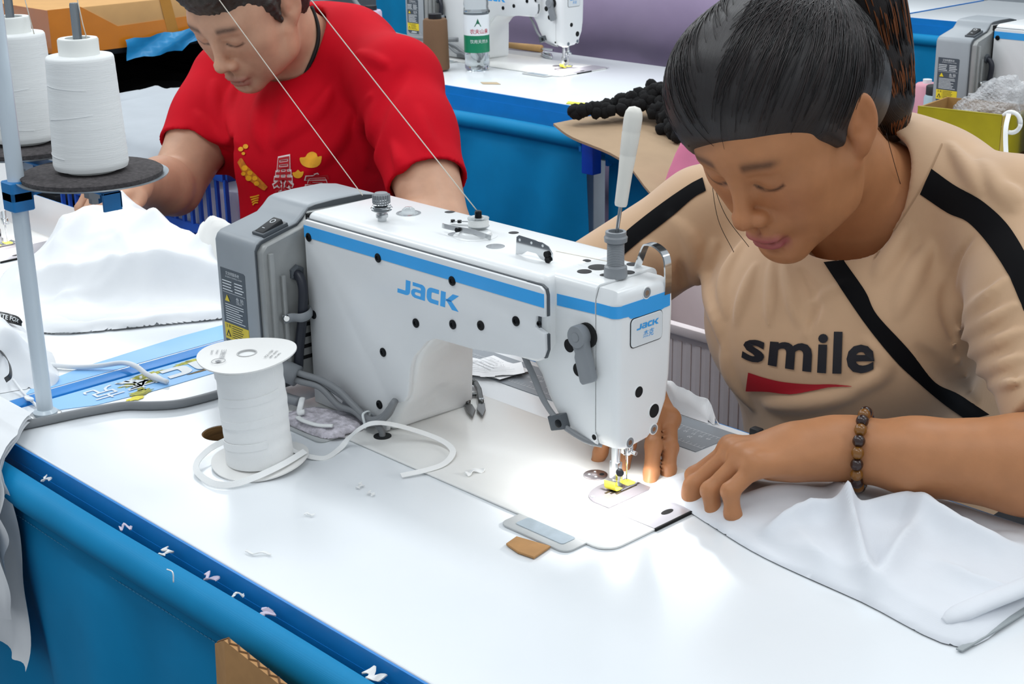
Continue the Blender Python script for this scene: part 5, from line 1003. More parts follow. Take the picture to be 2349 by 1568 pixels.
def wrinkles(X, Y, n, box, w, amp, seed, ang=None):
    """many short bent creases"""
    r = np.random.default_rng(seed); H = np.zeros_like(X)
    for _ in range(n):
        cx, cy = r.uniform(box[0], box[1]), r.uniform(box[2], box[3]); a = r.uniform(0, PI) if ang is None else r.normal(ang[0], ang[1]); L = r.uniform(0.03, 0.11); ww = w * r.uniform(0.6, 1.6); k = r.uniform(-6, 6)
        u = (X - cx) * math.cos(a) + (Y - cy) * math.sin(a); v = -(X - cx) * math.sin(a) + (Y - cy) * math.cos(a) + k * u * u
        H += amp * r.uniform(0.4, 1.2) * np.where(r.random() < 0.72, 1, -0.6) * np.exp(-np.abs(v / ww) ** 1.5) * np.exp(-(u / L) ** 2)
    return H
def cloth(name, label, cat, poly, hfun, z=0.0, m=None, group=None, **k):
    o = link(name, heap_mesh(name, poly, hfun, **k), m or M_COTTON, None, (0, 0, T + z), 180); return tag(o, label, cat, group)

# garments on the man's table
g = lambda X, Y, cx, cy, r: np.exp(-((X - cx) ** 2 + (Y - cy) ** 2) / r ** 2)
def h_pile(X, Y, d):
    env = np.minimum(1, d / 0.09); return env * (0.012 + 0.060 * crumple(X, Y, 5.0, 3, (1.0, 1.7), 0.6, 1) + np.maximum(-0.01, wrinkles(X, Y, 80, (-1.3, -0.78, -0.07, 0.29), 0.011, 0.0085, 5)) + 0.040 * g(X, Y, -1.18, 0.25, 0.11) + 0.020 * g(X, Y, -0.98, 0.22, 0.12)) * (0.45 + 0.55 * np.clip((Y + 0.08) / 0.2, 0, 1))
cloth('garment_pile', 'large heap of crumpled white garments in front of the man in red', 'garments', [(-0.800, 0.270), (-0.785, 0.160), (-0.815, 0.080), (-0.845, 0.020), (-0.885, -0.045), (-0.960, -0.070), (-1.060, -0.050), (-1.150, 0.010), (-1.215, 0.080), (-1.225, 0.180), (-1.300, 0.235), (-1.320, 0.285), (-1.150, 0.290), (-0.950, 0.288)], h_pile, step=0.004, seed=4)
cloth('folded_garment', 'flat white garment edge lying along the front of the large white heap', 'garment', [(-0.790, 0.165), (-0.775, 0.145), (-0.822, 0.052), (-0.868, -0.028), (-0.905, -0.055), (-0.930, -0.030), (-0.900, 0.050), (-0.850, 0.140)], lambda X, Y, d: np.minimum(1, d / 0.012) * (0.004 + 0.006 * crumple(X, Y, 18, 21, (1, 2.0), 1.0)), z=0.002, seed=5, step=0.003)
cloth('rumpled_garment', 'off-white garment bunched behind the grey motor cover', 'garment', [(-0.79, 0.255), (-0.80, 0.180), (-0.87, 0.165), (-0.96, 0.190), (-1.00, 0.255)], lambda X, Y, d: np.minimum(1, d / 0.04) * (0.045 + 0.06 * crumple(X, Y, 6, 31, (1, 2), 0.4, 2)), z=0.012, m=M_COTTON2, seed=8)
def h_left(X, Y, d): return np.minimum(1, d / 0.05) * (0.016 + 0.040 * crumple(X, Y, 8, 41, (1, 1.8), 0.3, 1) + np.maximum(-0.01, wrinkles(X, Y, 40, (-1.05, -0.72, -0.22, -0.07), 0.006, 0.010, 8)))
cloth('tagged_garment', 'white garment with a black woven neck label at the left edge of the picture', 'garment', [(-0.735, -0.165), (-0.722, -0.130), (-0.775, -0.100), (-0.85, -0.075), (-0.95, -0.085), (-1.05, -0.110), (-1.06, -0.180), (-0.95, -0.225), (-0.83, -0.225), (-0.755, -0.205)], h_left, seed=6, step=0.004)
# black neck label, curved, with its woven name
tg = thing('garment_label', 'black woven label with white lettering on the garment at far left', 'label', (0, 0, T)); A = [on_plane(-30, 708, 2, 0.045), on_plane(0, 714, 2, 0.048), on_plane(22, 719, 2, 0.048), on_plane(42, 726, 2, 0.044), on_plane(52, 738, 2, 0.038)]
B = [on_plane(-34, 730, 2, 0.040), on_plane(-4, 734, 2, 0.042), on_plane(20, 740, 2, 0.042), on_plane(36, 744, 2, 0.038), on_plane(50, 748, 2, 0.032)]
Ag, Bg = np.array(spline(A, 6)), np.array(spline(B, 6)); up = Vector((0.4, -0.45, 0.6))
MB().grid([[tuple(a), tuple((a + b) / 2 + np.array(up) * 0.002), tuple(b)] for a, b in zip(Ag, Bg)]).build('label_band', mat('black_satin', '#0f1012', 0.4, var=0.1), tg, smooth=180)
cv, cf = fine_text('WHITE FOX', 0.01, 2); lo_, hi_ = cv.min(0), cv.max(0); vs = []
for q in cv:
    u, w = (q - lo_) / (hi_ - lo_); i = u * 0.86 * (len(Ag) - 1); k = int(i); f_ = i - k; k2 = min(k + 1, len(Ag) - 1); a = Ag[k] * (1 - f_) + Ag[k2] * f_; b = Bg[k] * (1 - f_) + Bg[k2] * f_; vs.append(b + (a - b) * (0.22 + 0.5 * w) + np.array(up) * 0.0032)
link('label_lettering', pmesh('label_lettering', vs, cf), M_INKW, tg)
bp = thing('ribbon_loop', 'short black ribbon loop showing on the white garment at far left', 'ribbon', (0, 0, T)); MB().ribbon(spline([on_plane(-12, 800, 2, 0.034), on_plane(8, 812, 2, 0.036), on_plane(22, 835, 2, 0.034), on_plane(24, 860, 2, 0.026), on_plane(12, 872, 2, 0.02)], 6), (0.5, -0.4, 0.7), 0.010, 0.0008).build('loop', MATS['black_satin'], bp)
cd = tag(MB().tube(spline([on_plane(70, 832, 2, 0.006), on_plane(110, 836, 2, 0.005), on_plane(170, 841, 2, 0.004), on_plane(225, 839, 2, 0.005), on_plane(280, 832, 2, 0.009), on_plane(312, 840, 2, 0.011), on_plane(340, 860, 2, 0.006), on_plane(384, 876, 2, 0.0035)], 8), 0.0030, 8).build('drawstring', M_COTTON, None, (0, 0, T), 180), 'white drawstring lying across the blue joint between the tables', 'drawstring')
kn = thing('knotted_cord', 'thin knotted white cord at the foot of the pole', 'cord', (0, 0, T))
MB().tube(spline([on_plane(30, 870, 2, 0.012), on_plane(45, 890, 2, 0.006), on_plane(60, 908, 2, 0.004), on_plane(75, 915, 2, 0.006), on_plane(64, 916, 2, 0.009), on_plane(58, 910, 2, 0.006), on_plane(76, 922, 2, 0.004), on_plane(86, 934, 2, 0.002)], 6), 0.0016, 6).build('cord', M_COTTON, kn, smooth=180)

# garment hanging over the near left corner of the table: three layers of cloth
hg = thing('hanging_garment', 'white ruffled garment hanging over the near left corner of the front table', 'garment', (0, 0, T))
for k, (xr, ln, off) in enumerate(((-0.535, 0.21, 0.000), (-0.528, 0.15, 0.008), (-0.530, 0.095, 0.015))):
    P = []
    for i in range(46):
        t = i / 45; row = []
        for j in range(40):
            v = j / 39 * (0.10 + 0.035 + ln); xe = (-0.628 + 0.50 * v) if v < 0.10 else min(xr + 0.004, -0.578 + (v - 0.10) / 0.035 * 0.045);  x = -0.86 + (xe + 0.86) * t
            if v < 0.10: y, z = -0.205 - v * 0.4, 0.006 + 0.004 * k + 0.016 * math.sin(v * 22) * (1 - t * 0.6)
            elif v < 0.135: a = (v - 0.10) / 0.035 * PI / 2; y, z = -0.245 - 0.040 * math.sin(a), 0.006 + 0.004 * k - 0.022 * (1 - math.cos(a)) + 0.003
            else: y, z = -0.285, -0.013 + 0.004 * k - (v - 0.135)
            dn = max(0, (v - 0.12) / ln); wv = 0.010 * math.sin(34 * x + 2.1 * k + 3 * dn) * min(1, dn * 2) + 0.004 * math.sin(90 * x + k) * dn; row.append((x + 0.012 * math.sin(dn * 9 + k) * dn * t, y - off * min(1, dn * 3) + wv, z + 0.006 * math.sin(55 * x + 4 * k) * dn))
        P.append(row)
    MB().grid(P).build('cloth_layer', M_COTTON, hg, smooth=180)

# ------------------------------------------------------------------ printed bands at the table joint
M_BAND = mat('pale_blue_print', '#8cc3f4', 0.35, var=0.04, scale=5)
M_WORN = mat('worn_print', '#a8a53c', 0.6, var=0.6, scale=160); M_WORN2 = mat('worn_print_brown', '#6d5b3a', 0.6, var=0.5, scale=200); M_YB = mat('bright_yellow_print', '#f0e02a', 0.5)
bd = thing('printed_band', 'pale blue printed band with white lettering and worn patches on the front table', 'sticker', (0, 0, T))
MB().prism([(-0.684, -0.178), (-0.684, 0.250), (-0.624, 0.250), (-0.624, -0.060), (-0.632, -0.130), (-0.652, -0.172)], 0.0002, 0.0006, 'z').build('band', M_BAND, bd)
print_on('band_lettering', logo_at(-0.03, 0.0, 0.030, 0.12) + [txt('杰克', 0.105, 0.0, 0.040)], (-0.672, 0.060, 0.0012), (0, -1, 0), (1, 0, 0), M_INKW, bd, 0.0002)['kind'] = 'stuff'
rw = random.Random(5)
def patch(cx, cy, rx, ry, m, n=26):
    pts = []
    for i in range(n): a = 2 * PI * i / n; r = (0.55 + 0.45 * rw.random()) if m is not M_WORN2 else (0.8 + 0.2 * rw.random()); pts.append((cx + rx * r * math.cos(a), cy + ry * r * math.sin(a)))
    MB().prism(pts, 0.0006, 0.0009, 'z').build('worn_patch', m, bd, smooth=None)
for q in ((-0.660, -0.062, 0.012, 0.026, M_WORN), (-0.672, -0.045, 0.008, 0.035, M_WORN), (-0.630, -0.075, 0.010, 0.016, M_WORN), (-0.645, -0.070, 0.016, 0.006, M_WORN), (-0.676, 0.015, 0.006, 0.022, M_WORN), (-0.640, 0.020, 0.003, 0.032, M_WORN2), (-0.632, 0.050, 0.003, 0.020, M_WORN2), (-0.618, -0.090, 0.007, 0.013, M_YB), (-0.640, 0.095, 0.012, 0.022, M_WORN)): patch(*q)
MB().prism([(-0.636, 0.050), (-0.600, 0.060), (-0.590, 0.110), (-0.640, 0.110)], 0.0010, 0.0014, 'z').build('yellow_corner', M_YB, bd)
b2 = thing('printed_band', 'plain pale blue printed band along the end of the man\'s table', 'sticker', (0, 0, T)); MB().prism([(-0.716, -0.170), (-0.716, 0.250), (-0.762, 0.250), (-0.764, 0.060), (-0.752, -0.080), (-0.735, -0.150)], 0.0002, 0.0006, 'z').build('band', M_BAND, b2)

# ------------------------------------------------------------------ thread stand with cones
M_POLE = mat('white_pole_enamel', '#cfdbe4', 0.28, var=0.02, coat=0.3); M_BRK = mat('blue_bracket', '#1f78b8', 0.4, var=0.06); M_FELT = mat('grey_felt', '#4a4647', 0.95, var=0.35, scale=220, bump=0.6, bscale=500)
TS = thing('thread_stand', 'white thread stand pole with blue brackets and two felt-topped discs', 'thread stand', (-0.642, -0.183, T)); o_ = np.array((-0.642, -0.183, 0.0))
MB().lathe([(0.0085, 0.0), (0.0085, 0.84)], n=24).build('pole', M_POLE, TS, smooth=60)
MB().lathe([(0.0165, 0.0), (0.0165, 0.003), (0.0155, 0.0035)], n=28).build('base_washer', M_STEEL, TS); MB().lathe([(0.0125, 0.0035), (0.0128, 0.006), (0.0095, 0.009), (0.0085, 0.009)], n=28).build('pole_collar', M_POLE, TS)
FD, BD = np.array((-0.609, -0.116, 0.258)), np.array((-0.750, -0.116, 0.268))
def cone_of_thread(c, label, seed):
    C_ = thing('thread_cone', label, 'thread cone', (c[0], c[1], T + c[2] + 0.0025), 'white thread cones on the stand')
    n = 40; pr = [(0.0362, 0.004), (0.0376, 0.008)] + [(0.0376 - 0.0042 * t + 0.00005 * math.sin(t * 70), 0.008 + 0.106 * t) for t in np.linspace(0.02, 0.98, n)] + [(0.0332, 0.1145), (0.0320, 0.1165), (0.0200, 0.1172)]
    MB().lathe(pr, n=48).build('thread_body', mat('cone_thread', '#eef0ef', 0.7, var=0.02, scale=40, bump=0.12, bscale=200, stretch=(0.3, 0.3, 4.0)), C_, smooth=60)
    MB().lathe([(0.0255, 0.0), (0.0250, 0.010), (0.0200, 0.020), (0.0200, 0.132), (0.0190, 0.1335), (0.0125, 0.1335), (0.0118, 0.120), (0.0118, 0.02)], n=36).build('cone_core', mat('cone_core_white', '#e6e8e4', 0.45, var=0.02), C_, smooth=40)
    r_ = random.Random(seed)
    for k in range(3):                                   # crossing wraps
        z0 = 0.022 + 0.034 * k; a0 = r_.uniform(-2.9, -1.6); P = []
        for i in range(14): t = i / 13; a = a0 + 1.5 * t; z = z0 + (0.006 if k % 2 else -0.004) * t; rr = 0.0376 - 0.0042 * (z - 0.008) / 0.106 + 0.0004; P.append((rr * math.cos(a), rr * math.sin(a), z))
        MB().tube(P, 0.0002, 5).build('thread_wrap', M_COTTON, C_, smooth=180)
    return C_
for nm, D in (('near', FD), ('far', BD)):
    d = D - o_; h = d[2]
    MB().lathe([(0.004, h - 0.012), (0.013, h - 0.012), (0.014, h - 0.008), (0.060, h - 0.0075), (0.076, h - 0.004), (0.0765, h - 0.0025), (0.0750, h - 0.0028), (0.060, h - 0.0062), (0.004, h - 0.0066)], (d[0], d[1], 0), n=48).build('spool_disc', mat('disc_metal', '#aeb6bb', 0.3, 0.6, var=0.06), TS, smooth=50)
    MB().lathe([(0.004, h - 0.0064), (0.0700, h - 0.0055), (0.0712, h + 0.0008), (0.069, h + 0.0022), (0.004, h + 0.0022)], (d[0], d[1], 0), n=48).build('felt_pad', M_FELT, TS, smooth=50)
    MB().lathe([(0.0045, h - 0.020), (0.0045, h + 0.168), (0.0040, h + 0.170)], (d[0], d[1], 0), n=18).build('spindle', mat('spindle_steel', '#8f969b', 0.25, 0.9, var=0.05), TS, smooth=60)
    zc = h - 0.016; x1 = d[0] + (0.036 if nm == 'near' else -0.020); x0 = d[0] - (0.060 if nm == 'near' else -0.050)
    MB().prism([(x0, d[1] - 0.010), (x1, d[1] - 0.010), (x1, d[1] + 0.010), (x0, d[1] + 0.010)], zc - 0.0012, zc + 0.0012, 'z', 0.0005, 1).build('bracket_arm', M_BRK, TS)
    MB().prism([(x0, zc), (x1, zc), (x1, zc - 0.016), (x1 - 0.010, zc - 0.021), (x0, zc - 0.010)], d[1] + 0.0085, d[1] + 0.0108, 'y', 0.0005, 1).build('bracket_flange', M_BRK, TS)
    MB().prism([(x1 - 0.003, zc + 0.001), (x1, zc + 0.001), (x1, zc - 0.018), (x1 - 0.003, zc - 0.018)], d[1] - 0.010, d[1] + 0.010, 'y').build('bracket_lip', M_BRK, TS)
    q0 = np.array((0.0, 0.0)); q1 = np.array((x0 + 0.004 if nm == 'near' else x0 - 0.004, d[1])); dr = (q1 - q0) / np.linalg.norm(q1 - q0); nn = np.array((-dr[1], dr[0]))
    MB().prism([tuple(q0 + nn * 0.006), tuple(q1 + nn * 0.006), tuple(q1 - nn * 0.006), tuple(q0 - nn * 0.006)], zc - 0.004, zc - 0.0015, 'z').build('bracket_link', M_BRK, TS)
    MB().prism(rrect(-0.012, 0.012, -0.012, 0.012, 0.003), zc - 0.016, zc + 0.004, 'z', 0.001, 1).build('pole_clamp', M_BRK, TS)
    MB().lathe([(0.0065, h - 0.032), (0.0065, h - 0.026), (0.0105, h - 0.0255), (0.0105, h - 0.0185)], (d[0], d[1], 0), n=6).build('spindle_nut', M_STEEL, TS, smooth=20)
    MB().lathe([(0.004, 0), (0.004, 0.016)], (-0.013, 0.004, zc - 0.006), (-1, 0.2, 0), 10).build('clamp_bolt', M_BLACK, TS)
GA, GB = np.array((-0.640, -0.142, 0.81)), np.array((-0.710, -0.165, 0.80))
MB().tube([(0, 0, 0.82), tuple(GB - o_ + (0, 0, 0.02))], 0.003, 8).build('guide_arm', M_STEEL, TS); MB().tube([(0, 0, 0.83), tuple(GA - o_ + (0, 0, 0.02))], 0.003, 8).build('guide_arm', M_STEEL, TS)
for G_ in (GA, GB): MB().tube([tuple(G_ - o_ + np.array((0.006 * math.cos(a), 0.006 * math.sin(a), 0.012 + 0.0)) ) for a in np.linspace(0, 2 * PI, 13)], 0.0012, 6).build('guide_eye', M_CHROME, TS)
cone_of_thread(FD, 'white thread cone on the nearer felt disc, right of the pole', 1); cone_of_thread(BD, 'white thread cone on the farther felt disc, partly behind the nearer cone', 2)
M_THR = mat('cream_thread', '#e9e1d2', 0.8, var=0.05, bump=0.4, bscale=3000)
def sag(a, b, s, n=14): a = np.array(a); b = np.array(b); return [tuple(a + (b - a) * t - np.array((0, 0, s)) * 4 * t * (1 - t)) for t in np.linspace(0, 1, n)]
def thread(label, pts, r=0.00055): return tag(MB().tube(pts, r, 6).build('sewing_thread', M_THR, None, (0, 0, T), 180), label, 'thread', 'sewing threads')
thread('cream thread running down from upper left to the machine behind the motor cover', sag(GB, (-0.462, 0.116, 0.2165), 0.004))
thread('cream thread running down in front of the man\'s red sleeve to the bobbin winder', sag(GA, (-0.262, 0.108, 0.2255), 0.004))
thread('thread rising from the nearer white cone', [tuple(FD + np.array((0.012, 0.004, 0.1335)))] + sag(FD + np.array((0.010, 0.002, 0.15)), GA, 0.0))
thread('thread rising from the farther white cone', [tuple(BD + np.array((0.030, 0.010, 0.118)))] + sag(BD + np.array((0.012, 0.012, 0.16)), GB, 0.0))
thread('thin thread stretched from the guide plate to the grey thread post', sag((-0.158, 0.100, 0.2165), (-0.080, 0.092, 0.2230), 0.0), 0.0004)

# ------------------------------------------------------------------ tape spool, cable, small things on the front table
M_CARDW = mat('white_card', '#e7e6e3', 0.6, var=0.02, scale=20); M_TAPE = mat('white_twill_tape', '#edeeed', 0.75, var=0.02, scale=30, weave=0.15, bscale=500)
SP = thing('tape_spool', 'white card spool wound with white twill tape standing beside the machine', 'spool', (-0.375, -0.094, T)); SP.rotation_euler = (0.035, -0.03, 0.4)
def flange(z, nm, bend): 
    P = []; n = 56
    b = MB(); rows = []
    for k, r in enumerate((0.0095, 0.02, 0.032, 0.042, 0.0475)):
        rows.append([(r * math.cos(2 * PI * i / n), r * math.sin(2 * PI * i / n), z + bend * (r / 0.0475) ** 2 * math.sin(2 * (2 * PI * i / n) + 1.0)) for i in range(n + 1)])
    b.grid(rows); b.grid([[(p[0], p[1], p[2] + 0.0014) for p in row] for row in rows]); b.grid([rows[-1], [(p[0], p[1], p[2] + 0.0014) for p in rows[-1]]]); bmesh.ops.remove_doubles(b.bm, verts=b.bm.verts[:], dist=1e-5)
    return b.build(nm, M_CARDW, SP, smooth=50)
flange(0.0035, 'bottom_flange', 0.0022); tf = flange(0.1135, 'top_flange', 0.0018)
pr = [(0.0300, 0.005)] + [(0.0325 + 0.00025 * math.sin(t * 47) + 0.0004 * math.sin(t * 13 + 1), 0.005 + 0.1085 * t) for t in np.linspace(0.01, 0.99, 60)] + [(0.0315, 0.1135)]
MB().lathe(pr, n=48).build('wound_tape', M_TAPE, SP, smooth=60); MB().lathe([(0.0098, 0.003), (0.0098, 0.1155), (0.0086, 0.1155), (0.0086, 0.003)], n=28).build('core_tube', mat('grey_card', '#b9b9b8', 0.6), SP, smooth=40)
for k in range(4):
    a0 = -2.6 + 0.3 * (k % 3); MB().ribbon([((0.0328) * math.cos(a0 + 1.9 * t), 0.0328 * math.sin(a0 + 1.9 * t), 0.026 + 0.024 * k + 0.006 * t) for t in np.linspace(0, 1, 16)], (0, 0, 1), 0.0075, 0.0009).build('tape_turn', M_TAPE, SP, smooth=60)
GI = mat('grey_ink', '#8f9194', 0.6); ro = math.cos(2.5), math.sin(2.5)
for i_, (ang, rows) in enumerate(((3.6, (('三角织带', 0.006), ('SANJIAO', 0.003), ('QUALITY', 0.003))), (0.15, (('RCX-L 750Y', 0.0038), ('8MM  WHITE', 0.0032), ('NO. 0612', 0.0032))))):
    U = Vector((math.cos(ang + 1.57), math.sin(ang + 1.57), 0)); Vv = Vector((-math.sin(ang + 1.57), math.cos(ang + 1.57), 0)); c_ = Vector((math.cos(ang) * 0.031, math.sin(ang) * 0.031, 0.1164)); P = []
    for q, (s_, sz) in enumerate(rows): P.append(txt(s_, -0.012, 0.006 - 0.005 * q, sz))
    print_on('flange_print', P, c_, U, Vv, GI if i_ == 0 else M_INKK, tf, 0.0)['kind'] = 'stuff'
em = [(math.cos(a) * 0.0065 + 0.031 * math.cos(4.25), math.sin(a) * 0.0065 + 0.031 * math.sin(4.25), 0.1162) for a in np.linspace(0, 2 * PI, 25)]
MB().tube(em, 0.00025, 4).build('emblem_ring', GI, tf); MB().prism([(0.031 * math.cos(4.25) + 0.0035 * math.cos(a), 0.031 * math.sin(4.25) + 0.003 * math.sin(a)) for a in (0.3, 2.0, 3.6, 5.0)], 0.1160, 0.1162, 'z').build('emblem_mark', GI, tf)
lt = thing('loose_tape', 'loose end of white tape arching over the machine bed edge', 'tape', (0, 0, T))
P = [on_plane(*p) for p in ((672, 1032, 2, 0.012), (700, 1044, 2, 0.004), (745, 1050, 2, 0.0012), (780, 1028, 2, 0.002), (797, 1008, 2, 0.008), (822, 985, 2, 0.020), (856, 970, 2, 0.027), (905, 974, 2, 0.022), (974, 994, 2, 0.0125), (1020, 1014, 2, 0.008), (1039, 1036, 2, 0.006), (1020, 1062, 2, 0.0045), (980, 1077, 2, 0.0040), (920, 1090, 2, 0.0030))]
P = spline(P, 8); MB().ribbon(P, [np.cross(P[min(i + 1, len(P) - 1)] - P[max(i - 1, 0)], (0.25, -0.25, 1)) for i in range(len(P))], 0.0062, 0.0007).build('tape_end', M_TAPE, lt, smooth=60)
lt2 = thing('loose_tape', 'slack turn of white tape circling the foot of the spool', 'tape', (0, 0, T))
P = [on_plane(*p) for p in ((700, 1034, 2, 0.012), (650, 1064, 2, 0.010), (590, 1092, 2, 0.007), (535, 1110, 2, 0.0042), (490, 1108, 2, 0.0038), (455, 1085, 2, 0.0045), (452, 1060, 2, 0.006), (480, 1030, 2, 0.0085), (520, 1008, 2, 0.012))]
P = spline(P, 8); MB().ribbon(P, [np.cross(P[min(i + 1, len(P) - 1)] - P[max(i - 1, 0)], (0.55, -0.6, 0.7)) for i in range(len(P))], 0.0062, 0.0007).build('tape_turn', M_TAPE, lt2, smooth=60)
gc = [on_plane(*p, 2, 0.0048) for p in ((45, 977), (110, 963), (180, 948), (240, 937), (290, 930), (345, 930), (400, 927), (450, 917), (510, 900), (560, 880))]
gc += [np.array((-0.515, 0.022, 0.012)), np.array((-0.500, 0.045, 0.028))]
tag(MB().tube(spline(gc, 8), 0.0048, 12).build('power_cable', M_CABLE, None, (0, 0, T), 180), 'thick grey power cable lying across the front table to the motor', 'cable')
bc = tag(MB().prism([(-0.073, -0.050), (-0.0765, -0.034), (-0.042, -0.0265), (-0.0375, -0.051), (-0.055, -0.0535)], 0.0008, 0.0030, 'z', 0.0004, 1).build('cardboard_scrap', mat('brown_cardboard', '#b08454', 0.8, var=0.12, scale=40), None, (0, 0, T), None), 'small brown cardboard scrap beside the hinge pad of the bed', 'cardboard')
# measuring strip
RU = thing('measuring_strip', 'grey measuring strip with white scales along the woman\'s side of the table', 'ruler', (0, 0, T)); MB().prism([(-0.660, 0.2205), (-0.0855, 0.2205), (-0.0825, 0.2835), (-0.660, 0.2835)], 0.0002, 0.0008, 'z').build('strip', mat('strip_grey', '#8b9299', 0.4, var=0.03), RU)
P = [qd(-0.655, 0.2635, -0.0845, 0.2640), qd(-0.655, 0.2305, -0.0845, 0.2310)]; P2 = []
for v in range(96, 210):
    x = -0.0965 - (v / 2 - 49) * 0.00988
    if -0.655 < x < -0.085: P.append(qd(x - 0.0002, 0.2635 - (0.0065 if v % 2 == 0 else 0.004), x + 0.0002, 0.2635)); P.append(qd(x - 0.0002, 0.2310, x + 0.0002, 0.2310 + (0.0055 if v % 2 == 0 else 0.0035)))
print_on('scale_ticks', P, (0, 0, 0.0008), (1, 0, 0), (0, 1, 0), M_INKW, RU, 0.0002)['kind'] = 'stuff'
for v in range(49, 100):
    x = -0.0965 - (v - 49) * 0.00988
    if x > -0.64: P2.append(txt(str(v), -x - 0.0030, -0.2555, 0.0052))
for v in range(18, 42):
    x = -0.1137 - (v - 20) * 0.0251
    if -0.64 < x < -0.09: P2.append(txt(str(v), -x - 0.0030, -0.2470, 0.0056))
print_on('scale_numbers', P2, (0, 0, 0.0008), (-1, 0, 0), (0, -1, 0), M_INKW, RU, 0.0002)['kind'] = 'stuff'
# slips of paper, thread snips
M_PAP = mat('white_paper', '#eceef0', 0.6, var=0.01)
for k, (cx, cy, w_, h_, a, z) in enumerate(((-0.410, 0.236, 0.075, 0.048, 0.25, 0.0012), (-0.398, 0.246, 0.070, 0.045, -0.1, 0.0024), (-0.412, 0.222, 0.066, 0.042, 0.5, 0.0036), (-0.384, 0.240, 0.050, 0.036, 0.9, 0.0048))):
    pp = thing('paper_slip', ('lowest', 'second lowest', 'third', 'topmost')[k] + ' of the printed white paper slips under the machine arm', 'paper', (cx, cy, T + z), 'printed paper slips')
    pp.rotation_euler = (0, 0, a); MB().grid([[(-w_ / 2 + w_ * i / 8, -h_ / 2 + h_ * j / 4, 0.0006 * math.sin(i * 1.3 + k) + 0.002 * (i / 8) ** 2) for j in range(5)] for i in range(9)]).build('sheet', M_PAP, pp, smooth=180)
    P = [txt(('MADE IN CHINA', 'ITEM 0612', 'SIZE  M', 'No. 48-21')[k], -w_ * 0.4, h_ * 0.18, 0.006)] + [qd(-w_ * 0.4, h_ * (0.08 - 0.13 * q), w_ * (0.1 + 0.1 * (q % 3)), h_ * (0.10 - 0.13 * q)) for q in range(4)]; print_on('slip_print', P, (0, 0, 0.0030), (1, 0, 0), (0, 1, 0), mat('faint_ink', '#b4b7ba', 0.6), pp, 0.0)['kind'] = 'stuff'
a_, b_ = np.array((-0.384, 0.192)), np.array((-0.2975, 0.1245)); dv = (b_ - a_); ln = np.linalg.norm(dv); dv /= ln
SN = thing('thread_snips', 'small dark steel thread snips lying on the bed under the arm', 'snips', (a_[0], a_[1], T + 0.003), rz=math.atan2(dv[1], dv[0])); MS = mat('dark_snip_steel', '#5a5d5d', 0.35, 0.8, var=0.2, scale=80)
for s in (-1, 1):
    MB().prism([(0.004, s * 0.001), (0.006, s * 0.008), (0.030, s * 0.0105), (0.068, s * 0.0100), (0.072, s * 0.0075), (0.066, s * 0.0040), (0.030, s * 0.0050), (0.010, s * 0.0030)], 0.0, 0.005, 'z', 0.0008, 1).build('handle', MS, SN)
    MB().prism([(0.070, s * 0.0105), (0.090, s * 0.0098), (0.1085, s * 0.0052), (0.088, s * 0.0008), (0.072, s * 0.0030)], 0.001, 0.003, 'z', 0.0003, 1).build('blade', mat('blade_steel', '#77797a', 0.3, 0.9), SN)
    for q in range(2): MB().lathe([(0.0016, 0), (0.0014, 0.0008)], (0.064, s * (0.0062 + 0.0028 * q), 0.005), n=10).build('rivet', M_CHROME, SN)
MB().tube([(0.010, -0.004, 0.003), (0.002, -0.003, 0.003), (-0.001, 0, 0.003), (0.002, 0.003, 0.003), (0.010, 0.004, 0.003)], 0.0028, 8).build('spring', MS, SN, smooth=180)
MB().box((0.040, -0.004, 0.001), (0.046, 0.004, 0.004), 0.0006).build('stop', MS, SN)
# white-handled awl standing in the grey post
AW = thing('awl', 'white-handled awl standing in the grey post on the machine head', 'awl', (-0.0735, 0.0885, T + 0.245)); AW.rotation_euler = (math.radians(-5), math.radians(5.5), 0)
MB().lathe([(0.0002, 0.0), (0.0016, 0.006), (0.0018, 0.032)], n=12).build('shaft', M_STEEL, AW, smooth=60); MB().lathe([(0.0050, 0.031), (0.0056, 0.033), (0.0062, 0.060), (0.0071, 0.075), (0.0068, 0.076), (0.0072, 0.077), (0.0079, 0.095), (0.0076, 0.0962), (0.0079, 0.0975), (0.0080, 0.108), (0.0072, 0.113), (0.0050, 0.1165), (0, 0.118)], n=24).build('handle', mat('ivory_plastic', '#e6e3da', 0.4, var=0.02), AW, smooth=60)
# cloth scraps
rs = random.Random(9); SCR = []
def scrap(nm, lab, cat, p, L_, w_, a, grp, m=None, th=0.0012, curl=0.004):
    o = thing(nm, lab, cat, (p[0], p[1], T + p[2]), grp, a); P = [(L_ * (i / 9 - 0.5), curl * math.sin(i * 0.9 + a * 3), 0.0012 + abs(curl) * 0.5 * (0.5 + 0.5 * math.sin(i * 1.3 + a))) for i in range(10)]
    MB().ribbon(P, [(0.0, 1, 0.5 * math.sin(i + a)) for i in range(10)], w_, th).build('cloth', m or M_TAPE, o, smooth=60); return o
SCRL = ['smallest scrap, at the left end of the skirt rod', 'second scrap from the left along the skirt rod', 'third scrap from the left along the skirt rod', 'fourth scrap from the left along the skirt rod', 'fifth scrap from the left along the skirt rod', 'sixth scrap from the left along the skirt rod', 'largest scrap, at the right end of the skirt rod by the bottom edge']
LIL = mat('pale_lilac_scrap', '#cfc6d8', 0.9, var=0.1)
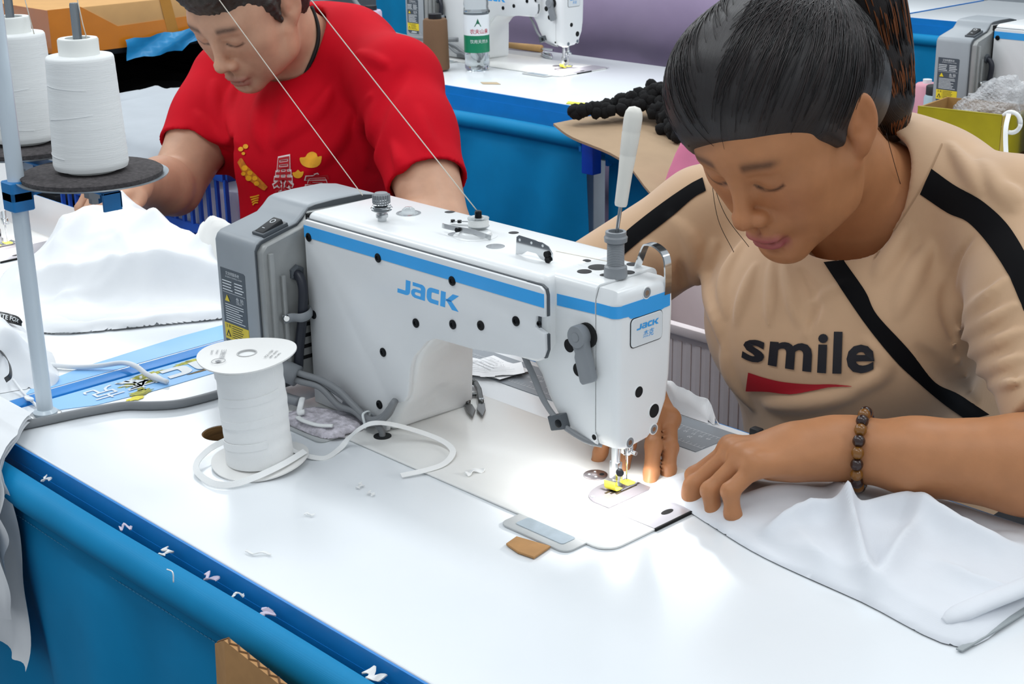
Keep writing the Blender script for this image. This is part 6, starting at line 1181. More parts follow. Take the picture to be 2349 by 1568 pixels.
for k, (px, py, L_, w_) in enumerate(((105, 1105, 0.008, 0.004), (287, 1215, 0.011, 0.005), (383, 1271, 0.012, 0.006), (482, 1335, 0.015, 0.005), (545, 1370, 0.010, 0.003), (615, 1415, 0.013, 0.007), (855, 1555, 0.016, 0.008))):
    p = on_plane(px, py, 1, -0.252); scrap('cloth_scrap', ('pale cloth ' + SCRL[k]), 'scrap', (p[0], p[1], -0.012), L_, w_, 0.3 + k, 'scraps along the skirt rod', LIL if k % 2 else None)
for k, (px, py, L_, w_, lab) in enumerate(((592, 1273, 0.024, 0.0022, 'curved white cloth shred near the table edge'), (1088, 1090, 0.020, 0.006, 'crinkled white lint shred on the machine bed'), (827, 1118, 0.011, 0.0035, 'tiny white lint shred in front of the bed edge'), (850, 1136, 0.009, 0.003, 'tiny white lint shred nearest the camera before the bed edge'), (710, 1184, 0.009, 0.002, 'tiny white shred on the bare table between spool and edge'))):
    p = on_plane(px, py, 2, 0.0); scrap('lint_shred', lab, 'lint', (p[0], p[1], 0.0026 if k == 1 else 0.0006), L_, w_, 0.6 + 0.8 * k, 'lint shreds on the table', None, 0.0008, 0.002)
tag(MB().tube(spline([on_plane(383, 1305, 1, -0.288), on_plane(396, 1312, 1, -0.289), on_plane(398, 1335, 1, -0.290)], 6), 0.0006, 5).build('thread_end', M_COTTON, None, (0, 0, T), 180), 'short curved white thread end clinging to the blue skirt', 'thread')
# lint and shreds packed behind the column
LT = tag(link('lint_wad', heap_mesh('lint_wad', [(-0.445, -0.018), (-0.375, -0.018), (-0.366, 0.006), (-0.372, 0.030), (-0.440, 0.034), (-0.458, 0.010)], lambda X, Y, d: np.minimum(1, d / 0.008) * (0.0008 + 0.0045 * crumple(X, Y, 60, 71)), step=0.002, base=0.0028), mat('grey_lint', '#c9c4cc', 0.95, var=0.35, scale=120, bump=0.8, bscale=400), None, (0, 0, T), 180), 'wad of grey lint packed behind the machine column', 'lint')
for k, P in enumerate(([(-0.425, -0.012, 0.010), (-0.405, -0.018, 0.013), (-0.390, -0.012, 0.011), (-0.376, -0.004, 0.012)], [(-0.440, 0.006, 0.022), (-0.432, -0.002, 0.020), (-0.430, -0.006, 0.012), (-0.424, -0.004, 0.014)])):
    tag(MB().tube(spline(P, 6), 0.0032, 8, flat=0.5).build('cloth_strip', M_TAPE, None, (0, 0, T), 180), ('pale cloth strip curled along the lint behind the column', 'small folded cloth strip beside the grey hose stub')[k], 'scrap')
# garment being sewn
def crease(X, Y, px, w, amp):
    P = [on_plane(q[0], q[1], 2, 0.012)[:2] for q in px]; D = np.full(X.shape, 9.0); Tt = np.zeros(X.shape); n = len(P) - 1
    for i in range(n):
        ax, ay = P[i]; bx, by = P[i + 1]; vx, vy = bx - ax, by - ay; t = np.clip(((X - ax) * vx + (Y - ay) * vy) / (vx * vx + vy * vy + 1e-12), 0, 1); q = np.hypot(X - ax - t * vx, Y - ay - t * vy); m = q < D; D[m] = q[m]; Tt[m] = ((i + t) / n)[m]
    return amp * np.exp(-np.abs(D / w) ** 1.4) * np.sin(PI * np.clip(0.12 + 0.8 * Tt, 0, 1))
SEW_FOLDS = (([(1922, 1125), (1955, 1215), (1995, 1350)], 0.008, 0.026), ([(1965, 1180), (1995, 1260), (2020, 1340)], 0.008, -0.010), ([(1765, 1215), (1860, 1182), (1930, 1178)], 0.008, 0.017), ([(1700, 1190), (1780, 1250), (1830, 1290)], 0.010, -0.008), ([(1945, 1182), (2080, 1178), (2200, 1230), (2349, 1265)], 0.013, 0.024),
    ([(2110, 1200), (2060, 1270), (2000, 1360)], 0.010, 0.016), ([(2150, 1290), (2230, 1335), (2330, 1350)], 0.010, 0.010), ([(1700, 1150), (1800, 1140), (1900, 1130)], 0.012, 0.014), ([(1900, 1330), (2000, 1390), (2100, 1430)], 0.008, 0.006), ([(2050, 1130), (2200, 1180), (2349, 1210)], 0.012, -0.010), ([(1820, 1210), (1880, 1280), (1900, 1330)], 0.012, 0.008))
def h_sew(X, Y, d):
    e = np.minimum(1, d / 0.020); h = 0.004 + 0.006 * crumple(X, Y, 8, 91, (1.8, 0.7), 0.9, 2)
    for px, w, a_ in SEW_FOLDS: h = h + crease(X, Y, px, w, a_)
    return e * np.maximum(h, 0.0006) + 0.0024 * np.clip((0.008 - X) / 0.008, 0, 1)
M_SHEER = mat('sheer_white_cotton', '#dcdfe4', 0.8, var=0.02, scale=30, weave=0.04, bscale=500)
cloth('sewn_garment', 'white garment being sewn, spread under the woman\'s hands at lower right', 'garment', [(-0.056, 0.116), (-0.010, 0.112), (0.030, 0.102), (0.100, 0.086), (0.200, 0.079), (0.292, 0.072), (0.298, 0.150), (0.303, 0.220), (0.308, 0.286), (0.250, 0.290), (0.130, 0.286), (0.050, 0.270), (-0.020, 0.215), (-0.052, 0.180)], h_sew, z=0.0006, m=M_SHEER, step=0.003, lip=0.002, rough=0.0, seed=14)
hp = [on_plane(*q) for q in ((2165, 1425, 2, 0.009), (2190, 1412, 2, 0.012), (2250, 1385, 2, 0.014), (2349, 1345, 2, 0.016), (2450, 1300, 2, 0.016))]
hp = spline(hp, 6); tag(MB().tube(hp, [0.004 + 0.006 * min(1, i / 8) for i in range(len(hp))], 14, flat=0.55).build('rolled_hem', M_SHEER, None, (0, 0, T), 180), 'rolled white hem of the garment at the lower right corner', 'hem')
tag(MB().ribbon([(0.2945, 0.066, 0.0022), (0.2985, 0.110, 0.0030), (0.3010, 0.165, 0.0030), (0.3070, 0.250, 0.0030)], (1, -0.1, 0.1), 0.0055, 0.0012).build('grey_binding', mat('grey_binding_tape', '#9ba1a3', 0.7), None, (0, 0, T), 60), 'grey binding strip along the edge of the garment at lower right', 'binding')
cloth('cloth_bunch', 'small white cloth bunch on the table edge beyond the measuring strip', 'garment', [(-0.235, 0.2865), (-0.170, 0.2860), (-0.120, 0.2865), (-0.125, 0.2955), (-0.240, 0.2955)], lambda X, Y, d: np.minimum(1, d / 0.004) * (0.018 + 0.012 * crumple(X, Y, 30, 55)), step=0.0025, seed=3)
# cardboard propped below the skirt, nearest the camera
CB = thing('cardboard_sheet', 'brown corrugated cardboard leaning against the blue skirt at the bottom edge', 'cardboard', (0, 0, 0)); MC = MATS['brown_cardboard']
tp = [on_plane(505, 1470, 1, -0.300), on_plane(527, 1463, 1, -0.308), on_plane(665, 1572, 1, -0.312), on_plane(760, 1640, 1, -0.315)]
for i_, (a, b) in enumerate(zip(tp[:-1], tp[1:])):
    a = np.array(a) + (0, 0, T); b = np.array(b) + (0, 0, T); nrm = np.array((0.0, -0.005, 0)); fl = np.array((a[0], a[1] - 0.03, 0.0)); fl2 = np.array((b[0], b[1] - 0.03, 0.0))
    vs = [a, b, fl2, fl, a + nrm, b + nrm, fl2 + nrm, fl + nrm]; link('panel', pmesh('panel', vs, [(0, 1, 2, 3), (7, 6, 5, 4), (0, 4, 5, 1), (1, 5, 6, 2), (2, 6, 7, 3), (3, 7, 4, 0)]), MC, CB)
    n_ = max(3, int(np.linalg.norm(b - a) / 0.006)); MB().tube([tuple(a + (b - a) * t + nrm / 2 + np.array((0, 0.0018 * (-1) ** k, 0.0004))) for k, t in enumerate(np.linspace(0, 1, n_))], 0.0009, 4).build('corrugation', mat('dark_cardboard', '#6f4f30', 0.9), CB)
# ------------------------------------------------------------------ the rows behind
def put_machine(dx, dy, label):
    c = copy_tree(MACHINE); c.location = (dx, dy, T); c['label'] = label; return c
put_machine(-1.237, -0.004, 'white sewing machine cut off by the left edge, on the man\'s table')
put_machine(-1.768, 1.750, 'white sewing machine on the table behind, next to the water bottle')
put_machine(-0.198, 1.750, 'white sewing machine with grey motor cover at the right edge behind the yellow box')
sewing_table(-2.640, -1.400, 1.503, 2.038, 'white sewing table in the second row carrying the water bottle')
sewing_table(-0.884, 0.360, 1.503, 2.038, 'white sewing table in the second row carrying the yellow box')
skirt(-2.62, -1.42, 1.500, 'blue cloth skirt below the table with the water bottle', seed=12, seam=False, gap=0.055, rod_r=0.018)
skirt(-0.87, 0.36, 1.500, 'blue cloth skirt below the table with the yellow box', seed=14, seam=False, gap=0.055)
skirt(-1.405, -1.235, 1.560, 'short dark blue cloth hung beyond the end of the table, under the cardboard', top=T - 0.075, seed=21, seam=False, gap=0.03, depth=0.42)
# third row: only its tables, skirts and what stands on them show
for k, (a, b) in enumerate(((-4.30, -3.06), (-3.04, -1.80), (-1.78, -0.54))):
    sewing_table(a, b, 3.253, 3.788, ('leftmost', 'middle', 'rightmost')[k] + ' white table of the third row along the top edge'); skirt(a + 0.01, b - 0.01, 3.250, ('leftmost', 'middle', 'rightmost')[k] + ' blue skirt of the third row along the top edge', seed=31 + k, seam=False, gap=0.05)
rc = thing('red_cap', 'red plastic object at the upper right corner', 'container', (-1.335, 3.36, T)); MB().lathe([(0.030, 0), (0.055, 0.004), (0.062, 0.03), (0.058, 0.07), (0.035, 0.09), (0.012, 0.095)], n=24).build('body', mat('red_plastic', '#e0302a', 0.4), rc, smooth=60); MB().lathe([(0.012, 0.094), (0.014, 0.11), (0.008, 0.116)], n=14).build('lid', MATS['red_plastic'], rc)
# things on the second-row table
def lathe_thing(nm, lab, cat, p, parts, grp=None):
    o = thing(nm, lab, cat, (p[0], p[1], T + (p[2] if len(p) > 2 else 0)), grp)
    for n_, pr, m in parts: MB().lathe(pr, n=28).build(n_, m, o, smooth=50)
    return o
BT = thing('water_bottle', 'clear plastic water bottle with green and white label on the second table', 'bottle', (-2.006, 1.700, T))
MB().lathe([(0.026, 0.001), (0.031, 0.006), (0.0315, 0.020), (0.0300, 0.026), (0.0315, 0.034), (0.0300, 0.040), (0.0312, 0.046), (0.0312, 0.150), (0.0300, 0.156), (0.0312, 0.163), (0.0300, 0.172), (0.0250, 0.195), (0.0140, 0.215), (0.0125, 0.222), (0.0125, 0.232)], n=36).build('bottle_body', mat('clear_bottle', '#f2f7fa', 0.06, var=0.01, trans=0.95, ior=1.2), BT, smooth=60)
MB().lathe([(0.0290, 0.004), (0.0295, 0.145)], n=30).build('water', mat('bottled_water', '#f4f9fb', 0.02, var=0.005, trans=1.0, ior=1.33), BT, smooth=60)
MB().lathe([(0.0318, 0.088), (0.0318, 0.138)], n=36, cap=False).build('label_upper', mat('label_white', '#e9eef0', 0.4, var=0.02), BT, smooth=60); MB().lathe([(0.0318, 0.046), (0.0318, 0.088)], n=36, cap=False).build('label_lower', mat('label_green', '#0f7d57', 0.4, var=0.03), BT, smooth=60)
MB().lathe([(0.0140, 0.222), (0.0145, 0.224), (0.0145, 0.238), (0.0135, 0.240)], n=24).build('cap', mat('bottle_cap_white', '#e8ecee', 0.4), BT)
def on_cyl(nm, parts, r, ang0, m, parent, zoff=0.0):
    vs = []; fs = []
    for v, f in parts:
        k = len(vs); vs += [(r * math.cos(ang0 + a / r), r * math.sin(ang0 + a / r), b + zoff) for a, b in v]; fs += [tuple(i + k for i in q) for q in f]
    o = link(nm, pmesh(nm, vs, fs), m, parent); return o
fa = math.atan2(-0.849 - 1.70, 0.778 + 2.006)                     # label centre turned towards the aisle
c1, f1 = fine_text('农夫山泉', 0.01, 1); on_cyl('brand_lettering', [(c1 * 0.0125 + np.array((-0.022, 0.0935)), f1)], 0.0321, fa + 0.15, mat('label_red', '#b8263f', 0.5), BT)['kind'] = 'stuff'
c1, f1 = fine_text('饮用天然水', 0.0, 1); on_cyl('product_lettering', [(c1 * 0.0100 + np.array((-0.022, 0.0700)), f1)], 0.0321, fa + 0.15, M_INKW, BT)['kind'] = 'stuff'
on_cyl('mountain_emblem', [pg([(-0.009, 0.110), (0.009, 0.110), (0.004, 0.120), (0.000, 0.130), (-0.004, 0.119)])], 0.0322, fa + 0.1, mat('emblem_green', '#14694b', 0.5), BT)
def thr_cone(nm, lab, p, h, r0, r1, col, core, grp='coloured thread cones on the second table'):
    m = mat('thread_' + col[1:], col, 0.75, var=0.06, bump=0.2, bscale=300); c_ = mat('core_' + core[1:], core, 0.5)
    return lathe_thing(nm, lab, 'thread cone', p, (('cone_core', [(r1 * 0.55, 0.0), (r1 * 0.55, h + 0.012), (r1 * 0.35, h + 0.012)], c_), ('thread_body', [(r0 * 0.96, 0.004), (r0, 0.008), (r1, h - 0.004), (r1 * 0.9, h)], m)), grp)
thr_cone('thread_cone', 'brown thread cone with black tip in front of the second machine', (-2.075, 1.625), 0.128, 0.033, 0.030, '#6f5239', '#17171a')
thr_cone('thread_cone', 'navy thread cone left of the pink one', (-2.595, 1.780), 0.100, 0.032, 0.028, '#1c2040', '#17171a')
thr_cone('thread_cone', 'pale pink thread cone beside the navy one', (-2.495, 1.760), 0.105, 0.033, 0.029, '#d6c0d6', '#26262a')
sc = thing('wire_snips', 'pair of small steel snips behind the second machine', 'snips', (-2.06, 1.99, T)); sc.rotation_euler = (0, 0, -0.6)
for s in (-1, 1): MB().tube(spline([(0, 0, 0.004), (0.03, s * 0.010, 0.005), (0.07, s * 0.006, 0.005), (0.10, 0.0, 0.005)], 5), 0.0035, 8).build('arm', M_STEEL, sc, smooth=180)
wd = thing('wooden_handle_tool', 'wooden-handled tool lying behind the second machine', 'tool', (-2.15, 2.00, T)); MB().tube([(-0.06, 0, 0.010), (0.06, 0.01, 0.010)], [0.008, 0.010], 10).build('handle', mat('pale_wood', '#b18a55', 0.6, var=0.2), wd, smooth=180); MB().tube([(0.06, 0.01, 0.010), (0.10, 0.014, 0.010)], 0.003, 8).build('shaft', M_STEEL, wd)
tag(MB().prism([(-1.86, 1.575), (-1.835, 1.56), (-1.80, 1.585), (-1.83, 1.60)], 0.0004, 0.0012, 'z').build('paper_scrap', mat('kraft_scrap', '#b7a487', 0.8), None, (0, 0, T)), 'small tan paper scrap before the second machine', 'paper')
cloth('folded_fabric', 'white and maroon folded fabric beside the man\'s sleeve on the second table', 'fabric', [(-2.33, 1.52), (-2.16, 1.515), (-2.13, 1.60), (-2.20, 1.66), (-2.32, 1.64)], lambda X, Y, d: np.minimum(1, d / 0.02) * (0.030 + 0.03 * crumple(X, Y, 8, 61, (1, 1), 0, 2)), m=M_COTTON2, step=0.006)
mr = tag(MB().tube(spline([(-2.20, 1.515, 0.018), (-2.15, 1.520, 0.026), (-2.12, 1.545, 0.020), (-2.115, 1.58, 0.012)], 6), [0.018] * 19, 12, flat=0.6).build('maroon_strap', mat('maroon_cloth', '#7d1a3c', 0.8), None, (0, 0, T), 180), 'maroon cloth roll at the table edge behind the man\'s shoulder', 'fabric')
tag(MB().tube(spline([(-2.44, 1.60, 0.24), (-2.36, 1.62, 0.13), (-2.26, 1.64, 0.075), (-2.18, 1.70, 0.06), (-2.12, 1.74, 0.06)], 8), 0.006, 8).build('grey_hose', M_CABLE, None, (0, 0, T), 180), 'grey cable drooping behind the coloured cones to the second machine', 'cable')
# yellow tape, black trim and cardboard at the near end of that table
tag(MB().ribbon(spline([(-1.515, 1.515, 0.0012), (-1.478, 1.525, 0.0012), (-1.440, 1.550, 0.0014), (-1.405, 1.590, 0.002)], 5), (0.55, -0.8, 0), 0.026, 0.0012).build('yellow_tape', mat('yellow_tape_film', '#dfe02a', 0.35, var=0.08), None, (0, 0, T), 60), 'strip of yellow tape on the edge of the second table', 'tape')
BF = thing('black_trim', 'heap of black fluffy pompom trim on the end of the second table', 'trim', (0, 0, T)); MF = mat('black_fluff', '#060607', 0.95, var=0.3, scale=200, bump=0.8, bscale=300); rf = random.Random(4)
def puff(r):
    b = MB(); rr = bmesh.ops.create_icosphere(b.bm, subdivisions=2, radius=r)
    for v in rr['verts']: v.co *= 0.86 + 0.28 * rf.random()
    me = b.mesh('pompom'); me.shade_smooth(); return me
PF = [puff(0.0135) for _ in range(5)]; sp = spline([(-1.375, 1.385, 0.014), (-1.355, 1.400, 0.018), (-1.335, 1.432, 0.022), (-1.315, 1.465, 0.028), (-1.300, 1.495, 0.040), (-1.285, 1.520, 0.052), (-1.262, 1.525, 0.052), (-1.240, 1.510, 0.036), (-1.210, 1.490, 0.020), (-1.180, 1.470, 0.006), (-1.160, 1.455, -0.004)], 5)
for k, p in enumerate(sp):
    wd_ = 0.010 + 0.030 * min(1, k / 22)
    for q in range(2 if k < 14 else 4): link('pompom', PF[(k + q) % 5], MF, BF, (p[0] + rf.uniform(-1, 1) * wd_ * 0.7, p[1] + rf.uniform(-0.3, 1) * wd_, p[2] - abs(rf.uniform(0, 1)) * wd_ * 0.5 + 0.004)).rotation_euler = (k, 2 * k + q, 0)
CS = thing('cardboard_sheet', 'bent tan cardboard sheet sloping down from the end of the second table', 'cardboard', (0, 0, T)); P = []
c0, c1_, c2, c3 = np.array((-1.425, 1.372, -0.014)), np.array((-1.350, 1.640, 0.006)), np.array((-0.960, 1.500, -0.070)), np.array((-1.000, 1.215, -0.062))
for i in range(15):
    u = i / 14; row = []
    for j in range(9): w = j / 8; p = (c0 * (1 - u) + c3 * u) * (1 - w) + (c1_ * (1 - u) + c2 * u) * w; p = p + np.array((0, 0, 0.014 * math.sin(u * PI))); p[1] += 0.014 * math.sin(u * 8 + 2.5) * (1 - w); row.append(tuple(p))
    P.append(row)
TN = mat('tan_cardboard', '#a58c70', 0.8, var=0.06, scale=14); MB().grid(P).grid([[(p[0], p[1], p[2] - 0.005) for p in r] for r in P]).grid([[r[0], (r[0][0], r[0][1], r[0][2] - 0.005)] for r in P]).grid([[r[-1], (r[-1][0], r[-1][1], r[-1][2] - 0.005)] for r in P]).grid([P[-1], [(p[0], p[1], p[2] - 0.005) for p in P[-1]]]).build('sheet', TN, CS, smooth=50)
CT = thing('parts_cart', 'low grey steel cart in the gap under the tan cardboard sheet', 'cart', (-1.12, 1.74, 0)); PB = mat('deep_blue_plastic', '#184fd0', 0.4, var=0.05)
for ex in (-0.13, 0.15):
    for ey in (-0.12, 0.16): MB().box((ex - 0.012, ey - 0.012, 0.0), (ex + 0.012, ey + 0.012, 0.630), 0.003).build('post', mat('cart_grey_steel', '#8f959b', 0.4, 0.4), CT)
for zz in (0.12, 0.34, 0.575, 0.615): MB().box((-0.14, -0.13, zz), (0.16, 0.17, zz + 0.012), 0.002).build('shelf', MATS['cart_grey_steel'], CT)
RB = thing('rod_bracket', 'deep blue plastic rod bracket at the end of the second table skirt', 'bracket', (-1.405, 1.462, T)); MB().prism([(-0.030, -0.028), (0.020, -0.034), (0.030, -0.050), (0.030, -0.130), (-0.004, -0.130), (-0.004, -0.066), (-0.030, -0.060)], -0.014, 0.014, 'y', 0.003, 2).build('bracket_body', PB, RB); MB().lathe([(0.010, 0), (0.010, 0.014), (0.006, 0.018)], (-0.030, 0, -0.045), (-1, 0, 0), 14).build('rod_end', M_CHROME, RB)
pk = cloth('pink_cloth', 'bit of pink cloth showing beside the woman\'s forehead', 'cloth', [(-1.00, 1.245), (-0.935, 1.235), (-0.90, 1.30), (-0.92, 1.38), (-0.99, 1.38)], lambda X, Y, d: np.minimum(1, d / 0.03) * (0.060 + 0.03 * crumple(X, Y, 10, 66, (1, 1), 0, 2)), z=-0.052, m=mat('pink_cloth_dye', '#d97f9f', 0.8), step=0.006)
# purple padded cover behind the second table
PU = Vol((-2.95, 2.16, -0.76), (-0.95, 2.75, 0.24), 0.012); PU.limb([(-2.75, 2.42, 0.02), (-2.2, 2.40, 0.055), (-1.9, 2.40, 0.060), (-1.70, 2.42, 0.045)], [0.13, 0.14, 0.14, 0.13], 0.05); PU.limb([(-2.75, 2.42, -0.15), (-1.72, 2.42, -0.15)], [0.15, 0.15], 0.06); PU.limb([(-2.75, 2.42, -0.38), (-1.72, 2.42, -0.38)], [0.16, 0.16], 0.06); PU.limb([(-2.75, 2.42, -0.60), (-1.72, 2.42, -0.60)], [0.16, 0.16], 0.06); PU.halfspace((0, 0, -0.745), (0, 0, -1), 0.01)
Vp, Fp = PU.surf(); tag(link('fabric_cover', np_mesh('fabric_cover', relax(Vp, Fp, 2), Fp), mat('dusty_purple_cloth', '#8c7c98', 0.85, var=0.03, sheen=0.2), None, (0, 0, T), 180), 'dusty purple cloth cover behind the second table', 'cover')
# right-hand table: yellow box with bag, bottles, tape
YB = thing('yellow_box', 'shallow cardboard box wrapped in yellow tape on the right-hand table', 'box', (-0.600, 1.640, T)); YM = mat('yellow_packing_tape', '#a89a12', 0.4, var=0.06, scale=30, coat=0.2); KB = mat('kraft_box', '#a07a45', 0.8, var=0.08); YB.rotation_euler = (0, 0, 0.12)
for nm, lo, hi in (('front_wall', (-0.085, -0.062, 0.0), (0.085, -0.058, 0.085)), ('back_wall', (-0.085, 0.058, 0.0), (0.085, 0.062, 0.085)), ('side_wall', (-0.085, -0.058, 0.0), (-0.081, 0.058, 0.085)), ('side_wall', (0.081, -0.058, 0.0), (0.085, 0.058, 0.085)), ('bottom', (-0.081, -0.058, 0.0), (0.081, 0.058, 0.004))): MB().box(lo, hi).build(nm, KB, YB)
MB().box((-0.0855, -0.0632, 0.018), (0.0725, -0.0621, 0.0855)).build('tape_band', YM, YB); MB().box((0.0852, -0.060, 0.010), (0.0860, 0.060, 0.0855)).build('tape_band', YM, YB); MB().box((-0.086, -0.0632, 0.085), (0.0725, -0.057, 0.0865)).build('tape_band', YM, YB)
MB().box((0.0735, -0.0634, 0.0), (0.0860, -0.0622, 0.0850)).build('corner_strip', mat('pale_kraft_tape', '#b9a14f', 0.6), YB)
PBm = bpy.data.materials.new('crinkled_film'); PBm.use_nodes = True; nt = PBm.node_tree; b_ = nt.nodes['Principled BSDF']; b_.inputs['Base Color'].default_value = (0.86, 0.88, 0.9, 1); b_.inputs['Roughness'].default_value = 0.12; b_.inputs['Alpha'].default_value = 0.42; b_.inputs['Specular IOR Level'].default_value = 0.9
nz = nt.nodes.new('ShaderNodeTexNoise'); nz.inputs['Scale'].default_value = 30; bp_ = nt.nodes.new('ShaderNodeBump'); bp_.inputs['Strength'].default_value = 0.8; bp_.inputs['Distance'].default_value = 0.01; nt.links.new(nz.outputs[0], bp_.inputs['Height']); nt.links.new(bp_.outputs[0], b_.inputs['Normal'])
pb = MB(); rr = bmesh.ops.create_icosphere(pb.bm, subdivisions=5, radius=1.0); rb = np.random.default_rng(6)
for v in rr['verts']:
    p = v.co.copy(); n1 = float(crumple(np.array([p.x * 1.2 + 3]), np.array([p.y * 1.2 + p.z]), 2.5, 5, octs=3)[0]); s_ = 0.72 + 0.5 * n1; v.co = Vector((p.x * 0.075 * s_ + 0.03 * max(0, p.z), p.y * 0.046 * s_, p.z * (0.085 if p.z > 0 else 0.045) * s_ + 0.02 * p.x))
tag(pb.build('plastic_bag', PBm, None, (-0.585, 1.640, T + 0.052), 180), 'crumpled clear plastic bag in the yellow box', 'bag')
for k in range(3): tag(MB().lathe([(0.012, 0), (0.014, 0.001), (0.014, 0.010), (0.012, 0.011), (0.006, 0.011), (0.006, 0.001)], n=20).build('white_bobbin', mat('white_plastic', '#e6e6e6', 0.4), None, (-0.600 + 0.028 * k, 1.625 + 0.006 * k, T + 0.0055), 50), ('left', 'middle', 'right')[k] + ' white bobbin inside the plastic bag', 'bobbin', 'bobbins in the bag')
lathe_thing('glue_bottle', 'pale translucent bottle with black lid left of the yellow box', 'bottle', (-0.775, 1.795), (('bottle_body', [(0.020, 0), (0.024, 0.003), (0.024, 0.060), (0.021, 0.066)], mat('pale_blue_plastic', '#b9d0da', 0.4, trans=0.2)), ('lid', [(0.021, 0.066), (0.021, 0.082), (0.019, 0.084)], M_RUBBER)))
lathe_thing('dark_bottle', 'dark brown bottle in front of the grey motor cover', 'bottle', (-0.725, 1.850), (('bottle_body', [(0.019, 0), (0.022, 0.003), (0.022, 0.078), (0.018, 0.084)], mat('brown_glass', '#2a1712', 0.2, coat=0.3)), ('lid', [(0.0185, 0.084), (0.0185, 0.104), (0.017, 0.106)], M_RUBBER)))
lathe_thing('pink_spool', 'small pink spool beside the pale bottle', 'spool', (-0.86, 1.90), (('thread_body', [(0.022, 0), (0.026, 0.004), (0.026, 0.060), (0.020, 0.066)], mat('pink_thread', '#d79aa8', 0.7)), ('core', [(0.009, 0.0), (0.009, 0.074)], M_INKW)))
wt = MB().tube([(0.018 * math.cos(a), 0.006, 0.018 * math.sin(a)) for a in np.linspace(0, 2 * PI, 24)], 0.004, 8).build('tape_roll', M_TAPE, None, (-0.505, 1.585, T + 0.075), 180); tag(wt, 'roll of white tape on the corner of the yellow box', 'tape'); 
tag(MB().ribbon(spline([(-0.505, 1.580, 0.092), (-0.495, 1.555, 0.070), (-0.480, 1.535, 0.035), (-0.462, 1.515, 0.006), (-0.44, 1.506, 0.002)], 6), (0.9, 0.3, 0), 0.008, 0.0008).build('hanging_tape', M_TAPE, None, (0, 0, T), 60), 'white tape hanging down from the yellow box corner', 'tape')
MBX = thing('brown_block', 'dark brown box standing beside the yellow box', 'box', (-0.475, 1.700, T)); MB().box((-0.025, -0.06, 0), (0.025, 0.06, 0.085), 0.003).build('body', mat('dark_brown_card', '#3a2418', 0.7), MBX); MB().box((-0.026, -0.061, 0.070), (0.026, 0.061, 0.088), 0.002).build('lid', MATS['dark_brown_card'], MBX)
# bin beside the woman
BN = thing('ribbed_bin', 'pale translucent ribbed plastic bin on the floor beside the woman', 'bin', (-0.47, 0.75, 0)); BM = mat('milky_pink_plastic', '#e6dbdc', 0.5, var=0.05, trans=0.1)
for nm, lo, hi in (('front_wall', (-0.22, -0.150, 0.18), (0.20, -0.146, 0.705)), ('back_wall', (-0.22, 0.146, 0.18), (0.20, 0.150, 0.705)), ('side_wall', (-0.22, -0.146, 0.18), (-0.216, 0.146, 0.705)), ('side_wall', (0.196, -0.146, 0.18), (0.20, 0.146, 0.705)), ('bottom', (-0.216, -0.146, 0.18), (0.196, 0.146, 0.186))): MB().box(lo, hi).build(nm, BM, BN)
for k in range(26): MB().box((-0.214 + 0.016 * k, -0.1512, 0.19), (-0.205 + 0.016 * k, -0.150, 0.690), 0.0005, 1).build('rib', BM, BN)
[MB().box(lo, hi, 0.003).build('rim', BM, BN) for lo, hi in (((-0.228, -0.160, 0.700), (0.208, -0.145, 0.714)), ((-0.228, 0.145, 0.700), (0.208, 0.160, 0.714)), ((-0.228, -0.160, 0.700), (-0.212, 0.160, 0.714)), ((0.192, -0.160, 0.700), (0.208, 0.160, 0.714)))]; MB().box((-0.20, -0.14, 0.0), (0.18, 0.14, 0.18), 0.01).build('foot_crate', PB, BN)
tag(MB().box((-0.006, -0.005, 0), (0.006, 0.005, 0.012), 0.002).build('black_clip', M_RUBBER, None, (-0.062, 0.287, T + 0.0009)), 'small black clip on the table edge beyond the woman\'s hand', 'clip')
# crates, sheet, carton on the man's far side
def crate(nm, lab, c, sx, sy, z0, z1, m, grp):
    R = thing(nm, lab, 'crate', (c[0], c[1], z0), grp); h = z1 - z0
    MB().box((-sx / 2, -sy / 2, 0), (sx / 2, sy / 2, 0.012), 0.002).build('bottom', m, R)
    for s in (-1, 1):
        MB().box((-sx / 2, s * sy / 2 - 0.006, h - 0.035), (sx / 2, s * sy / 2 + 0.006, h), 0.003).build('rim', m, R); MB().box((s * sx / 2 - 0.006, -sy / 2, h - 0.035), (s * sx / 2 + 0.006, sy / 2, h), 0.003).build('rim', m, R)
        n = int(sx / 0.030)
        for k in range(n + 1): MB().box((-sx / 2 + sx * k / n - 0.004, s * sy / 2 - 0.003, 0.01), (-sx / 2 + sx * k / n + 0.004, s * sy / 2 + 0.003, h - 0.03)).build('slat', m, R)
        for zz in (0.3, 0.6): MB().box((-sx / 2, s * sy / 2 - 0.004, h * zz - 0.008), (sx / 2, s * sy / 2 + 0.004, h * zz + 0.008)).build('rail', m, R)
        n2 = int(sy / 0.030)
        for k in range(n2 + 1): MB().box((s * sx / 2 - 0.003, -sy / 2 + sy * k / n2 - 0.004, 0.01), (s * sx / 2 + 0.003, -sy / 2 + sy * k / n2 + 0.004, h - 0.03)).build('slat', m, R)
    return R
CRB = mat('crate_blue', '#2560cf', 0.45, var=0.05)
crate('plastic_crate', 'upper blue slatted plastic crate behind the man\'s arm', (-1.86, 0.86), 0.64, 0.44, 0.40, 0.755, CRB, 'blue crates'); crate('plastic_crate', 'lower blue slatted plastic crate on the floor behind the man\'s arm', (-1.86, 0.86), 0.64, 0.44, 0.02, 0.38, CRB, 'blue crates')
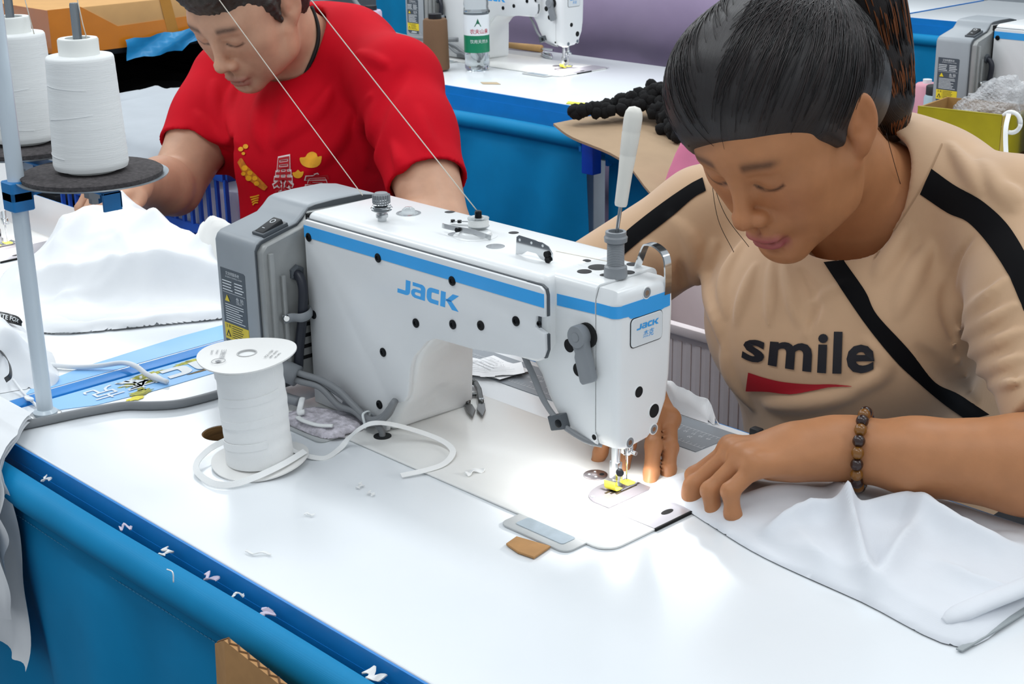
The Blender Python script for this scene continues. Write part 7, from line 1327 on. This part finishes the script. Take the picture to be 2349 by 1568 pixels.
def sheet(nm, lab, cat, A, B, drop, m, seed, amp=0.02, nx=40, nz=26, back=0.2):
    """cloth over an edge from A to B, hanging to drop and running back over the top"""
    o = thing(nm, lab, cat, (0, 0, T)); P = []; A = np.array(A); B = np.array(B); nrm = np.cross(B - A, (0, 0, 1)); nrm /= np.linalg.norm(nrm)
    for i in range(nx):
        t = i / (nx - 1); e = A + (B - A) * t; row = []; w1 = float(crumple(np.array([t * 3.0]), np.array([0.3]), 2, seed)[0])
        for j in range(8): s_ = 1 - j / 7; row.append(tuple(e - nrm * back * s_ + np.array((0, 0, 0.006 + 0.02 * w1 * s_))))
        dr = drop * (0.75 + 0.4 * float(vnoise(np.array([t * 4]), np.array([1.7]), seed)[0]))
        for j in range(1, nz): v = j / (nz - 1); k_ = float(crumple(np.array([t * 2.2 + 0.15 * v]), np.array([0.5 + 0.25 * v]), 3, seed + 2)[0]) - 0.5; row.append(tuple(e + nrm * (0.012 + amp * (k_ + 0.5) * min(1, v * 3) * 1.6) - np.array((0, 0, dr * v))))
        P.append(row)
    MB().grid(P).build('cloth', m, o, smooth=180); return o
M_GRY = mat('grey_white_cloth', '#a9afb5', 0.85, var=0.03)
sheet('draped_sheet', 'grey-white sheet draped over the blue crates behind the man', 'sheet', (-2.18, 0.63, 0.012), (-1.58, 0.63, 0.012), 0.085, M_GRY, 3, 0.03, back=0.40)
sheet('draped_sheet', 'upright grey-white sheet standing in the blue crates behind the man', 'sheet', (-2.46, 0.885, -0.020), (-1.92, 0.885, 0.030), 0.12, M_GRY, 8, 0.02, back=0.12)
tag(link('white_cloth', heap_mesh('white_cloth', [(-0.29, -0.19), (0.29, -0.19), (0.29, 0.19), (-0.29, 0.19)], lambda X, Y, d: np.minimum(1, d / 0.02) * (0.24 + 0.05 * crumple(X, Y, 5, 77, (1, 1), 0, 2)), step=0.012), M_COTTON, None, (-1.86, 0.86, 0.414), 180), 'white cloth filling the upper blue crate', 'cloth')
bh = thing('storage_rack', 'dark storage rack behind the man, shelves in shadow', 'rack', (-3.10, 1.28, 0)); DK = mat('near_black_cloth', '#0b0b0e', 0.95, var=0.3); RK = mat('rack_dark_steel', '#1b1d21', 0.5, 0.3)
for zz in (0.03, 0.42, 0.776): MB().box((-0.55, -0.36, zz), (0.32 if zz < 0.7 else 0.298, 0.42, zz + 0.02), 0.003).build('shelf', RK, bh)
for ex in (-0.53, 0.30):
    for ey in (-0.34, 0.40): MB().box((ex - 0.015, ey - 0.015, 0), (ex + 0.015, ey + 0.015, 0.776)).build('post', RK, bh)
MB().box((-0.55, 0.415, 0.03), (0.32, 0.425, 0.776)).build('back_panel', RK, bh); MB().box((-0.555, -0.36, 0.03), (-0.548, 0.42, 0.776)).build('side_panel', RK, bh)
for k, (z_, nm_) in enumerate(((0.4405, 'upper'), (0.0505, 'lower'))):
    tag(link('black_garments', heap_mesh('black_garments', [(-0.50, -0.32), (0.28, -0.32), (0.28, 0.38), (-0.50, 0.38)], lambda X, Y, d: np.minimum(1, d / 0.05) * (0.12 + 0.1 * crumple(X, Y, 4, 70 + k, (1, 1), 0, 2)), step=0.02), DK, None, (-3.10, 1.28, z_), 180), 'heap of black garments on the ' + nm_ + ' shelf of the dark rack', 'garments', 'black garment heaps')
OC = thing('carton', 'kraft cardboard carton with orange tape on top of the dark rack', 'carton', (-3.08, 1.26, T + 0.047)); OT = mat('orange_packing_tape', '#cf7a17', 0.35, var=0.05, coat=0.3)
MB().box((-0.45, -0.29, 0.0), (0.28, 0.36, 0.108), 0.003).build('carton_body', mat('light_kraft', '#c79a63', 0.8, var=0.05), OC)
MB().prism([(-0.292, -0.006), (0.362, -0.006), (0.362, 0.062), (-0.10, 0.050), (-0.20, 0.109), (-0.292, 0.109)], 0.2802, 0.2818, 'x').build('tape_band', OT, OC); MB().prism([(0.05, -0.006), (0.085, -0.006), (0.062, 0.108), (0.03, 0.108)], 0.2819, 0.2824, 'x').build('tape_seam', mat('tan_tape', '#b9802f', 0.4), OC); MB().box((-0.452, -0.2918, 0.0), (0.282, -0.2898, 0.108)).build('tape_band', OT, OC)
BFm = mat('blue_film', '#2f95cf', 0.25, var=0.08, coat=0.4)
bf = thing('blue_film', 'strip of blue plastic film stuck across the front of the carton', 'film', (0, 0, T)); MB().grid([[(-2.784 + 0.005 * math.sin(i * 0.9 + j), 1.17 + 0.46 * i / 19, 0.062 + 0.020 * i / 19 - 0.036 * j / 5 - (0.016 if i < 8 else 0) * j / 5 + 0.003 * math.sin(i * 1.7 + j)) for j in range(6)] for i in range(20)]).build('film', BFm, bf, smooth=180)
b2_ = thing('blue_film', 'glossy blue plastic film at the upper left corner beside the carton', 'film', (0, 0, T))
MB().grid([[(-3.05 - 0.35 * j / 9, 0.50 + 0.46 * i / 15, 0.125 - 0.10 * (1 - min(1, j / 4)) ** 2 + 0.012 * math.sin(i * 1.1 + j * 0.8)) for j in range(10)] for i in range(16)]).build('film', BFm, b2_, smooth=180)
rk2 = thing('side_shelf', 'dark grey shelf unit below the blue film at upper left', 'shelf unit', (-3.25, 0.66, 0)); MB().box((-0.28, -0.26, 0.0), (0.22, 0.22, 0.74), 0.006).build('cabinet', mat('slate_grey_panel', '#59616a', 0.5), rk2); MB().box((-0.29, -0.27, 0.74), (0.23, 0.23, 0.762), 0.004).build('shelf_top', mat('slate_top', '#6c747c', 0.4), rk2)
dg = thing('dark_bundle', 'dark cloth bundle on top of the carton', 'bundle', (-3.15, 1.40, T + 0.155))
dv_ = Vol((-0.42, -0.2, -0.01), (0.42, 0.2, 0.2), 0.012); dv_.ell((-0.12, 0, 0.03), (0.20, 0.16, 0.06), None, 0.03); dv_.ell((0.15, 0.02, 0.03), (0.2, 0.16, 0.05), None, 0.03); dv_.halfspace((0, 0, 0.001), (0, 0, -1), 0.004); Vd, Fd = dv_.surf(); link('cloth', np_mesh('cloth', Vd, Fd), DK, dg, smooth=180)
